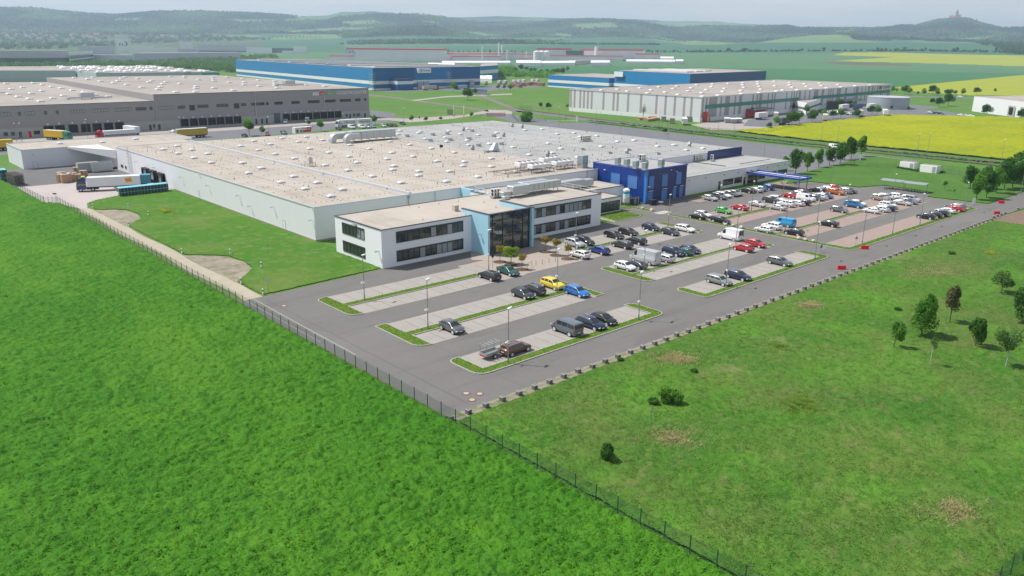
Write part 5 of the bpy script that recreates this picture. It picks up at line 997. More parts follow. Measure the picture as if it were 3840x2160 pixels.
for i, (u, v) in enumerate(((140,515),(265,515),(280,516))): place(bk, (*G('h', u, v), 0), R(70), ('bicycle leaning at the left of the rack by the blue canopy','nearer of two bicycles right in the rack by the blue canopy','further of two bicycles right in the rack by the blue canopy')[i], 'bicycles beside the blue canopy', 'bicycle')
# white containers on the lawn
def box_building(name, x0, y0, x1, y1, h, lab, cat='container', wm=None, rm=None, grp=None):
    r = bld(name, (x0, y0), lab, cat, grp); P_(MB().bbox(x0,y0,0,x1,y1,h,.05), 'body', wm or whitem, r); P_(MB().box(x0+.12,y0+.12,h+.002,x1-.12,y1-.12,h+.04), 'roof', rm or rooff, r)
    P_(MB().box(x0-.02,y0+.3,.15,x0-.002,y0+1.4,h-.3), 'door', steel, r); return r
box_building('garage_box', 279.6, 108.8, 282.8, 113.6, 2.4, 'left one of two white prefabricated garages beyond the lawn', 'garage', grp='white garages beyond the lawn')
box_building('garage_box', 276.3, 100.3, 279.7, 105.6, 2.5, 'right and larger one of two white prefabricated garages beyond the lawn', 'garage', grp='white garages beyond the lawn')
hb = make_bush('clipped_hedge', 'dark', .9, 1.0, 700, .14, 71)
for i in range(7): place(hb, (*G('h', 1310+i*32, 352+i*6), 0), i, ordinal(i+1)+' low dark bush from the left at the foot of the white garages', 'low bushes by the white garages', 'bush')
for i in range(5): place(hb, (*G('h', 1560+i*50, 385+i*4), 0), i, ordinal(i+1)+' low dark bush from the left under the larger white garage', 'low bushes by the white garages', 'bush')
# sliding gate by the tree row
gt = empty('road_gate', (*G('h', 925, 272), 0), R(95), 'white cantilever sliding gate beside the tree row on the access road', 'gate'); b = MB(); 
for z in (.4,1.6): b.box(0,-.05,z,6,.05,z+.12)
for k in range(16): b.box(k*.4,-.03,.4,k*.4+.05,.03,1.6)
b.build('gate_leaf', whitem, gt); MB().box(-.2,-.15,0,.05,.15,2.2).build('post', whitem, gt)
# ================================================================== VEHICLES
def paint_mat(name, c, metal=.35, rough=.28): return mat('paint_'+name, c, rough, metal=metal, coat=.8)
PAINT = {n: paint_mat(n, c, m_) for n, c, m_ in (('white',(.78,.79,.80),0),('black',(.012,.013,.016),.2),('grey',(.16,.165,.17),.5),('dkgrey',(.055,.06,.068),.4),('silver',(.52,.54,.56),.3),('yellow',(.75,.56,.01),0),
  ('blue',(.015,.17,.58),.2),('navy',(.012,.025,.07),.3),('dkblue',(.02,.05,.28),.3),('green',(.01,.10,.08),.3),('lime',(.06,.45,.06),.1),('red',(.50,.008,.02),.1),('orange',(.55,.13,.02),.3),('brown',(.16,.075,.05),.4),
  ('beige',(.42,.38,.34),.5),('teal',(.18,.32,.36),.4),('skyblue',(.01,.30,.62),.1),('sage',(.27,.31,.29),.4),('maroon',(.09,.02,.03),.4),('midblue',(.02,.18,.42),.3),('slate',(.13,.17,.19),.4),('mauve',(.21,.20,.22),.5))}
carglass = mat('car_glass', (.012,.016,.018), .05, spec=.9, coat=.5); tyre = mat('tyre', (.02,.02,.021), .85); rimm = mat('alloy_rim', (.62,.62,.64), .35, metal=.3); lampm = mat('headlight', (.75,.78,.8), .1, coat=1.); tail = mat('taillight', (.38,.01,.012), .2, coat=.5); platem = mat('plate', (.75,.75,.74), .5); trimm = mat('car_trim', (.02,.02,.022), .6)
TY = dict(
 hatch=dict(L=4.25,W=1.8,H=1.47,top=[(0,.62),(.015,.98),(.05,1.06),(.16,1.40),(.30,1.46),(.48,1.47),(.58,1.40),(.735,1.0),(.9,.86),(.975,.70),(1,.50)],belt=[(0,.6),(.03,.95),(.2,.98),(.72,.93),(.9,.80),(1,.5)],win=[(.10,.25),(.27,.45),(.47,.66)],ws=(.575,.725),rw=(.05,.15)),
 wagon=dict(L=4.75,W=1.83,H=1.48,top=[(0,.62),(.01,1.0),(.035,1.08),(.11,1.40),(.25,1.47),(.5,1.48),(.6,1.41),(.735,1.0),(.9,.86),(.975,.70),(1,.50)],belt=[(0,.6),(.03,.96),(.2,.97),(.72,.93),(.9,.80),(1,.5)],win=[(.07,.235),(.255,.44),(.46,.67)],ws=(.60,.725),rw=(.035,.105)),
 sedan=dict(L=4.7,W=1.8,H=1.43,top=[(0,.60),(.01,.95),(.10,1.0),(.15,1.03),(.27,1.36),(.38,1.42),(.52,1.42),(.6,1.35),(.73,1.0),(.9,.85),(.975,.70),(1,.48)],belt=[(0,.6),(.03,.9),(.15,.95),(.72,.92),(.9,.79),(1,.48)],win=[(.22,.31),(.33,.48),(.5,.66)],ws=(.60,.72),rw=(.155,.265)),
 coupe=dict(L=4.55,W=1.84,H=1.36,top=[(0,.62),(.01,.98),(.06,1.02),(.2,1.26),(.36,1.36),(.5,1.35),(.58,1.28),(.72,.98),(.9,.82),(.975,.68),(1,.48)],belt=[(0,.6),(.03,.93),(.2,.95),(.7,.90),(.9,.77),(1,.48)],win=[(.18,.36),(.38,.63)],ws=(.58,.71),rw=(.07,.195)),
 suv=dict(L=4.55,W=1.86,H=1.68,top=[(0,.72),(.012,1.12),(.04,1.2),(.11,1.58),(.25,1.66),(.5,1.68),(.6,1.60),(.73,1.17),(.9,1.02),(.975,.86),(1,.58)],belt=[(0,.7),(.03,1.08),(.2,1.12),(.72,1.08),(.9,.95),(1,.58)],win=[(.08,.235),(.255,.44),(.46,.67)],ws=(.6,.72),rw=(.045,.105)),
 mpv=dict(L=4.8,W=1.9,H=1.72,top=[(0,.70),(.012,1.08),(.03,1.2),(.08,1.62),(.25,1.71),(.55,1.72),(.66,1.6),(.82,1.13),(.92,1.0),(.98,.84),(1,.56)],belt=[(0,.7),(.03,1.04),(.2,1.08),(.8,1.03),(.92,.9),(1,.56)],win=[(.06,.25),(.27,.47),(.49,.74)],ws=(.665,.81),rw=(.035,.075)),
 van=dict(L=4.95,W=1.95,H=1.97,top=[(0,.75),(.008,1.2),(.02,1.9),(.06,1.96),(.4,1.97),(.66,1.95),(.70,1.88),(.84,1.22),(.94,1.08),(.985,.86),(1,.58)],belt=[(0,.8),(.02,1.18),(.6,1.18),(.83,1.12),(.94,.98),(1,.58)],win=[(.05,.28),(.30,.52),(.54,.72)],ws=(.705,.83),rw=(.001,.001)),
 panel=dict(L=4.95,W=1.95,H=1.97,top=[(0,.75),(.008,1.2),(.02,1.9),(.06,1.96),(.4,1.97),(.66,1.95),(.70,1.88),(.84,1.22),(.94,1.08),(.985,.86),(1,.58)],belt=[(0,.8),(.02,1.18),(.6,1.18),(.83,1.12),(.94,.98),(1,.58)],win=[(.55,.72)],ws=(.705,.83),rw=None),
 high=dict(L=5.35,W=2.0,H=2.5,top=[(0,.78),(.006,1.3),(.015,2.42),(.05,2.5),(.5,2.5),(.66,2.4),(.72,2.0),(.84,1.3),(.93,1.12),(.985,.9),(1,.6)],belt=[(0,.8),(.02,1.25),(.6,1.25),(.83,1.2),(.93,1.02),(1,.6)],win=[(.60,.745)],ws=(.725,.835),rw=None),
 sprinter=dict(L=6.2,W=2.05,H=2.75,top=[(0,.8),(.005,1.4),(.012,2.68),(.04,2.75),(.5,2.75),(.72,2.66),(.77,2.35),(.87,1.42),(.95,1.2),(.99,.95),(1,.62)],belt=[(0,.8),(.02,1.35),(.6,1.35),(.86,1.3),(.95,1.1),(1,.62)],win=[(.69,.80)],ws=(.775,.865),rw=None))
def interp(P, t): return float(np.interp(t, [a for a, _ in P], [b for _, b in P]))
def make_car(kind):
    D = TY[kind]; L, W, H = D['L'], D['W'], D['H']; root = empty(kind+'_car' if kind not in ('van','panel','high','sprinter') else 'van')
    ts = sorted(set([a for a, _ in D['top']]+[a for a, _ in D['belt']]+[.06,.12,.18,.22,.8,.86,.945,.99])); ts = [t for i, t in enumerate(ts) if i == 0 or t-ts[i-1] > .004]
    big = H > 1.9
    def sec(t):
        zt = interp(D['top'], t); zb = min(interp(D['belt'], t), zt-.02); e = 1-max(0, (abs(t-.5)-.40)/.10)**2*.16
        w = W/2*e; gh = max(0, zt-zb); hb = min(1, gh/.45); wt = w*((.93 if big else .74)*hb+.90*(1-hb)) if gh > .03 else w*.92
        lo = .30 if .05 < t < .95 else .38
        return [(w*.86,lo),(w*.97,lo+.12),(w,(lo+zb)/2+.08),(w*.985,zb-.06),(w*.955,zb),(wt+.015,zt-.05),(wt-.06,zt),(wt*.5,zt+.015),(0,zt+.02)]
    B = MB(); S = []
    for t in ts:
        s = sec(t); row = [(x, (t-.5)*L, z) for x, z in s]+[(-x, (t-.5)*L, z) for x, z in s[::-1][1:]]; S.append(row)
    m = len(S[0])
    for r_ in S: B.v += r_
    for i in range(len(S)-1):
        for j in range(m-1): a = i*m+j; B.f.append((a, a+1, a+m+1, a+m)); B.mi.append(0)
        B.f.append((i*m+m-1, i*m, (i+1)*m, (i+1)*m+m-1)); B.mi.append(0)
    B.f.append(tuple(range(m-1,-1,-1))); B.mi.append(0); k = (len(S)-1)*m; B.f.append(tuple(k+j for j in range(m))); B.mi.append(0)
    body = B.build('body', PAINT['white'], root, smooth=True, ang=38); body.material_slots[0].link = 'OBJECT'
    # glass laid 8 mm proud of the shell
    def side(t, s, sgn, o=.008):
        q = sec(t); (x0,z0), (x1,z1) = q[4], q[5]; return (sgn*(x0+(x1-x0)*s+o), (t-.5)*L, z0+(z1-z0)*s+o*.3)
    for sgn in (-1, 1):
        G_ = MB()
        for (a, b) in D['win']:
            n = 3
            for i in range(n):
                t0, t1 = a+(b-a)*i/n, a+(b-a)*(i+1)/n; G_.quad(side(t0,.10,sgn), side(t1,.10,sgn), side(t1,.90,sgn), side(t0,.90,sgn))
        G_.build('side_windows', carglass, root)
    def topq(t0, t1, inset=.07):
        G_ = MB(); n = 3
        for i in range(n):
            ta, tb = t0+(t1-t0)*i/n, t0+(t1-t0)*(i+1)/n; qa, qb = sec(ta), sec(tb)
            def row(q, t): 
                y = (t-.5)*L; up = .012; return [(x*(1 if j else 1), y, z+up) for j, (x, z) in enumerate(((q[6][0]-.0,q[6][1]),(q[7][0],q[7][1]),(0,q[8][1]),(-q[7][0],q[7][1]),(-q[6][0],q[6][1])))]
            ra, rb = row(qa, ta), row(qb, tb); sh = .01 if t0 > .5 else -.01
            for j in range(4): G_.quad(*[(p[0], p[1]+sh, p[2]) for p in (ra[j], ra[j+1], rb[j+1], rb[j])])
        return G_
    topq(*D['ws']).build('windscreen', carglass, root)
    if D['rw'] and D['rw'][1]-D['rw'][0] > .02: topq(*D['rw']).build('rear_window', carglass, root)
    elif D['rw'] or kind == 'high':
        zt = H-.15; MB().box(-W*.38, -L/2-.012+.008, 1.28, -.06, -L/2-.002, zt-.1).box(.06, -L/2-.012+.008, 1.28, W*.38, -L/2-.002, zt-.1).build('rear_window', carglass, root)
    wr = .33 if H < 1.55 else .36; wy = (.5-.19)*L
    for y in (wy, -wy*(1.0 if not big else .95)):
        for sx in (-1, 1):
            x = sx*(W/2-.10); w_ = MB().cyl((x-.11,y,wr),(x+.11,y,wr),wr,n=18).build('wheel', tyre, root)
            MB().cyl((x+sx*.105,y,wr),(x+sx*.125,y,wr),wr*.76,n=12).build('rim', rimm, w_)
    ar = MB()
    for y in (wy, -wy*(1.0 if not big else .95)):
        for sx in (-1, 1): ar.cyl((sx*(W/2-.12),y,wr+.03),(sx*(W/2-.012),y,wr+.03),wr+.075,n=18)
    ar.build('wheel_arches', trimm, root)
    zf = interp(D['top'], .95)
    for sx in (-1, 1):
        MB().bbox(sx*W*.36-.17, L/2-.20, zf-.24, sx*W*.36+.17, L/2-.045, zf-.08, .02).build('headlight', lampm, root)
        zr = .85 if not big else 1.05; MB().bbox(sx*W*.40-.10, -L/2-.015, zr, sx*W*.40+.10, -L/2+.12, zr+(.16 if not big else .35), .02).build('taillight', tail, root)
        tm = D['ws'][1]-.02; MB().bbox(sx*(W/2+.02)-.07, (tm-.5)*L-.08, interp(D['belt'], tm)-.02, sx*(W/2+.02)+.07, (tm-.5)*L+.04, interp(D['belt'], tm)+.12, .02).build('mirror', trimm, root)
    MB().box(-.26, L/2-.005, .45, .26, L/2+.012, .56).build('number_plate', platem, root); MB().box(-.26, -L/2-.012, .62, .26, -L/2+.003, .73).build('number_plate', platem, root)
    MB().box(-W*.36, L/2-.03, .34, W*.36, L/2+.008, .44).build('grille', trimm, root)
    if kind in ('wagon','suv'):
        r_ = MB()
        for sx in (-1, 1): r_.path([(sx*W*.33,-L*.36,H+.0),(sx*W*.33,-L*.3,H+.05),(sx*W*.33,L*.02,H+.05),(sx*W*.33,L*.08,H-.02)], .02, 5)
        r_.build('roof_rails', rimm, root)
    return register(root)
CARS = {k: make_car(k) for k in TY}
NCAR = 0
def setpaint(o, m):
    for c in o.children:
        if c.name.startswith('body'):
            c.material_slots[0].link = 'OBJECT'; c.material_slots[0].material = m
bpy.context.view_layer.update()
def car(kind, colr, k, u, v, face, label, group=None, rz=None, sc=None, cat=None, z=.7):
    x, y = G(k, u, v, z=z*(sc or 1)); rot = {'N': 0., 'S': math.pi, 'E': -math.pi/2, 'W': math.pi/2}.get(face, 0.) if rz is None else rz
    rot += random.uniform(-.025, .025)
    o = place(CARS[kind], (x, y, .012), rot, label, group, cat or ('van' if kind in ('van','panel','high','sprinter') else 'car'), sc)
    CP.append((o, colr)); return o
CP = []
GA = 'cars parked in the near car park'; GB = 'cars parked in the far car park'
for row in (
 ('hatch','grey','f',255,868,'S','grey hatchback parked alone at the left end of the middle island'), ('hatch','dkgrey','f',970,535,'S','dark grey small hatchback beside a grey crossover facing the other way'), ('suv','dkgrey','f',1072,498,'N','dark grey crossover backed between the grey hatchback and the yellow car'),
 ('suv','yellow','f',1268,442,'S','bright yellow small crossover, the only yellow car'), ('wagon','blue','f',1512,512,'S','bright blue estate car at the rounded end of the middle island'), ('sedan','green','f',820,305,'S','dark green saloon car with pale window frames beside the forecourt trees'),
 ('wagon','black','f',630,352,'N','black estate car next to the dark green saloon'), ('van','slate','f',1410,885,'N','grey-blue passenger van with dark windows in the front row'), ('wagon','navy','f',1652,832,'S','dark blue estate car right of the grey-blue passenger van'), ('hatch','black','f',1782,790,'S','black small hatchback furthest right in the front row'),
 ('hatch','white','f',1542,140,'N','white hatchback beside the forecourt trees'), ('wagon','dkblue','f',1735,98,'N','royal blue estate car beside the white hatchback by the forecourt'),
 ('suv','silver','g',150,1105,'S','silver-white electric car in the back row nearest the office'), ('suv','black','g',245,1085,'S','black tall car right behind the silver-white electric car'), ('wagon','black','g',545,1020,'S','left of two black estate cars parked side by side in the back row'), ('wagon','black','g',690,988,'S','right of two black estate cars side by side, with sun glinting on its bonnet'),
 ('hatch','navy','g',915,942,'S','black hatchback alone at the right end of the back row'), ('wagon','white','g',1260,955,'S','white estate car at the rounded right end of the back island'), ('hatch','dkgrey','g',1108,987,'S','grey-blue hatchback beside the white estate on the back island'), ('wagon','dkgrey','g',625,1115,'N','dark grey-green estate with its back to the lane, left of a near twin'), ('wagon','black','g',765,1075,'N','black estate with its back to the lane beside a lamp post'),
 ('hatch','white','g',655,1332,'S','white five-door hatchback at the left end of the second island'), ('coupe','dkgrey','g',762,1312,'N','dark grey car squeezed between the white hatchback and the silver van'), ('sprinter','silver','g',855,1268,'N','tall long silver panel van'), ('wagon','silver','g',1035,1250,'N','silver estate car directly behind the tall silver van'),
 ('suv','navy','g',1140,1190,'S','dark blue large off-roader with roof rails in the second island row'), ('hatch','green','g',1245,1185,'N','small dark green car hidden between two dark blue cars'), ('hatch','navy','g',1312,1165,'S','dark blue boxy hatchback right of the small green car'),
 ('high','white','g',1712,1035,'N','white high-roofed panel van'), ('hatch','red','g',1845,1148,'N','bright red three-door hatchback facing away beside a lamp post'), ('hatch','red','g',1972,1105,'S','crimson hatchback at the rounded end of the second island'), ('wagon','grey','g',2210,1285,'S','grey estate alone at the right of the third island'),
 ('wagon','sage','D',1808,704,'S','pale grey-green estate car at the left of the third island'), ('wagon','navy','D',1857,692,'S','dark blue estate car right beside the pale grey-green estate')): car(*row[:6], row[6], GA)
for row in (
 ('coupe','black','g',1385,832,'N','black car before a white one at the left edge of the far car park'), ('hatch','white','g',1442,812,'S','white hatchback half hidden behind the black car at the left edge'), ('wagon','black','g',1618,870,'S','black estate with bright window trim at the grass verge of the far car park'), ('hatch','lime','g',1645,775,'S','bright green hatchback, the only bright green car'), ('sedan','red','g',1808,742,'N','dark red saloon between the bright green hatchback and a silver coupe'), ('coupe','silver','g',1985,708,'S','silver coupe right of the dark red saloon'),
 ('sedan','silver','g',2188,742,'N','silver-white saloon at the near end of the upper paver strip'), ('suv','white','g',2275,708,'N','white off-roader behind the silver-white saloon'), ('hatch','white','g',2372,700,'N','small white car between the white off-roader and a black estate'), ('wagon','black','g',2432,690,'N','black estate right of the small white car'),
 ('suv','dkgrey','g',2125,672,'S','dark blue-grey crossover in the upper row'), ('wagon','white','g',2180,655,'S','white estate behind the dark blue-grey crossover'), ('sedan','red','g',2312,622,'N','bright red saloon in the upper row right of the white estate'), ('wagon','mauve','g',2372,603,'N','mauve-grey estate just behind the bright red saloon'), ('wagon','maroon','g',2455,597,'S','dark maroon estate in the upper row under the canopy end'),
 ('panel','white','g',2475,655,'S','white passenger van with two square side windows'), ('hatch','slate','h',485,648,'S','slate grey car tucked between the white van and a white crossover'), ('suv','white','h',508,635,'N','white crossover showing its back beside a blue car'), ('hatch','dkblue','h',575,625,'S','blue hatchback right of the white crossover'),
 ('hatch','silver','g',1510,648,'S','leftmost silver hatchback in the row along the pale wall'), ('suv','grey','g',1598,635,'S','second car from the left in the row along the pale wall, grey'), ('wagon','white','g',1642,617,'S','white estate third from the left in the row along the pale wall'), ('wagon','grey','g',1715,605,'S','grey estate fourth from the left in the row along the pale wall'), ('hatch','sage','g',1765,598,'S','sage green hatchback at the right end of the row along the pale wall'),
 ('coupe','black','g',1880,570,'N','black open-top car with a beige soft top near the entrance doors'), ('sedan','silver','g',1962,566,'N','silver saloon right of the black soft-top car'), ('hatch','teal','g',2005,553,'N','pale blue hatchback near the canopy'), ('suv','dkblue','g',2078,542,'N','dark blue off-roader right under the canopy edge'),
 ('wagon','black','h',500,568,'N','black estate at the left of the top row beyond the canopy'), ('wagon','silver','h',572,555,'N','silver estate in the top row beyond the canopy'), ('hatch','red','h',637,537,'N','red hatchback furthest back in the top row beside a lamp post'), ('suv','orange','h',685,590,'S','orange crossover, the only orange car'), ('suv','beige','h',757,578,'N','beige off-roader behind the orange crossover'), ('hatch','navy','h',818,573,'S','dark hatchback at the right end of the top row'),
 ('mpv','midblue','h',865,717,'S','blue people carrier in the middle of the far car park'), ('hatch','white','h',905,700,'S','white car just behind the blue people carrier'), ('hatch','mauve','h',715,763,'S','grey small hatchback alone left of the blue people carrier'), ('panel','skyblue','h',165,903,'N','bright sky blue panel van'),
 ('hatch','white','g',2055,962,'N','white hatchback nearest the boulders beside the sky blue van'), ('suv','white','g',2132,932,'N','white off-roader between the white hatchback and the sky blue van'), ('hatch','black','h',262,990,'N','black hatchback at the near corner of the far car park'), ('coupe','black','h',608,902,'N','long low black car alone beside a lamp post'),
 ('hatch','white','h',1040,773,'N','white hatchback at the left of the pair row right of the people carrier'), ('wagon','white','h',1118,757,'N','white estate right behind the left white hatchback'), ('wagon','navy','h',1190,748,'N','dark blue estate between two white cars'), ('suv','white','h',1210,725,'S','white off-roader beside a lamp post in the fourth row'),
 ('suv','beige','h',1130,650,'S','brownish silver crossover at the left of the right-hand group'), ('wagon','silver','h',1192,635,'S','silver estate just behind the brownish silver crossover'), ('suv','white','h',1258,632,'N','white off-roader before the bicycle shelters'), ('coupe','silver','h',1352,693,'S','silver coupe at the right-hand lane'), ('sedan','mauve','h',1412,680,'S','mauve-grey saloon behind the silver coupe'), ('mpv','silver','h',1440,660,'S','pale silver people carrier at the right end of that row'),
 ('hatch','black','h',1590,830,'N','black hatchback leftmost of the dark trio at the right end'), ('hatch','black','h',1657,816,'N','black hatchback in the middle of the dark trio at the right end'), ('suv','navy','h',1717,803,'N','dark blue off-roader rightmost of the dark trio at the right end'), ('coupe','white','h',1785,774,'N','long white car between the dark trio and the red car'), ('hatch','red','h',1880,756,'N','red hatchback near the end of the last row'), ('wagon','grey','h',1885,735,'N','grey estate last in the row beyond the red hatchback')): car(*row[:6], row[6], GB)
GC = 'vehicles in the surrounding yards'
for row in (
 ('hatch','red','b',115,1078,None,'dark red car in the logistics lane beside the roof edge',1.2), ('suv','grey','b',280,1067,None,'grey off-roader in the logistics lane',1.5), ('hatch','black','b',830,1025,None,'black car in front of the black and white lorry',1.5), ('sedan','navy','b',1475,970,None,'dark car alone right of the white containers',1.4), ('hatch','silver','b',1280,995,None,'silver car first in the line beside the white containers',1.5), ('hatch','black','b',1342,990,None,'black car in the line beside the white containers',1.5), ('hatch','maroon','b',1392,990,None,'maroon car last in the line beside the white containers',1.5), ('hatch','teal','b',1175,1002,None,'pale turquoise car beside the white courier vans',1.5),
 ('panel','white','b',298,957,None,'white van parked at the loading doors left',2.3), ('high','white','b',515,947,None,'white courier van with a red patch at the loading doors',2.3), ('panel','white','b',960,1012,None,'white courier van nose-on behind the duct',1.5), ('panel','white','b',1062,1008,None,'white courier van before the right container',1.5), ('panel','silver','b',1120,1006,None,'silver van before the right container',1.5), ('hatch','black','a',2462,1095,None,'black car beside the bare tree in the logistics lane',1.5),
 ('panel','white','d',660,1212,None,'white van driving on the service road behind the tree row',1.0), ('suv','white','d',1935,707,None,'white off-roader driving on the road under the yellow field',1.5), ('hatch','silver','d',1632,863,None,'silver car left of the line beside the round drive',1.4), ('hatch','black','d',1682,866,None,'dark car in the line beside the round drive',1.4), ('wagon','navy','d',1732,870,None,'dark estate at the right of the line beside the round drive',1.4), ('sedan','white','d',1948,888,None,'white car left of the three before the white building',1.4), ('sedan','silver','d',1995,893,None,'silver car in the middle of the three before the white building',1.4), ('sedan','white','d',2040,897,None,'white car right of the three before the white building',1.4),
 ('hatch','black','d',545,862,None,'black car left in the warehouse visitors row',1.3), ('hatch','silver','d',600,858,None,'silver car second in the warehouse visitors row',1.3), ('hatch','white','d',640,856,None,'white car third in the warehouse visitors row',1.3), ('panel','white','d',690,866,None,'white van in the warehouse visitors row',1.3), ('hatch','black','d',770,874,None,'dark car right of the van in the warehouse visitors row',1.3), ('suv','silver','d',818,876,None,'silver off-roader at the right of the warehouse visitors row',1.3),
 ('sedan','white','a',930,1,None,'',0)):
    if row[7]: car(row[0], row[1], *row[2:5], 'E', row[6], GC, rz=row[7]+math.pi/2 if row[7] < 2 else 2.6)
# brown estate with its flatbed trailer, both turned along the row
car('wagon','brown','f',893,1082,'E','brown estate car turned sideways with a trailer behind it', GA, rz=-math.pi/2+.06)
tl = empty('car_trailer', (*G('f', 640, 1150, z=.4), 0), .04, 'galvanised box trailer with a ladder frame on top hitched behind the brown car', 'trailer')
gs = mat('trailer_zinc', (.36,.38,.39), .5, metal=.4)
MB().box(-1.3,-.65,.5,1.3,.65,.56).box(-1.3,-.65,.56,1.3,-.61,.92).box(-1.3,.61,.56,1.3,.65,.92).box(-1.3,-.61,.56,-1.26,.61,.92).box(1.26,-.61,.56,1.3,.61,.92).build('box', gs, tl)
b = MB()
for x in (-1.25,1.25):
    for y in (-.6,.6): b.cyl((x,y,.9),(x,y,2.0),.045,n=5)
for y in (-.6,.6): b.cyl((-1.25,y,2.0),(1.25,y,2.0),.03,n=5).cyl((-1.25,y,1.25),(1.25,y,1.25),.02,n=5)
for x in (-1.25,-.6,0,.6,1.25): b.cyl((x,-.6,2.0),(x,.6,2.0),.045,n=5)
b.build('rack', gs, tl)
for y in (-.78,.78): w_ = MB().cyl((.1,y-.09,.3),(.1,y+.09,.3),.3,n=16).build('wheel', tyre, tl); MB().cyl((.1,y-.1,.3),(.1,y+.1,.3),.19,n=10).build('rim', rimm, w_)
MB().path([(1.3,-.4,.5),(2.3,0,.5)],.04).path([(1.3,.4,.5),(2.3,0,.5)],.04).path([(2.3,0,.5),(2.9,0,.5)],.045).cyl((2.0,.12,.15),(2.0,.22,.15),.14,n=10).build('drawbar', gs, tl); MB().box(-1.36,-.6,.45,-1.31,.6,.6).build('light_bar', tail, tl)
# --- lorries
def lorry(loc, rz, cabc, boxc, label, L=13.2, H=2.7, cab=True, roofc=None, stripe=None, name='lorry', grp=None, curtain_=False):
    r = empty(name, (loc[0], loc[1], .012), rz, label, 'lorry' if cab else 'trailer', grp)      # nose at +y, origin mid-trailer
    bm_ = mat('lorry_'+boxc[0], boxc[1], .5, var=.15, vscale=.6); MB().bbox(-1.25,-L/2,1.2,1.25,L/2,1.2+H,.04).build('cargo_box', bm_, r); MB().box(-.6,-L/2+.1,.85,.6,L/2-.2,1.19).build('chassis', trimm, r)
    if roofc: MB().box(-1.22,-L/2+.05,1.2+H+.002,1.22,L/2-.05,1.2+H+.03).build('cargo_roof', mat('lorry_'+roofc[0], roofc[1], .5), r)
    if stripe: MB().box(-1.26,-L/2+.3,1.35,-1.252,L/2-.3,1.75).box(1.252,-L/2+.3,1.35,1.26,L/2-.3,1.75).build('stripe', mat('lorry_'+stripe[0], stripe[1], .5), r)
    ys = [-L/2+1.6,-L/2+2.9,-L/2+4.2]
    if cab:
        c = L/2+.35; cm = mat('cab_'+cabc[0], cabc[1], .35, coat=.6); B = MB(); pts = [(c,.9),(c,3.6),(c+.6,3.8),(c+1.5,3.5),(c+2.15,2.5),(c+2.3,1.9),(c+2.35,.5),(c+.1,.5)]
        vs = [(-1.22,y,z) for y,z in pts]+[(1.22,y,z) for y,z in pts]; n = len(pts); B.add(vs, [tuple(range(n)), tuple(range(2*n-1,n-1,-1))]+[(i,n+i,n+(i+1)%n,(i+1)%n) for i in range(n)]); cb = B.build('cab', cm, r)
        MB().quad((-1.1,c+2.29,1.95),(1.1,c+2.29,1.95),(1.05,c+2.17,2.52+.02),(-1.05,c+2.17,2.54)).quad((-1.05,c+2.175,2.56),(1.05,c+2.175,2.56),(1.0,c+1.75,3.18),(-1.0,c+1.75,3.18)).build('windscreen', carglass, cb)
        for sx in (-1,1): MB().box(sx*1.226-.004,c+1.0,2.0,sx*1.226+.004,c+1.9,2.7).build('side_window', carglass, cb); MB().box(sx*1.0-.2,c+2.34,.8,sx*1.0+.2,c+2.38,1.0).build('headlight', lampm, cb)
        MB().box(-1.0,L/2-2.6,.5,1.0,L/2+.3,1.0).build('frame', trimm, r); ys += [L/2-1.2, L/2+1.75]
    else: MB().box(-1.0,L/2-3,0,-.85,L/2-2.8,1.2).box(.85,L/2-3,0,1.0,L/2-2.8,1.2).build('landing_leg', trimm, r)
    for y in ys:
        for sx in (-1,1): w_ = MB().cyl((sx*1.22-sx*.34,y,.5),(sx*1.22,y,.5),.5,n=16).build('wheel', tyre, r); MB().cyl((sx*1.215,y,.5),(sx*1.235,y,.5),.28,n=10).build('rim', rimm, w_)
    return r
WH = ('white', (.74,.75,.76)); YE = ('yellow', (.72,.45,.02)); OC = ('ochre', (.50,.34,.05)); GR_ = ('greenc', (.02,.28,.16)); 
x, y = G('i', 1180, 452, z=0); lr = lorry((64.0,233.1), R(71), ('navy', (.015,.03,.14)), WH, 'dark blue lorry with a white box trailer and orange cube emblem turning in the yard', L=13.0, H=2.5)
MB().add([(-1.262,-4.6,2.1),(-1.262,-2.9,1.95),(-1.262,-2.6,3.2),(-1.262,-4.3,3.35)], [(0,1,2,3)]).build('emblem', mat('orange_emblem', (.75,.36,.02), .5), lr); MB().add([(-1.268,-4.2,2.4),(-1.268,-3.2,2.55),(-1.268,-3.1,2.8),(-1.268,-4.1,2.65)], [(0,1,2,3)]).build('emblem_mark', mat('emblem_grey', (.28,.2,.12), .5), lr)
MB().box(-1.23,6.9,2.0-.15,1.23,9.22,2.0-.05).box(-.8,7.0,3.75,.8,7.8,4.0).build('cab_stripe', mat('lime_paint', (.55,.7,.02), .4), lr)
def at_px(k, u, v, z=2.2): return G(k, u, v, z=z)
lorry(at_px('a',560,1085), R(205), GR_, YE, 'yellow box lorry with a green cab backed at a loading door', L=11, roofc=('pale', (.6,.6,.5))); lorry(at_px('a',1200,1085,1.5), R(93), ('redc', (.5,.01,.03)), WH, 'white trailer with a purple stripe behind a red cab', L=13, H=2.2, stripe=('purple', (.25,.05,.2)))
lorry(at_px('a',1325,1040), R(10), ('x', (0,0,0)), WH, 'white trailer with its curtain torn open backed at a loading door', L=10, cab=False, name='trailer'); lorry(at_px('a',1930,1065), R(93), ('whitec', (.7,.7,.72)), OC, 'ochre curtain-sided lorry with a white cab', L=13, roofc=('cream', (.7,.68,.6)))
lorry(at_px('a',15,1185), R(93), GR_, YE, 'yellow lorry cut off by the left edge of the picture', L=7)
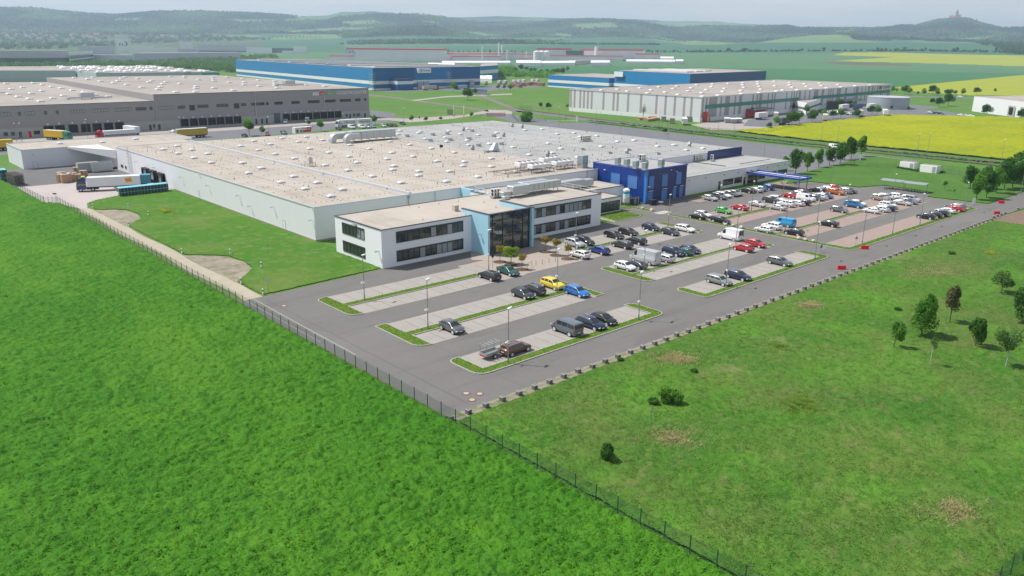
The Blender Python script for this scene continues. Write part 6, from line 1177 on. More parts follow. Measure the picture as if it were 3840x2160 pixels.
lorry(at_px('b',1745,612,2.4), R(-92), ('redc', (.5,.01,.03)), ('tan', (.52,.43,.36)), 'tan box lorry with a bright red cab before the blue hall', L=14); lorry(at_px('b',2060,605,2.4), R(-92), ('bluec', (.02,.12,.4)), ('greyblue', (.35,.45,.52)), 'grey-blue lorry with a blue cab before the blue hall', L=13)
l2 = lorry(at_px('b',930,970,2.0), R(94), ('bw', (.5,.52,.53)), WH, 'white lorry with dark lettering and a black lower cab beside the hall roof', L=8.5, H=2.6)
def text(body, size, loc, rot, m, parent=None, name='lettering', ext=.01, sx=1.0):
    c = bpy.data.curves.new(name, 'FONT'); c.body = body; c.size = size; c.extrude = ext; c.align_x = 'CENTER'; c.align_y = 'CENTER'
    t = bpy.data.objects.new(name, c); COL.objects.link(t); dg = bpy.context.evaluated_depsgraph_get(); me = bpy.data.meshes.new_from_object(t.evaluated_get(dg)); bpy.data.objects.remove(t)
    me.materials.clear(); me.materials.append(m); o = bpy.data.objects.new(name, me); COL.objects.link(o); o.location = loc; o.rotation_euler = rot; o.scale = (sx, 1, 1)
    if parent: o.parent = parent
    return o
ink = mat('ink_dark', (.03,.05,.08), .6); inkw = mat('ink_white', (.8,.8,.8), .6); inkr = mat('ink_red', (.6,.01,.03), .6); inkb = mat('ink_blue', (.03,.06,.3), .6)
text('Hermes', 2.0, (-1.27,0,2.6), (R(90),0,R(-90)), ink, l2)
def swap(kind_, x, y, rz, lab, txt=None, tm=None, L=7.3, H=2.6, col=WH):
    r = empty('swap_body', (x, y, .012), rz, lab, 'container'); MB().bbox(-1.25,-L/2,.9,1.25,L/2,.9+H,.04).build('box', mat('lorry_'+col[0], col[1], .5, var=.15, vscale=.6), r)
    for sx in (-1,1):
        for y_ in (-L/2+1, L/2-1): MB().box(sx*1.1-.06,y_-.06,0,sx*1.1+.06,y_+.06,.9).build('leg', steel2, r)
    if txt: text(txt, 1.9, (-1.27,0,2.2), (R(90),0,R(-90)), tm, r)
    return r
x, y = at_px('b',1082,955,2.0); swap('s', x, y, R(92), 'white swap body container with dark lettering right of the white lorry', 'Hermes', ink, L=8.6)
x, y = at_px('b',465,1043,2.0); s3 = swap('s', x, y, R(92), 'white furniture container with red and black lettering in the logistics lane', L=8.4); text('XXX', 1.0, (-1.27,-.3,2.9), (R(90),0,R(-90)), ink, s3); text('utz', 1.0, (-1.29,-2.6,2.9), (R(90),0,R(-90)), inkw, s3); MB().box(-1.275,-3.9,2.35,-1.255,-1.6,3.4).box(-1.275,-3.6,1.3,-1.255,0.4,2.2).build('red_panel', inkr, s3); MB().box(-1.275,2.6,1.2,-1.255,3.6,2.6).box(-1.275,.9,1.3,-1.255,1.7,2.3).build('chair_picture', mat('picture_red', (.35,.02,.06), .6), s3)
GT = 'trailers standing before the timber yard'
for i, (k, u, v) in enumerate((('b',2308,562),('b',2452,556),('b',2508,556),('c',22,552),('c',72,550),('c',118,546),('c',210,543),('c',254,542))): lorry(G(k,u,v,z=2.4), R(-25), None, ('traw', (.42,.40,.42)) if i < 3 else ('tgrey', (.45,.47,.5)), ordinal(i+1)+' parked trailer from the left, seen end-on before the timber yard', L=9, cab=False, roofc=('tw', (.75,.75,.75)), name='trailer', grp=GT)
GT = 'trailers parked at the striped warehouse'
for i, (k, u, v, rz, cc, cb) in enumerate((('c',2510,893,-86,WH,0),('d',80,893,-60,('cream2',(.6,.57,.5)),0),('d',170,945,-86,('dkt',(.1,.12,.14)),0),('d',575,912,-62,('cream2',0) ,0),('d',765,808,-86,WH,0),('d',905,802,-86,('navyt',(.05,.07,.2)),0),('d',1040,800,-86,WH,1),('d',935,868,-60,('beiget',(.5,.46,.44)),0),('d',1180,862,-60,WH,0))):
    cc = (cc[0], cc[1] or (.6,.57,.5)); lorry(G(k,u,v,z=2.2), R(rz), ('whitec', (.7,.7,.72)), cc, ordinal(i+1)+' trailer from the left in the striped warehouse lorry park, '+{'white':'white','cream2':'cream','dkt':'black','navyt':'navy blue','beiget':'beige'}[cc[0]], L=11, cab=bool(cb), name='trailer', grp=GT)
bpy.context.view_layer.update()
for o, cname in CP: setpaint(o, PAINT[cname])
# ================================================================== FAR BUILDINGS
def HG(k, ub, vb, vt, ut=None):
    x, y = G(k, ub, vb); d = ray(k, ub if ut is None else ut, vt); return CAMZ+math.hypot(x, y)*d[2]/math.hypot(d[0], d[1])
greyw = mat('grey_cladding', (.30,.285,.29), .6, var=.2, vscale=.05, col2=(.27,.26,.265)); vpanels(greyw, 12, (.24,.23,.235), .4, .12); panelc = mat('precast_concrete', (.40,.41,.39), .85, var=.4, vscale=.2, col2=(.34,.35,.34))
lg = bld('logistics_building', (242, 387), 'huge grey warehouse with a LOGISTIKCENTER sign and a row of black loading docks')
hi = [(127.8,387),(242,387),(249,612),(135,612)]; lo = [(28,387),(127.7,387),(134.9,612),(30,640)]
P_(MB().prism(hi, 0, 15.7).prism(lo, 0, 12.9), 'wall', greyw, lg)
P_(MB().sheet(inset(hi, .5), 15.73).sheet(inset(lo, .5), 12.93), 'roof', rooff, lg)
P_(MB().box(28,386.85,0,242.1,386.99,4.0), 'concrete_base', panelc, lg)
P_(MB().box(127.7,386.9,15.7,242.2,387.3,15.95).box(28,386.9,12.9,127.6,387.3,13.1), 'coping', darkcop, lg)
def docks(xs, first=[1]):
    for x in xs:
        P_(MB().box(x-1.75,386.2,.9,x-1.35,386.84,3.9).box(x+1.35,386.2,.9,x+1.75,386.84,3.9).box(x-1.75,386.2,3.9,x+1.75,386.84,4.3).box(x-1.3,386.7,.9,x+1.3,386.84,3.85), 'dock_shelter', blackm, lg)
        P_(MB().box(x-.3,386.93,4.75,x+.3,386.98,5.3), 'dock_number', whitem, lg)
docks([83.2,87.6,92.7,97.6,102.3,107,111.6]); docks([140.4,144.8,149.1,153.5,157.7,162,166.3]); docks([192.2,196.6,200.9,205,209.4,213.6,217.9,222.2])
P_(MB().box(185.6,386.7,0,188.9,386.84,4.9), 'roller_door', mat('blue_grey_door', (.09,.11,.15), .6), lg)
for x0, x1, n in ((66.6,70.1,3),(72.9,73.9,1),(75.4,78.8,3),(82.5,83.6,1),(87,88.1,1),(92.8,98.5,5),(101.2,108,6),(110.5,117.5,6),(119.4,124,4),(125.5,126.7,1),(129.6,136.4,5),(138.2,141.6,2),(147.4,152.6,6),(156.5,162.4,5),(168.9,171.5,3),(174,181,5),(182,183.2,1),(186.4,190.8,4),(195.7,200.3,4),(205,211.8,6),(214.4,221.3,6),(223.8,230.7,6),(233.2,236.6,2),(239,240.2,1)): window(lg, 'x', 387, x0, x1, 9.1, 10.5, n, d=.12, curt=tuple(range(n)) if n in (3,5,6) and x0 < 130 else (), grp=1)
for x0, x1 in ((143.6,146),(165.3,167.8)): P_(MB().box(x0,386.8,8.1,x1,386.99,10.5), 'vent_panel', frame, lg)
for x in (72.5,76,124.8,128.8,176,179,181.5,229.5,239): door(lg, 'x', 386.85, x-.7, x+.7, .1, 2.7, redm if x == 76 else frame, fm=whitem)
for x0, x1 in ((66.5,68),(69.2,70.5),(77.5,79.8),(126,127),(226.8,228),(231.5,232.8),(233.5,236)): window(lg, 'x', 386.85, x0, x1, 1.1, 2.6, 2, d=.08)
b = MB().cyl((176.2,386.7,4),(176.2,386.7,15.8),.15).cyl((214.5,386.7,4.2),(214.5,386.7,15.6),.15); P_(b, 'downpipe', coping, lg)
off_l = Vector(lg.location)
def sign(t, size, x, z, m, root, y=386.86, sx=1., rz=0): return text(t, size, (x-root.location.x, y-root.location.y, z), (R(90),0,rz), m, root)
sign('LOGISTIKCENTER', 2.35, 231.4, 13.75, inkw, lg)
P_(MB().box(208.2,386.9,13.0,211.7,386.98,14.5), 'sign_panel', inkw, lg); P_(MB().box(211.71,386.9,13.0,215.2,386.98,14.5), 'sign_panel', inkr, lg); P_(MB().box(216,386.9,13.1,220.2,386.98,14.5), 'sign_panel', mat('sign_green', (.10,.42,.04), .5), lg)
sign('XXX', 1.35, 209.95, 13.75, ink, lg); sign('utz', 1.35, 213.4, 13.75, inkw, lg); sign('mömax', 1.0, 218.1, 13.8, inkw, lg)
box_m = mat('far_dome', (.62,.61,.62), .4); LD = MB().bbox(-1.5,-1.3,0,1.5,1.3,.75,.35).build('skylight', box_m)
def rdomes(root, z, pts, k='a'):
    for i, (u, v) in enumerate(pts):
        x, y = G(k, u, v, z=z+.5); x = max(x, 373.5) if root.name.startswith('striped') else x; o = LD.copy(); COL.objects.link(o); o.parent = root; o.location = (x-root.location.x, y-root.location.y, z)
rdomes(lg, 15.73, ((884,525),(938,507),(1010,547),(1188,545),(1222,520),(1260,503),(1145,562),(1275,580),(1388,518),(1425,608),(1500,555),(1528,540),(1590,627),(1616,603),(1640,573),(1670,552),(1718,498),(1770,654),(1812,570),(1856,510),(1860,495),(1968,650),(1972,617),(1976,596),(2000,530),(2143,508),(2150,528),(2155,543),(2155,612),(2288,503),(2307,558),(2347,637),(2443,521),(2460,555),(2458,579),(750,510)))
rdomes(lg, 15.73, ((28,533),(188,547),(193,570),(195,588),(35,594),(215,611),(507,581),(693,597)), 'b')
rdomes(lg, 12.93, ((115,624),(227,607),(92,673),(315,667),(423,642),(184,700),(297,721),(407,746),(531,715),(518,602),(617,615),(728,636),(635,690),(845,655),(957,682),(1087,700),(10,653),(337,564),(428,580),(62,568)))
for k, u, v, z in (('a',870,705,12.93),('b',330,575,15.73)):
    r = empty('air_handling_unit', (*G(k,u,v,z=z+1), z), 0, 'white roof plant with spreading ducts on the '+('lower left' if k == 'a' else 'upper right')+' roof of the logistics building', 'ventilation unit'); MB().bbox(-3,-2,.6,3,2,3,.1).build('casing', steel, r); MB().box(-9,-1,.4,-3,0,.9).box(-9,-4,.4,-8.4,-1,.9).build('duct', steel2, r); MB().box(3,-1,.4,11,0,.9).build('duct', steel2, r); MB().box(-2.8,-1.8,0,-2.5,-1.5,.6).box(2.5,1.5,0,2.8,1.8,.6).build('leg', steel2, r)
# big domed hall behind
dh = bld('dome_roof_hall', G('a',2190,460,z=11), 'low pale hall crowded with white roof domes behind the grey logistics building')
P1 = [G('a',u,v,z=11) for u,v in ((965,464),(2190,454),(1500,392),(430,396),(760,438))]; P2 = [G('a',u,v,z=11) for u,v in ((-200,440),(758,439),(428,397),(-200,400))]
P_(MB().prism(P1, 0, 10.9).prism(P2, 0, 10.8), 'wall', mat('pale_cladding', (.42,.46,.52), .6), dh); P_(MB().sheet(inset(P1 if area(P1) > 0 else P1[::-1], 1.0), 10.95).sheet(inset(P2 if area(P2) > 0 else P2[::-1], 1.0), 10.85), 'roof', rooff, dh)
DP = []
while len(DP) < 88:
    u, v = random.uniform(450, 2150), 396+random.random()**1.2*60
    if inpoly(np.array([u]), np.array([v]), [(965,460),(2150,450),(1500,396),(450,400),(770,438)])[0]: DP.append((u, v))
LD2 = MB().bbox(-3,-2.4,0,3,2.4,1.6,.6).build('skylight', mat('bright_dome', (.8,.8,.8), .35)); keep = LD; LD = LD2; rdomes(dh, 10.95, DP); bpy.data.objects.remove(LD2); LD = keep
sgn = G('a', 2105, 478, z=9); P_(MB().box(sgn[0]-9, sgn[1]-4, 8, sgn[0]+9, sgn[1]-3.2, 10.4), 'sign_panel', mat('sign_teal', (.01,.28,.24), .5), dh)
# generic distant blocks measured by their feet
HT = {}
def dist(name, label, k, base, vt, depth, wm, rm=None, strip=None, cat='building', grp=None, ut=None, gable=False, bands=(), h=None, vb_band=None):
    tp = [T(k, u, v) for u, v in base]; bp = [(p[0], p[1]) for p in tp]; zb = max(0., min(p[2] for p in tp))-1; d0 = ray(k, base[0][0], vt); hgt_ = h or max(3, CAMZ+math.hypot(*bp[0])*d0[2]/math.hypot(d0[0], d0[1]))
    cx_ = sum(p[0] for p in bp)/len(bp); cy_ = sum(p[1] for p in bp)/len(bp); L_ = math.hypot(cx_, cy_); d = (cx_/L_*depth, cy_/L_*depth)
    poly = bp+[(bp[-1][0]+d[0], bp[-1][1]+d[1]), (bp[0][0]+d[0], bp[0][1]+d[1])]
    if area(poly) < 0: poly = poly[::-1]
    r = bld(name, (bp[0][0], bp[0][1]), label, cat, grp); rm = rm or rooff
    P_(MB().prism(poly, zb, hgt_), 'wall', wm, r)
    if gable and len(bp) == 2:
        a, b_ = bp; c_, e = (b_[0]+d[0], b_[1]+d[1]), (a[0]+d[0], a[1]+d[1]); m0 = ((a[0]+e[0])/2, (a[1]+e[1])/2); m1 = ((b_[0]+c_[0])/2, (b_[1]+c_[1])/2); rh = (hgt_-zb)*gable
        P_(MB().add([(*a,hgt_),(*b_,hgt_),(*c_,hgt_),(*e,hgt_),(*m0,hgt_+rh),(*m1,hgt_+rh)], [(0,1,5,4),(2,3,4,5),(1,2,5),(3,0,4)]), 'roof', rm, r)
    else: P_(MB().sheet(inset(poly, .6), hgt_+.08), 'roof', rm, r)
    o = inset(poly, -.25)
    for nm, z0, z1, m_ in bands: 
        B = MB(); n = len(o)
        for i in range(n): B.quad((*o[i],zb+z0),(*o[(i+1)%n],zb+z0),(*o[(i+1)%n],zb+z1),(*o[i],zb+z1))
        P_(B, nm, m_, r)
    if strip: 
        B = MB(); n = len(o)
        for i in range(n): zs = hgt_-(hgt_-zb)*strip[1]; B.quad((*o[i],zs),(*o[(i+1)%n],zs),(*o[(i+1)%n],hgt_+.3),(*o[i],hgt_+.3))
        P_(B, 'roof_band', strip[0], r)
    HT[r.name] = (hgt_, zb, bp); return r
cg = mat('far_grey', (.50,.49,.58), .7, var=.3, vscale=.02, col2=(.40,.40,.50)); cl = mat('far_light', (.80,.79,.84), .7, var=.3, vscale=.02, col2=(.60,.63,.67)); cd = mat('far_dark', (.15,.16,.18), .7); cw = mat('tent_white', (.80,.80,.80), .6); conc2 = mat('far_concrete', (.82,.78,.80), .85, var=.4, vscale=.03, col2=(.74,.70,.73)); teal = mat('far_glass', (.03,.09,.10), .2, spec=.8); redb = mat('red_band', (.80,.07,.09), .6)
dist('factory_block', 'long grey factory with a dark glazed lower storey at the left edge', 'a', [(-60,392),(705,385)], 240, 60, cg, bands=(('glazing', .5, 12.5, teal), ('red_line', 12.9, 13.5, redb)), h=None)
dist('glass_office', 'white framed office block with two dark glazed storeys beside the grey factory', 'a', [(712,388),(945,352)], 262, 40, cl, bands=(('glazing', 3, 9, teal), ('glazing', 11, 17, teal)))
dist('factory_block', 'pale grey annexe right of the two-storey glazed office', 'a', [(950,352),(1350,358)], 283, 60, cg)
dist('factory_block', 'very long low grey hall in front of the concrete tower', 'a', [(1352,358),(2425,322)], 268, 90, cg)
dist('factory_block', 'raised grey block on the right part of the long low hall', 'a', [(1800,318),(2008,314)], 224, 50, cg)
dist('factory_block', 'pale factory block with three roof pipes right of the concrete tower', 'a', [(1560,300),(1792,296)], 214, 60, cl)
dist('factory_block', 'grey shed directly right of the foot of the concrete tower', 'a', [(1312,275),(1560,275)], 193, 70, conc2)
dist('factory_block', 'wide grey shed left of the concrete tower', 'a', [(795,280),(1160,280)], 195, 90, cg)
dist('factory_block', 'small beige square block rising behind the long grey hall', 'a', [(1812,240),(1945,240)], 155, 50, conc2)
dist('factory_block', 'wide dark-fronted hall with a white roof edge beyond the storage field', 'a', [(2000,255),(2480,258)], 182, 120, cg, bands=(('dark_band', 0, 6, cd),))  # dark band round the lower walls
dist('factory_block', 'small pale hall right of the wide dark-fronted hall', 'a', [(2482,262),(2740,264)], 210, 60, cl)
dist('factory_block', 'dark flat hall in the middle of the distant storage field', 'b', [(115,262),(380,264)], 214, 50, cd)
dist('factory_block', 'tall grey-brown cube in the distant storage field', 'b', [(380,264),(510,264)], 193, 40, conc2)
dist('factory_block', 'white low shed before the tall grey-brown cube', 'b', [(265,268),(378,268)], 242, 20, cl)
# concrete tower, flaring outwards at the top
bx0, by0, tz0 = T('a', 1190, 262); bx1, by1, _ = T('a', 1312, 262); d0 = ray('a', 1175, 82); Ht = CAMZ+math.hypot(bx0, by0)*d0[2]/math.hypot(d0[0], d0[1]); tw = bld('concrete_tower', (bx0, by0), 'tall windowless concrete tower with a black scribbled sign above the factories', 'tower')
ex = Vector((bx1-bx0, by1-by0, 0)); ey = Vector((-ex.y, ex.x, 0)).normalized()*24
if ey.dot(Vector((bx0,by0,0))) < 0: ey = -ey
o0 = Vector((bx0,by0,0)); vs = [o0, o0+ex, o0+ex+ey, o0+ey]; f_ = ex*.10; up = Vector((0,0,Ht*.80))
vt_ = [o0-f_*1.3+up, o0+ex-f_*.4+up, o0+ex-f_*.4+ey+up, o0-f_*1.3+ey+up]; B = MB().add([tuple(p) for p in vs+vt_], [(3,2,1,0),(4,5,6,7),(0,1,5,4),(1,2,6,5),(2,3,7,6),(3,0,4,7)]); P_(B, 'shaft', conc2, tw)
c2 = [p+Vector((0,0,.4)) for p in vt_]; c2 = [c2[0]-ex*.03, c2[1]+ex*.02, c2[2]+ex*.02, c2[3]-ex*.03]; c3 = [p+Vector((0,0,Ht*.2)) for p in c2]
P_(MB().add([tuple(p) for p in c2+c3], [(3,2,1,0),(4,5,6,7),(0,1,5,4),(1,2,6,5),(2,3,7,6),(3,0,4,7)]), 'tower_head', mat('tower_head', (.72,.69,.69), .8), tw)
pp = o0+ex*.52+Vector((0,0,Ht*.56)); q = ey.normalized(); t_ = text('n3', Ht*.30, tuple(pp-Vector((bx0,by0,0))-q*1.4), (R(90),0,math.atan2(ex.y, ex.x)), ink, tw, sx=1.5)
# blue halls
bA = ribbed('hall_blue_bright', (.004,.19,.46), .7); bB = ribbed('hall_blue_dark', (.003,.11,.30), .7); hw = mat('hall_white', (.72,.74,.76), .6)
def bluehall(name, label, poly, h, z, rows, corner):
    r = bld(name, corner, label)
    P_(MB().prism(poly, 0, h), 'wall', bA, r); P_(MB().sheet(inset(poly, .6), h+.06), 'roof', rooff, r); o = inset(poly, -.15); n = len(o)
    for z0, z1 in rows:
        B = MB()
        for i in range(n): B.quad((*o[i],z0),(*o[(i+1)%n],z0),(*o[(i+1)%n],z1),(*o[i],z1))
        P_(B, 'white_band', hw, r)
    P_(MB().prism(inset(poly, -.3), h-.4, h+.35), 'coping', coping, r).data.materials[0] = coping; return r
b1p = [(393,620),(518,624),(541,1040),(434,1000)]
q = bluehall('blue_hall', 'long bright blue hall with a white band and dark solar roof', b1p, 19.2, 0, ((5.1,8.0),(0,1.7)), (393,620))
for c in q.children:
    if c.name.startswith('coping'): bpy.data.objects.remove(c)
P_(MB().quad((393.5,619.6,8.02),(438,620.9,8.02),(438,620.9,19.15),(393.5,619.6,19.15)).quad((393.5,619.6,1.72),(438,620.9,1.72),(438,620.9,5.08),(393.5,619.6,5.08)), 'dark_panels', bB, q); B = MB().quad((481,622.3,1.72),(518,623.4,1.72),(518,623.4,5.08),(481,622.3,5.08)).quad((481,622.3,8.02),(518,623.4,8.02),(518,623.4,19.15),(481,622.3,19.15)); P_(B, 'dark_panels', bB, q)
B = MB()
for k in range(9): t = .14+k*.09; B.add([(402+t*44, 640+t*360, 19.6),(515+t*20, 640+t*360, 19.6),(515+t*20, 662+t*360, 20.3),(402+t*44, 662+t*360, 20.3)], [(0,1,2,3)])
P_(B, 'solar_panels', mat('solar_panel', (.045,.05,.055), .25), q)
for k in range(7): P_(MB().box(404+k*6, 634+k*52, 19.3, 512+k*2, 640+k*52, 20.5), 'roof_light', mat('roof_light', (.6,.6,.58), .5), q)
P_(MB().box(440.5,618.5,14.2,455,621.0,18.5), 'sign_panel', hw, q); sign('Goodride', 2.0, 449.6, 16.4, inkb, q, y=618.4); P_(MB().cyl((443.6,618.45,16.4),(443.6,618.35,16.4),1.6,n=20), 'logo', mat('logo_blue', (.25,.5,.72), .5), q)
P_(MB().box(411,609,0,428,619.4,9.5), 'porch', bB, q); P_(MB().box(410.9,608.9,5.2,428.1,619.3,7.9), 'porch_band', hw, q); P_(MB().box(410.8,608.8,9.5,428.2,619.4,9.9), 'porch_roof', darkcop, q)
for x0, x1 in ((441,447),(448,454),(503,508)): P_(MB().box(x0,620.1,0,x1,621.6,6.5), 'loading_door', mat('door_grey', (.36,.42,.48), .6), q)
for x in (389.5, 474): 
    B = MB()
    for k in range(7): B.box(x-1.6,614,.5+k*2.2,x+1.6,618.5,.7+k*2.2)
    for dx in (-1.6,1.6):
        for y in (614,618.4): B.box(x+dx-.08,y,0,x+dx+.08,y+.16,16)
    P_(B, 'fire_stair', steel2, q)
q = dist('blue_hall', 'pale blue end block with a white band right behind the long blue hall', 'b', [(2252,552),(2436,530)], 400, 150, bA, bands=(('white_band', 9, 13, hw),), h=None)
b2l = [(571,498),(661,498),(661,603),(579,590)]; b2t = [(562,406),(712,427),(728,513),(576,500)]
q = bluehall('blue_hall', 'second blue hall in two heights with a small white sign, behind the striped warehouse', [(572,503),(640,509),(661,603),(579,590)], 11.4, 0, ((4.3,7.0),(0,1.2)), (579,590))
for c in list(q.children):
    if c.name.startswith('coping'): bpy.data.objects.remove(c)
P_(MB().prism(b2t, 0, 18.2), 'tall_wall', bA, q); P_(MB().sheet(inset(b2t if area(b2t) > 0 else b2t[::-1], .5), 18.26), 'tall_roof', rooff, q)
P_(MB().quad((561.8,405.5,0),(712,426.6,0),(712,426.6,18.1),(561.8,405.5,18.1)), 'dark_panels', mat('hall_navy', (.012,.07,.24), .5), q); P_(MB().quad((561.4,405,4.4),(575.7,500.5,4.4),(575.7,500.5,7),(561.4,405,7)), 'white_band', hw, q)
for k in range(3): P_(MB().add([(590+k*22,430+k*6,18.3),(600+k*22,430+k*6,18.3),(612+k*22,500,18.3),(602+k*22,500,18.3),(590+k*22,430+k*6,19.2),(600+k*22,430+k*6,19.2),(612+k*22,500,19.2),(602+k*22,500,19.2)], [(4,5,6,7),(0,1,5,4),(1,2,6,5),(2,3,7,6),(3,0,4,7)]), 'roof_light', MATS['roof_light'], q)
P_(MB().add([(574.2,499,13),(572.4,487,13),(572.4,487,17.5),(574.2,499,17.5)], [(3,2,1,0)]).add([(573.9,499,13),(572.1,487,13),(572.1,487,17.5),(573.9,499,17.5)], [(0,1,2,3)]), 'sign_panel', hw, q)
# striped warehouse
strm = mat('striped_cladding', (.66,.67,.71), .6, spec=.2); n = strm.node_tree; bb_ = n.nodes['Principled BSDF']; geo = n.nodes.new('ShaderNodeNewGeometry'); sp = n.nodes.new('ShaderNodeSeparateXYZ'); n.links.new(geo.outputs['Position'], sp.inputs[0])
ad = n.nodes.new('ShaderNodeMath'); ad.operation = 'SUBTRACT'; n.links.new(sp.outputs[0], ad.inputs[0]); n.links.new(sp.outputs[1], ad.inputs[1]); dv = n.nodes.new('ShaderNodeMath'); dv.operation = 'DIVIDE'; dv.inputs[1].default_value = 1.6; n.links.new(ad.outputs[0], dv.inputs[0]); fl = n.nodes.new('ShaderNodeMath'); fl.operation = 'FLOOR'; n.links.new(dv.outputs[0], fl.inputs[0])
wnz = n.nodes.new('ShaderNodeTexWhiteNoise'); wnz.noise_dimensions = '1D'; n.links.new(fl.outputs[0], wnz.inputs['W']); gt_ = n.nodes.new('ShaderNodeMath'); gt_.operation = 'GREATER_THAN'; gt_.inputs[1].default_value = .60; n.links.new(wnz.outputs['Value'], gt_.inputs[0]); mi_ = n.nodes.new('ShaderNodeMix'); mi_.data_type = 'RGBA'; mi_.inputs[6].default_value = (.66,.67,.71,1); mi_.inputs[7].default_value = (.36,.33,.34,1); n.links.new(gt_.outputs[0], mi_.inputs[0]); n.links.new(mi_.outputs[2], bb_.inputs['Base Color'])
sw = bld('striped_warehouse', (370, 259), 'long warehouse with white and grey vertical stripes and a green band'); swp = [(370,259),(645,277),(640,374),(368.5,356)]
P_(MB().prism(swp, 0, 13.1), 'wall', strm, sw); P_(MB().sheet(inset(swp, .5), 13.16), 'roof', rooff, sw)
o = inset(swp, -.12); B = MB()
for i in range(4): B.quad((*o[i],0),(*o[(i+1)%4],0),(*o[(i+1)%4],2.3),(*o[i],2.3))
P_(B, 'plinth', hw, sw); o = inset(swp, -.2); B = MB()
for i in range(4): B.quad((*o[i],12.9),(*o[(i+1)%4],12.9),(*o[(i+1)%4],13.4),(*o[i],13.4))
P_(B, 'coping', coping, sw)
def along(t, off=.3): x = 370+275*t; return (x+.03, 259+18*t-off)
for t0, t1 in ((.015,.42),(.50,.99)): a, c = along(t0), along(t1); P_(MB().quad((*a,7.0),(*c,7.0),(*c,9.0),(*a,9.0)), 'green_band', mat('green_band', (.04,.22,.16), .5), sw)
a, c = along(.008), along(.026); P_(MB().quad((*a,0),(*c,0),(*c,5.4),(*a,5.4)), 'door', redm, sw); a, c = along(.032), along(.036); P_(MB().quad((*a,0),(*c,0),(*c,2.4),(*a,2.4)), 'door', redm, sw)
a, c = along(.90), along(.995); P_(MB().quad((*a,9.6),(*c,9.6),(*c,13.2),(*a,13.2)), 'sign_panel', hw, sw); mx_, my_ = along(.96, .5); text('SCHENKER', 3.0, (mx_-370, my_-259, 11.3), (R(90),0,math.atan2(18,275)), ink, sw, sx=1.0)
a, c = along(.905,.5), along(.925,.5); P_(MB().quad((*a,10.2),(*c,10.2),(*c,12.6),(*a,12.6)), 'logo', inkr, sw)
for t0, t1, nm in ((.18,.26,'l'),(.42,.47,'m'),(.58,.75,'r')):
    a, c = along(t0, 6), along(t1, 6); e, f2 = along(t1, .35), along(t0, .35); P_(MB().prism([a,c,e,f2], 4.2, 4.9), 'dock_canopy', cd, sw); P_(MB().prism([along(t0, 1.2),along(t1,1.2),e,f2], 0, 4.1), 'dock_wall', redm if nm == 'l' else cd, sw)
for k, pts in (('c',((822,640),(1062,628),(1163,648),(1290,614),(1302,668),(1403,634),(1480,605),(1543,656),(1625,620),(1662,596),(1673,680),(1774,643),(1805,612),(1840,703),(1860,583),(1910,664),(1957,632),(2010,601),(2020,576),(2076,688),(2125,650),(2140,620),(2175,570),(2305,640),(2312,673),(2325,585),(2325,563),(2335,609),(2475,552),(2490,600),(2505,628),(2490,662),(2477,575))), ('d',((65,548),(220,560),(70,593),(218,585),(367,574),(245,608),(390,598),(520,566),(540,590),(437,625),(590,617),(295,635),(703,580),(735,607),(878,594),(1030,587),(88,648),(150,636)))): rdomes(sw, 13.16, pts, k)
bpy.data.objects.remove(LD)
# office cube, tank, white building
ob = dist('gatehouse_office', 'small white two-storey office with red window strips before the striped warehouse', 'd', [(225,855),(378,888),(530,830)], 752, 10, plaster, h=7.2, bands=(('window_strip', 4.0, 5.3, cd),))
tx, ty = G('d', 1248, 828); tkk = empty('storage_tank', (tx+6, ty+6, 0), 0, 'wide grey cylindrical steel tank at the end of the striped warehouse', 'tank'); MB().cyl((0,0,0),(0,0,7.5),13.5,n=48).build('shell', mat('tank_grey', (.36,.40,.44), .5, var=.2, vscale=.2), tkk, smooth=True, ang=40); MB().cyl((0,0,7.5),(0,0,7.75),13.6,n=48).build('rim', coping, tkk)
wbp = [(592,199),(549,151),(640,118),(680,165)]; wb = bld('dock_building', (592,199), 'white flat building with grey loading doors at the right edge behind the yellow field'); P_(MB().prism(wbp, 0, 9.6), 'wall', wallw, wb); P_(MB().sheet(inset(wbp if area(wbp) > 0 else wbp[::-1], .5), 9.66), 'roof', rooff, wb); P_(MB().box(610,150,9.66,660,170,12.5), 'upper_block', wallw, wb); P_(MB().box(612,152,12.51,658,168,12.56), 'upper_roof', rooff, wb)
def onw(t, o=.3): d_ = Vector((549-592,151-199)).normalized(); nn = Vector((d_.y,-d_.x)); nn = nn if nn.dot(Vector((-592,-199))) > 0 else -nn; p = Vector((592,199))+d_*t+nn*o; return (p.x, p.y)
for t in (40, 52): a, c = onw(t, .5), onw(t+7, .5); P_(MB().quad((*a,0),(*c,0),(*c,6.5),(*a,6.5)), 'dock_surround', panelc, wb); a, c = onw(t+1.6, .8), onw(t+5.4, .8); P_(MB().quad((*a,1.3),(*c,1.3),(*c,5.6),(*a,5.6)), 'dock_door', blackm, wb)
# small yard things near the warehouses
sw2 = swap('x', *G('c',1735,985,z=.1), R(-50), 'white shipping container with red and black lettering before the striped warehouse', 'SCHENKER', ink, L=9, H=2.6)
BB = mat('rust_box', (.27,.13,.06), .8, var=.5, vscale=1)
for k, u, v, L_, m_, lab, rz in (('c',1612,975,3.5,BB,'brown wooden crate left of the white container',-50), ('c',1780,950,7,BB,'long brown container behind the white one',-50), ('c',1525,950,7,mat('grey_container', (.26,.29,.32), .6),'grey ribbed shipping container among the timber piles',-50)):
    x, y = G(k, u, v); r = empty('shipping_container', (x, y, 0), R(rz), lab, 'container'); B = MB().bbox(-1.2,-L_/2,.1,1.2,L_/2,2.7,.03)
    for j in range(int(L_/.5)): B.box(-1.24,-L_/2+.2+j*.5,.3,-1.2,-L_/2+.4+j*.5,2.5)
    B.build('body', m_, r); MB().box(-1.1,-L_/2-.03,.2,1.1,-L_/2-.001,2.5).build('door', steel2, r)
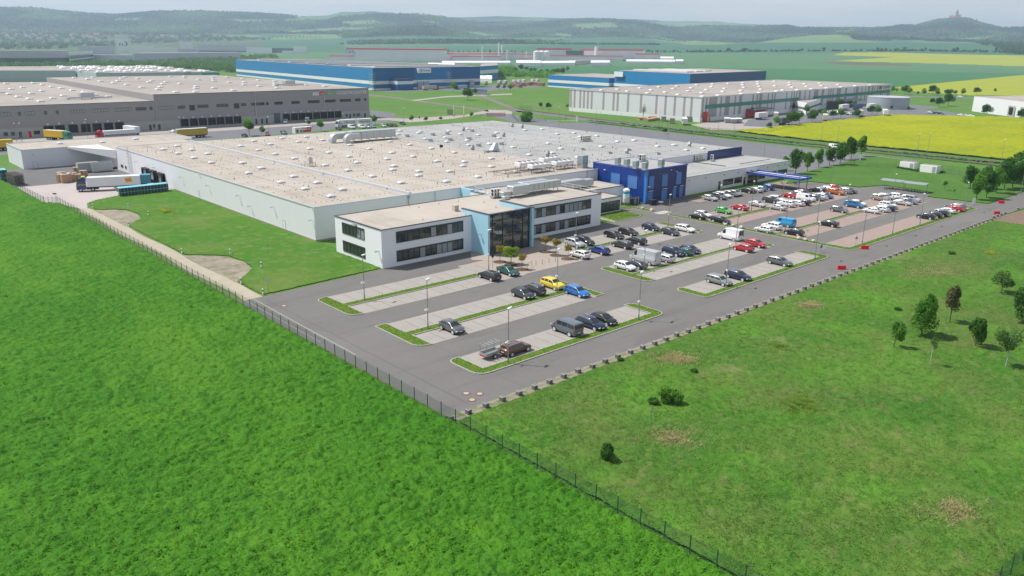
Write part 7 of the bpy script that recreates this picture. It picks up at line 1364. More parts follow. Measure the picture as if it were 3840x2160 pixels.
def pile(k, u, v, w, d, h, lab, m_=None, n=4, grp=None, name='timber_pile'):
    x, y = G(k, u, v); r = empty(name, (x, y, 0), random.random(), lab, 'pile', grp)
    for j in range(n): q_ = random.uniform(.7, 1); MB().box(-w/2+random.uniform(-.2,.2),-d/2,j*h/n,w/2*q_,d/2*q_,(j+.85)*h/n).build('board_stack', m_ or woodm, r)
    return r
for i, (u, v, w) in enumerate(((1300,935,9),(1420,930,7),(1380,950,8),(1440,940,6))): pile('c', u, v, w, 4, 1.4, ordinal(i+1)+' low timber pile left of the grey ribbed container', woodm if i != 1 else BB, grp='timber piles before the striped warehouse')
for i, (u, v, w, m_) in enumerate(((2600,600,8,None),(2640,612,6,None),(2690,598,7,None),(2745,590,9,None),(2790,585,9,None),(2830,592,8,None),(2870,598,7,None),(2600,575,6,BB),(2560,610,5,None))): pile('b', u, v, w, 6, 3.4 if i < 7 else 2.2, ordinal(i+1)+' crate stack from the left in the timber yard between the blue halls', m_, grp='crate stacks in the timber yard')
for i, (u, v) in enumerate(((2165,965),(2225,970),(2280,968))):
    x, y = G('c', u, v); r = empty('skip', (x, y, 0), R(-50), ordinal(i+1)+' grey covered skip from the left beside the striped warehouse', 'skip', 'grey skips at the striped warehouse'); MB().add([(-1.4,-2.6,.2),(1.4,-2.6,.2),(1.4,2.6,.2),(-1.4,2.6,.2),(-1.5,-3.2,2.2),(1.5,-3.2,2.2),(1.5,3.2,2.2),(-1.5,3.2,2.2)], [(3,2,1,0),(0,1,5,4),(1,2,6,5),(2,3,7,6),(3,0,4,7)]).build('body', steel2, r); MB().box(-1.5,-3.2,2.2,1.5,3.2,2.5).build('cover', cl, r)
gh = dist('gatehouse', 'small dark glazed gatehouse with a blue roof edge in front of the blue hall', 'b', [(2205,680),(2325,690)], 632, 10, cd, strip=(mat('edge_blue', (.03,.16,.42), .5), .14), h=4.2)
# factory with red roof bands
mg = mat('far_mauve', (.84,.78,.86), .7, var=.2, vscale=.02)
q = dist('red_edged_factory', 'largest pale grey factory with a red roof edge and dark blue letters', 'b', [(912,345),(1430,352),(1922,356)], 214, 260, mg, strip=(redb, .10)); HH_, zb_, (a, c, _) = HT[q.name]; v_ = Vector((c[0]-a[0], c[1]-a[1])); nn = Vector((v_.y, -v_.x)).normalized(); nn = nn if nn.dot(Vector((-a[0],-a[1]))) > 0 else -nn
text('CATL', 9, (v_.x*.09+nn.x*1.5, v_.y*.09+nn.y*1.5, HH_-9), (R(90),0,math.atan2(v_.y,v_.x)), inkb, q, sx=1.1, ext=.1)
for lab, k, base, vt, dp in (('low red-edged annexe in front of the largest factory','b',[(742,345),(1165,348),(1345,350)],290,60), ('red-edged hall right of the largest factory, behind the white chimney','b',[(1975,350),(2462,345)],296,60), ('flat grey red-edged hall reaching behind the masts','b',[(1925,345),(2576,330),(2800,330)],268,200),
    ('tall red-edged block behind the grey silos','c',[(245,330),(600,330)],216,160), ('tall red-edged block right of the roof coolers','c',[(682,330),(840,332),(1322,322)],224,160), ('low red-edged hall in front of the roof coolers','c',[(382,350),(1115,345)],288,70), ('small red-edged end block at the right of the factory','c',[(1238,338),(1490,334)],271,60), ('low red-edged shed left of the silos','c',[(50,352),(305,354)],318,40)):
    dist('red_edged_factory', lab, k, base, vt, dp, mg, strip=(redb, .13), grp='buildings of the red-edged factory')
for i, u in enumerate((245, 293, 347)):
    x, y, z_ = T('c', u, 356); d0 = ray('c', u, 250); hh = CAMZ+math.hypot(x, y)*d0[2]/math.hypot(d0[0], d0[1]); r = empty('silo', (x, y, 0), 0, ('left','middle','right')[i]+' of the three tall grey silos at the factory', 'silo', 'grey silos'); MB().cyl((0,0,0),(0,0,hh),7.5,n=28).build('shell', conc2, r, smooth=True, ang=40); MB().cyl((0,0,hh),(0,0,hh+2),7.5,2,n=28).build('cone_roof', cl, r)
r = dist('cooling_block', 'bank of dark-faced roof coolers above the red-edged hall', 'c', [(540,340),(720,340)], 240, 40, teal, bands=(('frame_band', 0, 3, steel2),)); x, y = G('c', 845, 345); 
for k, u, v, vt, rad, lab in (('b',1775,352,272,7,'white rounded chimney in front of the red-edged factory'), ('b',2278,350,200,1.4,'thin pale mast behind the blue hall'), ('b',2442,345,165,1.6,'tallest thin mast at the factory'), ('b',2475,300,190,2.2,'short white stack right of the tallest mast'), ('b',2527,335,235,1.4,'thin mast at the right of the mast group'), ('c',845,340,205,5,'grey flue rising from the red-edged block'), ('c',893,340,245,1.2,'thin mast right of the grey flue'), ('c',1325,335,245,1.2,'thin mast by the small red-edged end block'), ('c',145,340,250,1.4,'thin mast left of the silos')):
    x, y, z_ = T(k, u, v); d0 = ray(k, u, vt); hh = CAMZ+math.hypot(x, y)*d0[2]/math.hypot(d0[0], d0[1]); r = empty('chimney', (x, y, 0), 0, lab, 'chimney'); MB().cyl((0,0,0),(0,0,hh),rad,rad*.9,n=16).build('shaft', whitem if 'white' in lab else cl, r, smooth=True, ang=40); MB().cyl((0,0,hh),(0,0,hh+1.2),rad*.8,n=16).build('cap', cl, r)
for i, (k, base, vt, dp, lab) in enumerate((('c',[(40,398),(290,400)],362,40,'long white marquee left of the brown-fronted marquee'), ('c',[(292,398),(635,392)],366,40,'wide white marquee with a shaded front behind the field'), ('c',[(790,398),(985,392)],362,45,'single white peaked marquee in the middle of the camp'), ('c',[(1148,376),(1640,373)],348,50,'longest white marquee at the right end of the camp'), ('c',[(1490,345),(1625,345)],318,40,'small white marquee behind the longest one'), ('c',[(1645,372),(1722,370)],346,40,'little white marquee at the far right of the camp'),
    ('b',[(1870,385),(2560,380)],362,60,'white marquee stretched behind the pale blue block'), ('b',[(1730,392),(2000,396)],380,40,'white marquee just above the blue hall roof'), ('b',[(2256,562),(2315,564)],520,14,'left of two small white tents beside the blue hall'), ('b',[(2316,564),(2374,566)],520,14,'right of two small white tents beside the blue hall'))):
    dist('marquee', lab, k, base, vt, dp, cl if i < 8 else cw, cw, gable=.55, cat='tent', grp='white marquees')
dist('container_row', 'beige stacked site cabins behind the peaked marquee', 'c', [(575,378),(640,388),(1000,352)], 337, 12, mat('cabin_beige', (.50,.47,.42), .7))
# houses of the town, castle
roofr = mat('roof_red', (.33,.15,.11), .8, var=.5, vscale=.02, col2=(.26,.10,.07)); hwal = mat('house_wall', (.80,.76,.72), .8)
def house_mesh(w, d, h, rh, rm):
    B = MB().box(-w/2,-d/2,-3,w/2,d/2,h); B.add([(-w/2-.5,-d/2-.5,h),(w/2+.5,-d/2-.5,h),(w/2+.5,d/2+.5,h),(-w/2-.5,d/2+.5,h),(-w/2-.5,0,h+rh),(w/2+.5,0,h+rh)], [(0,1,5,4),(2,3,4,5),(1,2,5),(3,0,4),(3,2,1,0)], 1); o = B.build('town_house', [hwal, rm]); return o
HM = [house_mesh(22,13,8,7,roofr), house_mesh(16,12,7,6,roofr), house_mesh(34,14,12,6,roofr), house_mesh(18,14,7,6,mat('roof_slate', (.14,.13,.14), .8))]; used = [False]*4; nh = 0
def town(k, P, n, grp, where):
    global nh
    pts = scatter(k, P, n); pts.sort(key=lambda p: math.hypot(p[0], p[1]))
    for i, (x, y, z) in enumerate(pts):
        j = random.choice((0,0,1,1,2,3)); o = HM[j] if not used[j] else HM[j].copy()
        if used[j]: COL.objects.link(o)
        used[j] = True; o.location = (x, y, z-1); o.scale = [random.uniform(.6,.95)]*3; o.rotation_euler = (0,0,random.choice((.8,2.4,.3))+random.uniform(-.3,.3)); tag(o, 'tiny '+('grey-roofed' if j == 3 else 'red-roofed')+' house in the hazy town '+where, 'house', grp+(', grey roofs' if j == 3 else ', red roofs'))
town('k', [(0,225),(560,232),(860,262),(860,300),(560,285),(250,282),(0,285)], 85, 'houses of the distant town left of the concrete tower', 'left of the concrete tower')
town('k', [(960,262),(1550,285),(1450,300),(990,290)], 28, 'houses right of the concrete tower', 'right of the concrete tower'); town('k', [(270,290),(420,292),(420,300),(270,298)], 5, 'houses below the town', 'just below the main town')
x, y, z = T('m', 2062, 150); cs = empty('castle', (x, y, z-8), math.atan2(y, x)-math.pi/2, 'reddish castle with a tower on top of the wooded hill at the right', 'castle'); cm_ = mat('castle_stone', (.42,.25,.20), .85)
MB().box(-50,-15,0,-5,18,26).box(-5,-12,0,32,20,34).box(-120,-5,-14,-82,15,8).build('wall', cm_, cs); MB().prism([(-50,-15),(-5,-15),(-5,18),(-50,18)],26.1,27).add([(-50,-15,27),(-5,-15,27),(-5,18,27),(-50,18,27),(-50,1,42),(-5,1,42)], [(0,1,5,4),(2,3,4,5),(1,2,5),(3,0,4)]).add([(-5,-12,34),(32,-12,34),(32,20,34),(-5,20,34),(-5,4,48),(32,4,48)], [(0,1,5,4),(2,3,4,5),(1,2,5),(3,0,4)]).build('roof', roofr, cs); tt = MB().box(-8,-10,0,10,8,60).build('tower', cm_, cs); MB().cyl((1,-1,60),(1,-1,84),11,1.5,n=8).build('spire', mat('spire_dark', (.12,.14,.15), .7), tt)
# ================================================================== STREET FURNITURE AND SMALL THINGS
lampg = mat('lamp_pole', (.30,.32,.32), .5, metal=.5); lampw = mat('lamp_head', (.66,.68,.70), .4)
def make_lamp(h, cam_=False):
    r = empty('street_lamp'); MB().cyl((0,0,0),(0,0,h),.075,.05,8).build('pole', lampg, r); MB().cyl((0,0,0),(0,0,.9),.105,n=8).build('base_sleeve', lampg, r)
    MB().bbox(-.75,-.18,h-.02,.12,.18,h+.14,.05).build('lamp_head', lampw, r)
    if cam_: MB().box(0,-.04,h*.42,.5,.04,h*.42+.06).cyl((.5,0,h*.42+.05),(.62,0,h*.42-.1),.1,n=8).cbox((0,0,h*.40),(.22,.22,.3)).build('camera_bracket', whitem, r)
    return register(r)
LA = make_lamp(7.3, True); LB = make_lamp(7.3); LC = make_lamp(9.5)
for k, u, v, l in (('e',717,1145,'lamp post on the first island nearest the office corner, beside the lawn'), ('e',1355,1435,'lamp post at the left part of the middle island'), ('f',820,1245,'tall lamp post right beside the brown estate car'), ('f',1310,535,'lamp post between the yellow and the blue car'), ('f',2132,808,'lamp post at the right end of the front island'), ('e',1966,840,'lamp post beside the light blue entrance fin'),
    ('g',155,1170,'lamp post next to the silver-white electric car'), ('g',843,1380,'lamp post beside the tall silver panel van'), ('g',1087,945,'lamp post behind the grey-blue hatchback on the back island'), ('g',1768,1115,'lamp post at the rear of the white high-roofed van'), ('D',1826,722,'lamp post between the two estate cars on the third island'), ('f',1325-0,100,'')):
    if l: place(LA, (*G(k,u,v),0), R(200), l, 'lamp posts in the near car park', 'street lamp')
for k, u, v, l in (('g',1597,830,'lamp post by the black estate and the bright green hatchback'), ('g',1925,780,'lamp post left of the silver coupe'), ('g',2237,685,'lamp post before the blue canopy'), ('g',2265,970,'lamp post beside the sky blue van'), ('h',495,885,'lamp post in the strip left of the long low black car'), ('h',470,1275,'lamp post at the right tip of the third island'), ('h',785,820,'lamp post beside the grey hatchback and people carrier'), ('h',945,1122,'lamp post behind the red plastic barrier at the near verge'), ('h',1250,1020,'lamp post halfway along the outer verge of the far car park'), ('h',1252,690,'lamp post in front of the bicycle shelters'), ('h',630,512,'lamp post on the lawn edge behind the red hatchback'), ('h',1525,930,'lamp post before the dark trio of cars'), ('h',1968,790,'lamp post at the last verge beyond the red hatchback'), ('h',2540,612,'lamp post at the right edge under the avenue')):
    place(LB, (*G(k,u,v),0), R(200), l, 'lamp posts in the far car park', 'street lamp')
for i, (k, u, v) in enumerate((('c',98,860),('c',302,912),('c',603,922),('c',847,1002),('c',1095,1078),('c',2076,1037),('c',2230,1107),('c',472,1005),('c',1480,1030),('c',885,1045),('c',1565,1125),('c',2535,1300),('d',525,1212),('d',1487,1347),('d',1595,1332),('d',2335,1412),('d',690,1225),('b',2330,835))): place(LC, (*G(k,u,v),0), R(30), ordinal(i+1)+' slender lamp mast from the left along the railway and hall road', 'lamp masts along the railway', 'street lamp')
for i, (k, u, v) in enumerate((('a',170,1160),('a',885,1112),('a',1818,1082),('b',130,1072),('b',880,1032),('b',1487,962),('a',222,1160))): place(LB, (*G(k,u,v),0), R(90), ordinal(i+1)+' lamp post from the left in the logistics lane', 'lamp posts in the logistics lane', 'street lamp')
# fences
fg = mat('fence_green', (.008,.075,.045), .5); fmesh = mat('fence_mesh', (.008,.06,.035), .9, alpha=.20, spec=.05); fgrey = mat('fence_grey', (.16,.17,.17), .6)
def fence(pts, h, sp, label, pm=fg, mm=fmesh, name='mesh_fence', wires=True):
    r = empty(name, (pts[0][0], pts[0][1], 0), 0, label, 'fence'); ox, oy = pts[0]; B = MB(); wi_ = MB(); first = None; posts = []
    for (x0,y0),(x1,y1) in zip(pts[:-1], pts[1:]):
        L = math.hypot(x1-x0, y1-y0); n = max(1, int(round(L/sp)))
        B.quad((x0-ox,y0-oy,.08),(x1-ox,y1-oy,.08),(x1-ox,y1-oy,h-.1),(x0-ox,y0-oy,h-.1))
        if wires:
            for z in np.arange(.1, h, .2): wi_.box(min(x0,x1)-ox-.006, min(y0,y1)-oy-.006, z, max(x0,x1)-ox+.006, max(y0,y1)-oy+.006, z+.012) if (abs(x0-x1) < .01 or abs(y0-y1) < .01) else wi_.cyl((x0-ox,y0-oy,z),(x1-ox,y1-oy,z),.007,n=4)
        posts += [(x0+(x1-x0)*i/n-ox, y0+(y1-y0)*i/n-oy) for i in range(n)]
    posts.append((pts[-1][0]-ox, pts[-1][1]-oy)); B.build('mesh_panel', mm, r)
    if wires: wi_.build('wire', pm, r)
    pr = None
    for x, y in posts[:100]:
        if pr is None: pr = MB().box(-.035,-.035,0,.035,.035,h+.05).build('post', pm, r); pr.location = (x, y, 0)
        else: o_ = pr.copy(); COL.objects.link(o_); o_.parent = r; o_.location = (x, y, 0)
    return r
fence([(46.8,13.2),(46.8,219.8)], 2.0, 2.5, 'long dark green mesh fence between the bright crop field and the dirt track'); fence([(44.2,222.2),(43.4,262),(42.2,290)], 2.0, 2.5, 'green mesh fence closing the truck yard at the upper left'); fence([(56,13.2),(150,10)], 2.0, 2.5, 'short piece of dark green fence in the bottom right corner')
fence([(44.3,222),(46.7,220.2)], 1.9, 1.2, 'low mesh gate between the truck yard and the crop field', fgrey, meshm, 'mesh_gate')
fence([(323.8,60),(326,150),(330,200),(336,255)], 1.8, 4, 'thin dark fence between the railway and the rapeseed field', fgrey, meshm, wires=False); fence([(310.5,-20),(311,100),(312,184),(318.5,294)], 1.8, 4, 'thin dark fence along the hedge beside the hall road', fgrey, meshm, wires=False)
fence([G('h',740,300),G('h',1000,345),G('h',1290,360)], 1.8, 3, 'grey mesh fence across the lawn before the white garages', fgrey, meshm, wires=False); fence([G('h',1760,405),G('h',2000,440),G('h',2380,490)], 1.8, 3, 'grey mesh fence from the garages to the avenue', fgrey, meshm, wires=False)
fence([G('b',2320,905),G('b',2510,902)], 2.2, 4, 'fence hung with faded red netting by the access road', fgrey, mat('red_netting', (.55,.12,.12), .8, alpha=.55), wires=False); fence([G('b',2190,920),G('b',2262,915)], 2.2, 3, 'grey rail gate left of the red netting', fgrey, meshm, wires=False); fence([G('b',1925,885),G('b',2000,892)], 3.2, 3, 'dark mesh cage left of the access barriers', fgrey, mat('mesh_dark', (.03,.05,.05), .6, alpha=.6), wires=False)
fence([G('c',75,845),G('c',195,838)], 3, 3, 'grey slatted gate across the railway siding', fgrey, meshm, wires=False); fence([G('c',0,905),G('c',60,960),G('c',540,950),G('c',545,905)], 1.8, 3, 'fence around the grass triangle with the big bush', fgrey, meshm, wires=False); fence([G('c',1900,1050),G('c',2576,1075),G('d',400,985),G('d',1100,905)], 1.8, 4, 'thin fence round the striped warehouse yard', fgrey, meshm, wires=False)
sg = empty('road_gate', (*G('c', 660, 965),0), R(140), 'white swing gate with pillars where the hall road begins', 'gate'); MB().cyl((0,0,1.1),(16,0,1.1),.08,n=6).cyl((0,0,.6),(16,0,.6),.06,n=6).build('boom', whitem, sg); MB().box(-.3,-.3,0,.3,.3,3).build('pillar', whitem, sg); MB().box(-.3,-5,0,.3,-4.4,3.2).build('pillar', whitem, sg)
for i, u in enumerate((1992, 2092)): r = empty('gate_mast', (*G('b', u, 905),0), 0, ('left','right')[i]+' of the two white masts at the access barriers', 'post'); MB().cyl((0,0,0),(0,0,6.5),.18,n=8).build('pole', whitem, r); MB().cyl((0,0,0),(0,0,1.1),.22,n=8).build('sleeve', redm, r)
# concrete blocks
blk = mat('block_concrete', (.36,.35,.34), .9, var=.8, vscale=3, col2=(.18,.175,.17)); BL = empty('concrete_block'); MB().bbox(-.38,-.38,0,.38,.38,.74,.05).build('block', blk, BL)
b = MB()
for k in range(4): b.box(-.30+k*.17,-.392,.06,-.22+k*.17,-.381,.66).box(-.392,-.30+k*.17,.06,-.381,-.22+k*.17,.66)
b.box(-.22,-.2,.74,-.05,.2,.745).box(.08,-.2,.74,.22,.2,.745); b.build('slot_shade', mat('block_slot_shade', (.08,.08,.08), .9), BL); register(BL)  # near-black strips paint the shade of slots that are not cut
x = 47.3; i = 0
while x < 209.5: i += 1; place(BL, (x, 62.05+random.uniform(-.08,.08), 0), random.uniform(-.07,.07), ordinal(i)+' concrete block from the fence corner in the roadside row', 'concrete blocks along the road', 'concrete block', .74); x += 2.49
for u, v in ((2270,852),(2308,838),(2347,825),(2385,812),(2515,768)): i += 1; place(BL, (*G('h',u,v),0), .4, ordinal(i)+' concrete block from the fence corner, at the brown soil patch', 'concrete blocks along the road', 'concrete block', .74)
# barriers
BR = empty('traffic_barrier'); pr = [(-.28,0),(.28,0),(.22,.35),(.13,.9),(-.13,.9),(-.22,.35)]; n = 6; redp = mat('barrier_red', (.72,.01,.05), .45)
MB().add([(-.9,y,z) for y,z in pr]+[(.9,y,z) for y,z in pr], [tuple(range(5,-1,-1)), tuple(range(6,12))]+[(i_,(i_+1)%6,6+(i_+1)%6,6+i_) for i_ in range(6)]).build('body', redp, BR); b = MB()
for k in range(4): b.box(-.7+k*.42,-.26,.2,-.62+k*.42,-.19,.75)
b.build('recess_shade', mat('barrier_shade', (.4,.005,.03), .5), BR); MB().cyl((-.6,0,.88),(-.6,0,.95),.09).cyl((.6,0,.88),(.6,0,.95),.09).build('filler_cap', redp, BR); register(BR)  # darker red bars paint the shade of recesses; nothing is sunk in
for (x, y), l, rz in zip(((139,64),(157.6,68.4),(218.3,63.7),(235.4,68.1)), ('red plastic barrier nearest the camera, beside the concrete blocks','red plastic barrier at the rounded verge corner by a lamp post','red plastic barrier by the brown soil patch','furthest red plastic barrier, at the start of the avenue'), (-.75,-.75,-.7,-.8)): place(BR, (x, y, 0), rz, l, 'red plastic barriers on the access road', 'barrier', .82)
# boulders
rock = mat('boulder', (.50,.46,.40), .9, var=.6, vscale=3, col2=(.36,.33,.29))
def boulder(seed):
    bm = bmesh.new(); bmesh.ops.create_icosphere(bm, subdivisions=3, radius=.45); g = random.Random(seed)
    ax = [Vector((g.uniform(-1,1),g.uniform(-1,1),g.uniform(-.5,1))).normalized() for _ in range(7)]
    for v in bm.verts:
        for a in ax:
            d = v.co.dot(a)-.33
            if d > 0: v.co -= a*d*.85
        v.co.z = v.co.z*.75+.25
    me = bpy.data.meshes.new('boulder'); bm.to_mesh(me); bm.free(); me.materials.append(rock); o = bpy.data.objects.new('boulder', me); COL.objects.link(o); return o
for i, ((x, y), l) in enumerate(zip(((155.0,123.5),(154.7,120.3),(154.7,115.6),(154.7,99.2),(154.7,97.2),(154.7,95.1),(154.9,81.2),(154.9,79.8),(155,78.1)), ('first boulder on the verge below the blue block','second boulder on the verge, left of the paved crossing','boulder right of the paved crossing','left of three boulders by the black estate','middle of three boulders by the black estate','brownish right one of three boulders by the black estate','left of three pale boulders at the near grass verge','middle of three pale boulders at the near grass verge','right of three pale boulders at the near grass verge'))):
    o = boulder(i); o.location = (x, y, .05); o.scale = [random.uniform(.9, 1.5)]*3; tag(o, l, 'boulder', 'boulders on the grass verge')
# manhole covers
MH = empty('manhole_cover'); MB().cyl((0,0,0),(0,0,.012),.5,n=24).build('ring', mat('manhole_ring', (.17,.10,.07), .9), MH); MB().cyl((0,0,.012),(0,0,.02),.33,n=24).build('cover', mat('manhole_lid', (.42,.34,.28), .85), MH); register(MH)
for (x, y), l in zip(((52.9,66.3),(54.0,65.2),(52.3,64.5),(51.9,109.7),(151.3,110.9)), ('left of three round manhole covers at the near corner','right of three round manhole covers at the near corner','lowest of three round manhole covers at the near corner','single manhole cover where the dirt track meets the asphalt','single pale manhole cover on the road below the blue block')): place(MH, (x, y, .02), 0, l, 'manhole covers in the asphalt', 'manhole cover')
# marker posts
MP = empty('marker_post'); MB().box(-.08,-.08,0,.08,.08,.95).build('post', whitem, MP); MB().box(-.09,-.09,.55,.09,.09,.72).build('band', frame, MP); register(MP)
for (x, y), l in zip(((51.9,209.4),(58.6,204.6),(59.1,191.9),(51.9,182.6),(51.9,151.6),(58.7,145.2),(59.0,132.6),(51.9,125.2),(51.95,117.0)), ('at the yard bend','at the far corner of the upper gravel patch','at the lawn side of the upper gravel patch','at the near end of the upper gravel patch','at the far end of the lower gravel patch','at the lawn corner of the lower gravel patch','at the lawn side of the lower gravel patch','at the near end of the lower gravel patch','where the kerb meets the dirt track')): place(MP, (x, y, 0), .3, 'white marker post '+l, 'white marker posts along the dirt track', 'marker post', 1.15)
# signs
def post_sign(k, u, v, h, w, hh, label, m_=None, rz=-.8, tri=False, xy=None):
    x, y = xy or G(k, u, v); r = empty('sign', (x, y, 0), rz, label, 'sign'); MB().cyl((0,0,0),(0,0,h),.035,n=6).build('post', lampg, r)
    if tri: MB().add([(-w/2,-.04,h-hh),(w/2,-.04,h-hh),(0,-.04,h),(-w/2,-.06,h-hh),(w/2,-.06,h-hh),(0,-.06,h)], [(0,1,2),(5,4,3),(0,3,4,1),(1,4,5,2),(2,5,3,0)]).build('plate', m_ or steel2, r)
    else: MB().box(-w/2,-.06,h-hh,w/2,-.035,h).build('plate', m_ or coping, r)
post_sign('e',2005,830,3.3,.45,1.1,'black narrow sign on a post beside the entrance fin', frame); post_sign('i',565,598,2.6,1.0,.3,'small flat sign on a pole at the field gate', frame); post_sign('o',1362,815,2.6,.9,.35,'small grey sign on a pole at the lawn kerb', coping); post_sign('h',880,1135,2.2,.7,.7,'triangular warning sign at the near end of the red paved bays', None, tri=True); post_sign('h',530,1235,2.4,.7,.7,'triangular sign seen from behind at the third island tip', frame, tri=True)
post_sign('h',548,1245,2.3,.5,.9,'white sign plate left of the twin plates at the third island tip', whitem); post_sign('h',565,1240,2.3,.5,.9,'white sign plate right of the twin plates at the third island tip', whitem); post_sign('h',2058,722,1.7,.45,1.4,'left white board of the pair at the far car park exit', whitem); post_sign('h',2072,720,1.7,.45,1.4,'right white board of the pair at the far car park exit', whitem); post_sign('g',1010,780,2.4,1.1,.3,'flat white sign on a post before the blue block doors', whitem); post_sign('b',1645,955,2.6,.7,.9,'dark square sign left of the access barriers', frame); post_sign('o',1360,405,1.9,.08,.5,'thin bare stake on the works lawn', woodm); post_sign('r',912,820,2.6,.12,.35,'thin grey stake standing in the rough meadow', steel2)
# goods in the truck yard
crm = mat('crate_teal', (.012,.05,.06), .5); crl = mat('crate_lid', (.10,.48,.62), .45, var=.7, vscale=.8, col2=(.35,.62,.68)); slat = mat('crate_slats', (.40,.42,.38), .6)
def make_crate():
    r = empty('plastic_crate'); MB().bbox(-.4,-.58,0,.4,.58,1.0,.03).build('box', crm, r); MB().box(-.41,-.59,1.0,.41,.59,1.12).build('lid', crl, r); b = MB()
    for z in (.2,.45,.7): b.box(-.42,-.4,z,-.401,.4,z+.04)
    b.box(-.03,-.6,.05,.03,-.585,.95); b.build('rib', slat, r); return register(r)
CT = make_crate(); nn_ = 0
for lvl in range(2):
    for j in range(15):
        for dpt in range(2):
            if dpt and not lvl: continue
            nn_ += 1; place(CT, (61.9+j*.84, 221.2+dpt*1.25+j*.02, .02+lvl*1.13), 0, ordinal(j+1)+' '+('upper' if lvl else 'lower')+(' back' if dpt else ' front')+' teal crate from the left in the long stack by the lawn', 'teal crates stacked by the lawn', 'crate')
for j in range(9):
    for lvl in range(2): place(CT, (69.6+.85*(j%5), 236.0+1.25*(j//5), .02+lvl*1.13), 0, ordinal(j+1)+(' upper' if lvl else ' lower')+' teal crate from the left behind the white trailer', 'teal crates behind the white trailer', 'crate')
ctn = swap('x', 69.0, 235.0, R(71), 'blue-green long container behind the white lorry trailer', L=10, H=2.4, col=('bluegreen', (.05,.27,.36)))
card = mat('cardboard', (.45,.29,.19), .9, var=.6, vscale=2, col2=(.32,.2,.13)); PB = empty('carton_stack'); MB().bbox(-.6,-.5,.14,.6,.5,1.9,.03).build('cartons', card, PB); MB().box(-.6,-.5,0,.6,.5,.12).build('pallet', woodm, PB); MB().box(-.55,-.45,1.9,.55,.45,1.93).build('top_sheet', mat('top_sheet', (.55,.48,.42), .8), PB); register(PB)
for j, (u, v, s) in enumerate(((610,385,1.25),(650,392,1.3),(690,385,1.25),(725,375,1.1),(765,370,1.0),(800,368,1.0),(640,362,1.2),(700,360,1.1),(760,350,1.0),(760,290,.9),(795,290,.9),(830,330,1.0),(860,330,1.0),(610,370,1.3))): place(PB, (*G('i',u,v),0), random.uniform(0,.5), ordinal(j+1)+' brown carton stack from the left in the heap behind the blue lorry', 'brown carton stacks in the truck yard', 'carton stack', s)
cage = mat('mesh_crate', (.22,.19,.16), .8, var=.6, vscale=3)
CG = empty('lattice_crate'); b = MB()
for x in (-.6,0,.6):
    for y in (-.5,.5): b.box(x-.04,y-.04,0,x+.04,y+.04,1.0)
for z in (0,.3,.6,.95):
    for y in (-.5,.5): b.box(-.64,y-.03,z,.64,y+.03,z+.08)
    for x in (-.6,.6): b.box(x-.03,-.47,z,x+.03,.47,z+.08)
b.build('frame', cage, CG); MB().box(-.5,-.4,.1,.5,.4,.8).build('load', mat('scrap', (.16,.14,.13), .9), CG); register(CG); q_ = 0
for j in range(5):
    for l2_ in range(3):
        for d_ in range(2): q_ += 1; place(CG, (44.6+d_*1.15+j*.15, 262.0-j*1.35, l2_*1.04), .2, ordinal(q_)+' brown lattice crate, counted from the back, in the stack inside the yard fence', 'brown lattice crates inside the yard fence', 'crate')
for j in range(6):
    for l2_ in range(3): place(CT, (43.6+(j%2)*.9, 266.5+(j//2)*1.4, l2_*1.13), 0, ordinal(j*3+l2_+1)+' teal crate in the stack at the left picture edge', 'teal crates at the left picture edge', 'crate')
def skipbox(k, u, v, L, W_, H, lab, open_=True, m_=steel, rz=0.):
    x, y = G(k, u, v); r = empty('roll_off_container', (x, y, 0), rz, lab, 'container'); t = .1; b = MB().box(0,0,.2,L,W_,.3).box(0,0,.3,L,t,H).box(0,W_-t,.3,L,W_,H).box(0,t,.3,t,W_-t,H).box(L-t,t,.3,L,W_-t,H); b.build('shell', m_, r)
    b = MB()
    for j in range(int(L/.8)): b.box(.2+j*.8,-.06,.3,.3+j*.8,-.001,H).box(-.06 if j == 0 else .2+j*.8,W_+.001,.3,.3+j*.8,W_+.06,H)
    b.build('rib', m_, r)
    (MB().box(.1,.1,.3,L-.1,W_-.1,1.4) if open_ else MB().box(0,0,H,L,W_,H+.08)).build('load' if open_ else 'cover', MATS['scrap'] if open_ else mat('tarp', (.33,.31,.27), .9, var=.5, vscale=1), r)
skipbox('i',795,295,6,2.4,2.9,'closed grey roll-off container with a dirty top in the truck yard', False, mat('dirty_zinc', (.34,.36,.38), .6)); skipbox('i',930,290,6,2.4,3.0,'open light grey roll-off container in the truck yard')
tt_ = empty('flatbed_trailer', (*G('i',1160,250),0), 0, 'small low trailer parked against the hall wall by the loading gate', 'trailer'); MB().box(-1.2,-.7,.6,1.2,.7,.75).build('bed', steel2, tt_)
for sx in (-1,1): MB().cyl((0,sx*.75,.3),(0,sx*.85,.3),.3,n=12).build('wheel', tyre, tt_)
# forecourt bollards
BO = empty('bollard'); MB().cyl((0,0,0),(0,0,.95),.05,n=8).build('post', steel2, BO); MB().cyl((0,0,.95),(0,0,1.0),.06,n=8).build('cap', coping, BO); register(BO)
for i, (u, v) in enumerate(((1100,262),(1163,245),(1230,230),(1293,218),(1355,205))): place(BO, (*G('f',u,v),0), 0, ordinal(i+1)+' slim steel bollard from the left on the paved forecourt', 'bollards on the forecourt', 'bollard')
cr = empty('bike_hoop', (*G('f',1035,275),0), R(20), 'grey steel hoop stand beside the small copper tree on the forecourt', 'stand'); MB().path([(-.9,0,0),(-.9,0,.9),(.9,0,.9),(.9,0,0)], .04).build('hoop', steel2, cr)
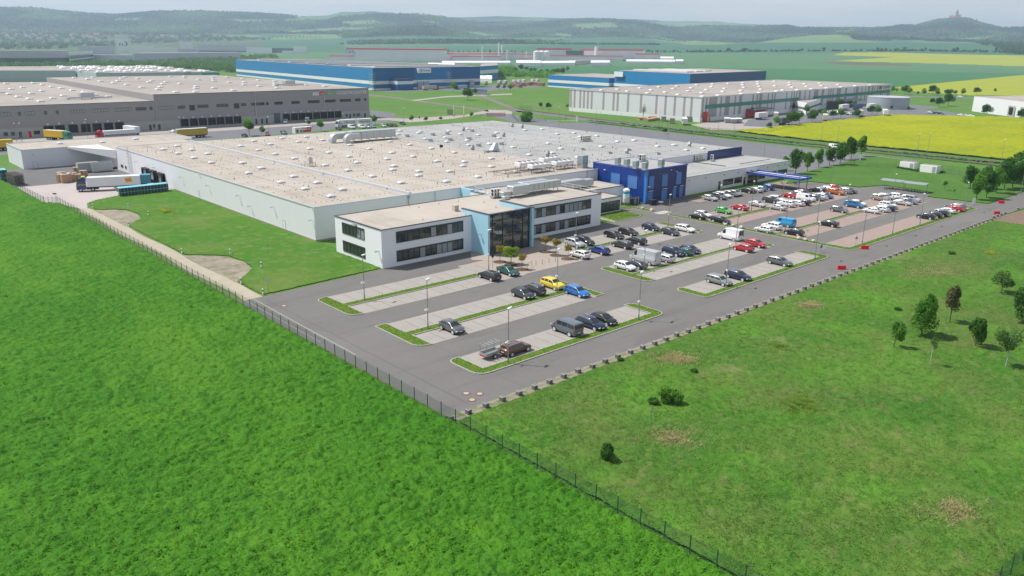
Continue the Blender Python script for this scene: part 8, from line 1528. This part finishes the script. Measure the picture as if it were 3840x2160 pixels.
# repairs and joints in the asphalt
sm_ = MB()
def seam(pts, w=.07):
    for (x0,y0),(x1,y1) in zip(pts[:-1], pts[1:]): d = Vector((x1-x0,y1-y0)).normalized(); n_ = Vector((-d.y,d.x))*w/2; sm_.add([(x0+n_.x,y0+n_.y,.0055),(x0-n_.x,y0-n_.y,.0055),(x1-n_.x,y1-n_.y,.0055),(x1+n_.x,y1+n_.y,.0055)], [(0,1,2,3)])
def wob(p0, p1, a=.07, n=14): return [(p0[0]+(p1[0]-p0[0])*i/n+random.uniform(-a,a), p0[1]+(p1[1]-p0[1])*i/n+random.uniform(-a,a)) for i in range(n+1)]
seam(wob((51.3,63.6),(51.2,115)), .10); seam(wob((59.3,69),(59.2,63)), .06); seam(wob((59.4,81.6),(59.3,75.7)), .06); seam(wob((59.4,98.5),(59.4,92.6)), .05); seam(wob((94,92),(104.9,99)), .05); seam(wob((94,76),(105,81)), .05); seam(wob(G('f',1500,230),G('f',1480,60)), .04); seam(wob(G('q',2010,452),G('q',2360,470)), .06); seam(wob(G('g',1600,835),G('g',1000,700)), .05); seam(wob((119,62.9),(206,66)), .05); seam(wob((146.6,80),(153.7,84)), .06)
struct('asphalt_seam', sm_, mat('tar_seam', (.075,.075,.08), .8))
st = MB(); rn = random.Random(4)
for i in range(60):
    x, y = (rn.uniform(49,150), rn.choice((63.5+rn.random()*5, rn.uniform(93,98), rn.uniform(76.5,81), rn.uniform(111.5,116)))); w, l = rn.uniform(.15,.5), rn.uniform(.4,1.6); st.sheet([(x+math.cos(a)*l*rn.uniform(.7,1.1), y+math.sin(a)*w*rn.uniform(.7,1.1)) for a in np.linspace(0, 6.283, 13)[:-1]], .006)
struct('asphalt_stain', st, mat('stain', (.115,.113,.112), .75))
tm_ = MB(); 
def swath(pts, w): 
    for (x0,y0),(x1,y1) in zip(pts[:-1], pts[1:]): d = Vector((x1-x0,y1-y0)).normalized(); n_ = Vector((-d.y,d.x))*w/2; tm_.add([(x0+n_.x,y0+n_.y,.0062),(x0-n_.x,y0-n_.y,.0062),(x1-n_.x,y1-n_.y,.0062),(x1+n_.x,y1+n_.y,.0062)], [(0,1,2,3)])
swath([(49.9,116),(49.7,100),(49.6,85)], .18); swath([(48.6,116),(48.4,92)], .14)
struct('dust_track', tm_, mat('dust', (.30,.29,.27), .9))
struct('asphalt_lane', MB().sheet([(75.2,110.8),(93.2,110.9),(89.9,114.2),(95.0,117.5),(75.2,117.6)], .0165), asph)
# ------------------------------------------------------------------ air
hz = MB().box(-1800, -1800, -4, 14500, 14500, 330).build('haze', []); hz.data.materials.clear(); hm_ = bpy.data.materials.new('air'); hm_.use_nodes = True; n = hm_.node_tree; n.nodes.clear(); ou = n.nodes.new('ShaderNodeOutputMaterial'); pv = n.nodes.new('ShaderNodeVolumePrincipled'); pv.inputs['Color'].default_value = (.62,.82,1,1); pv.inputs['Density'].default_value = .000115; pv.inputs['Anisotropy'].default_value = .2; n.links.new(pv.outputs[0], ou.inputs['Volume']); hz.data.materials.append(hm_); tag(hz, kind='stuff'); hz['label'] = 'thin pale blue summer haze over the whole valley'; hz['category'] = 'haze'
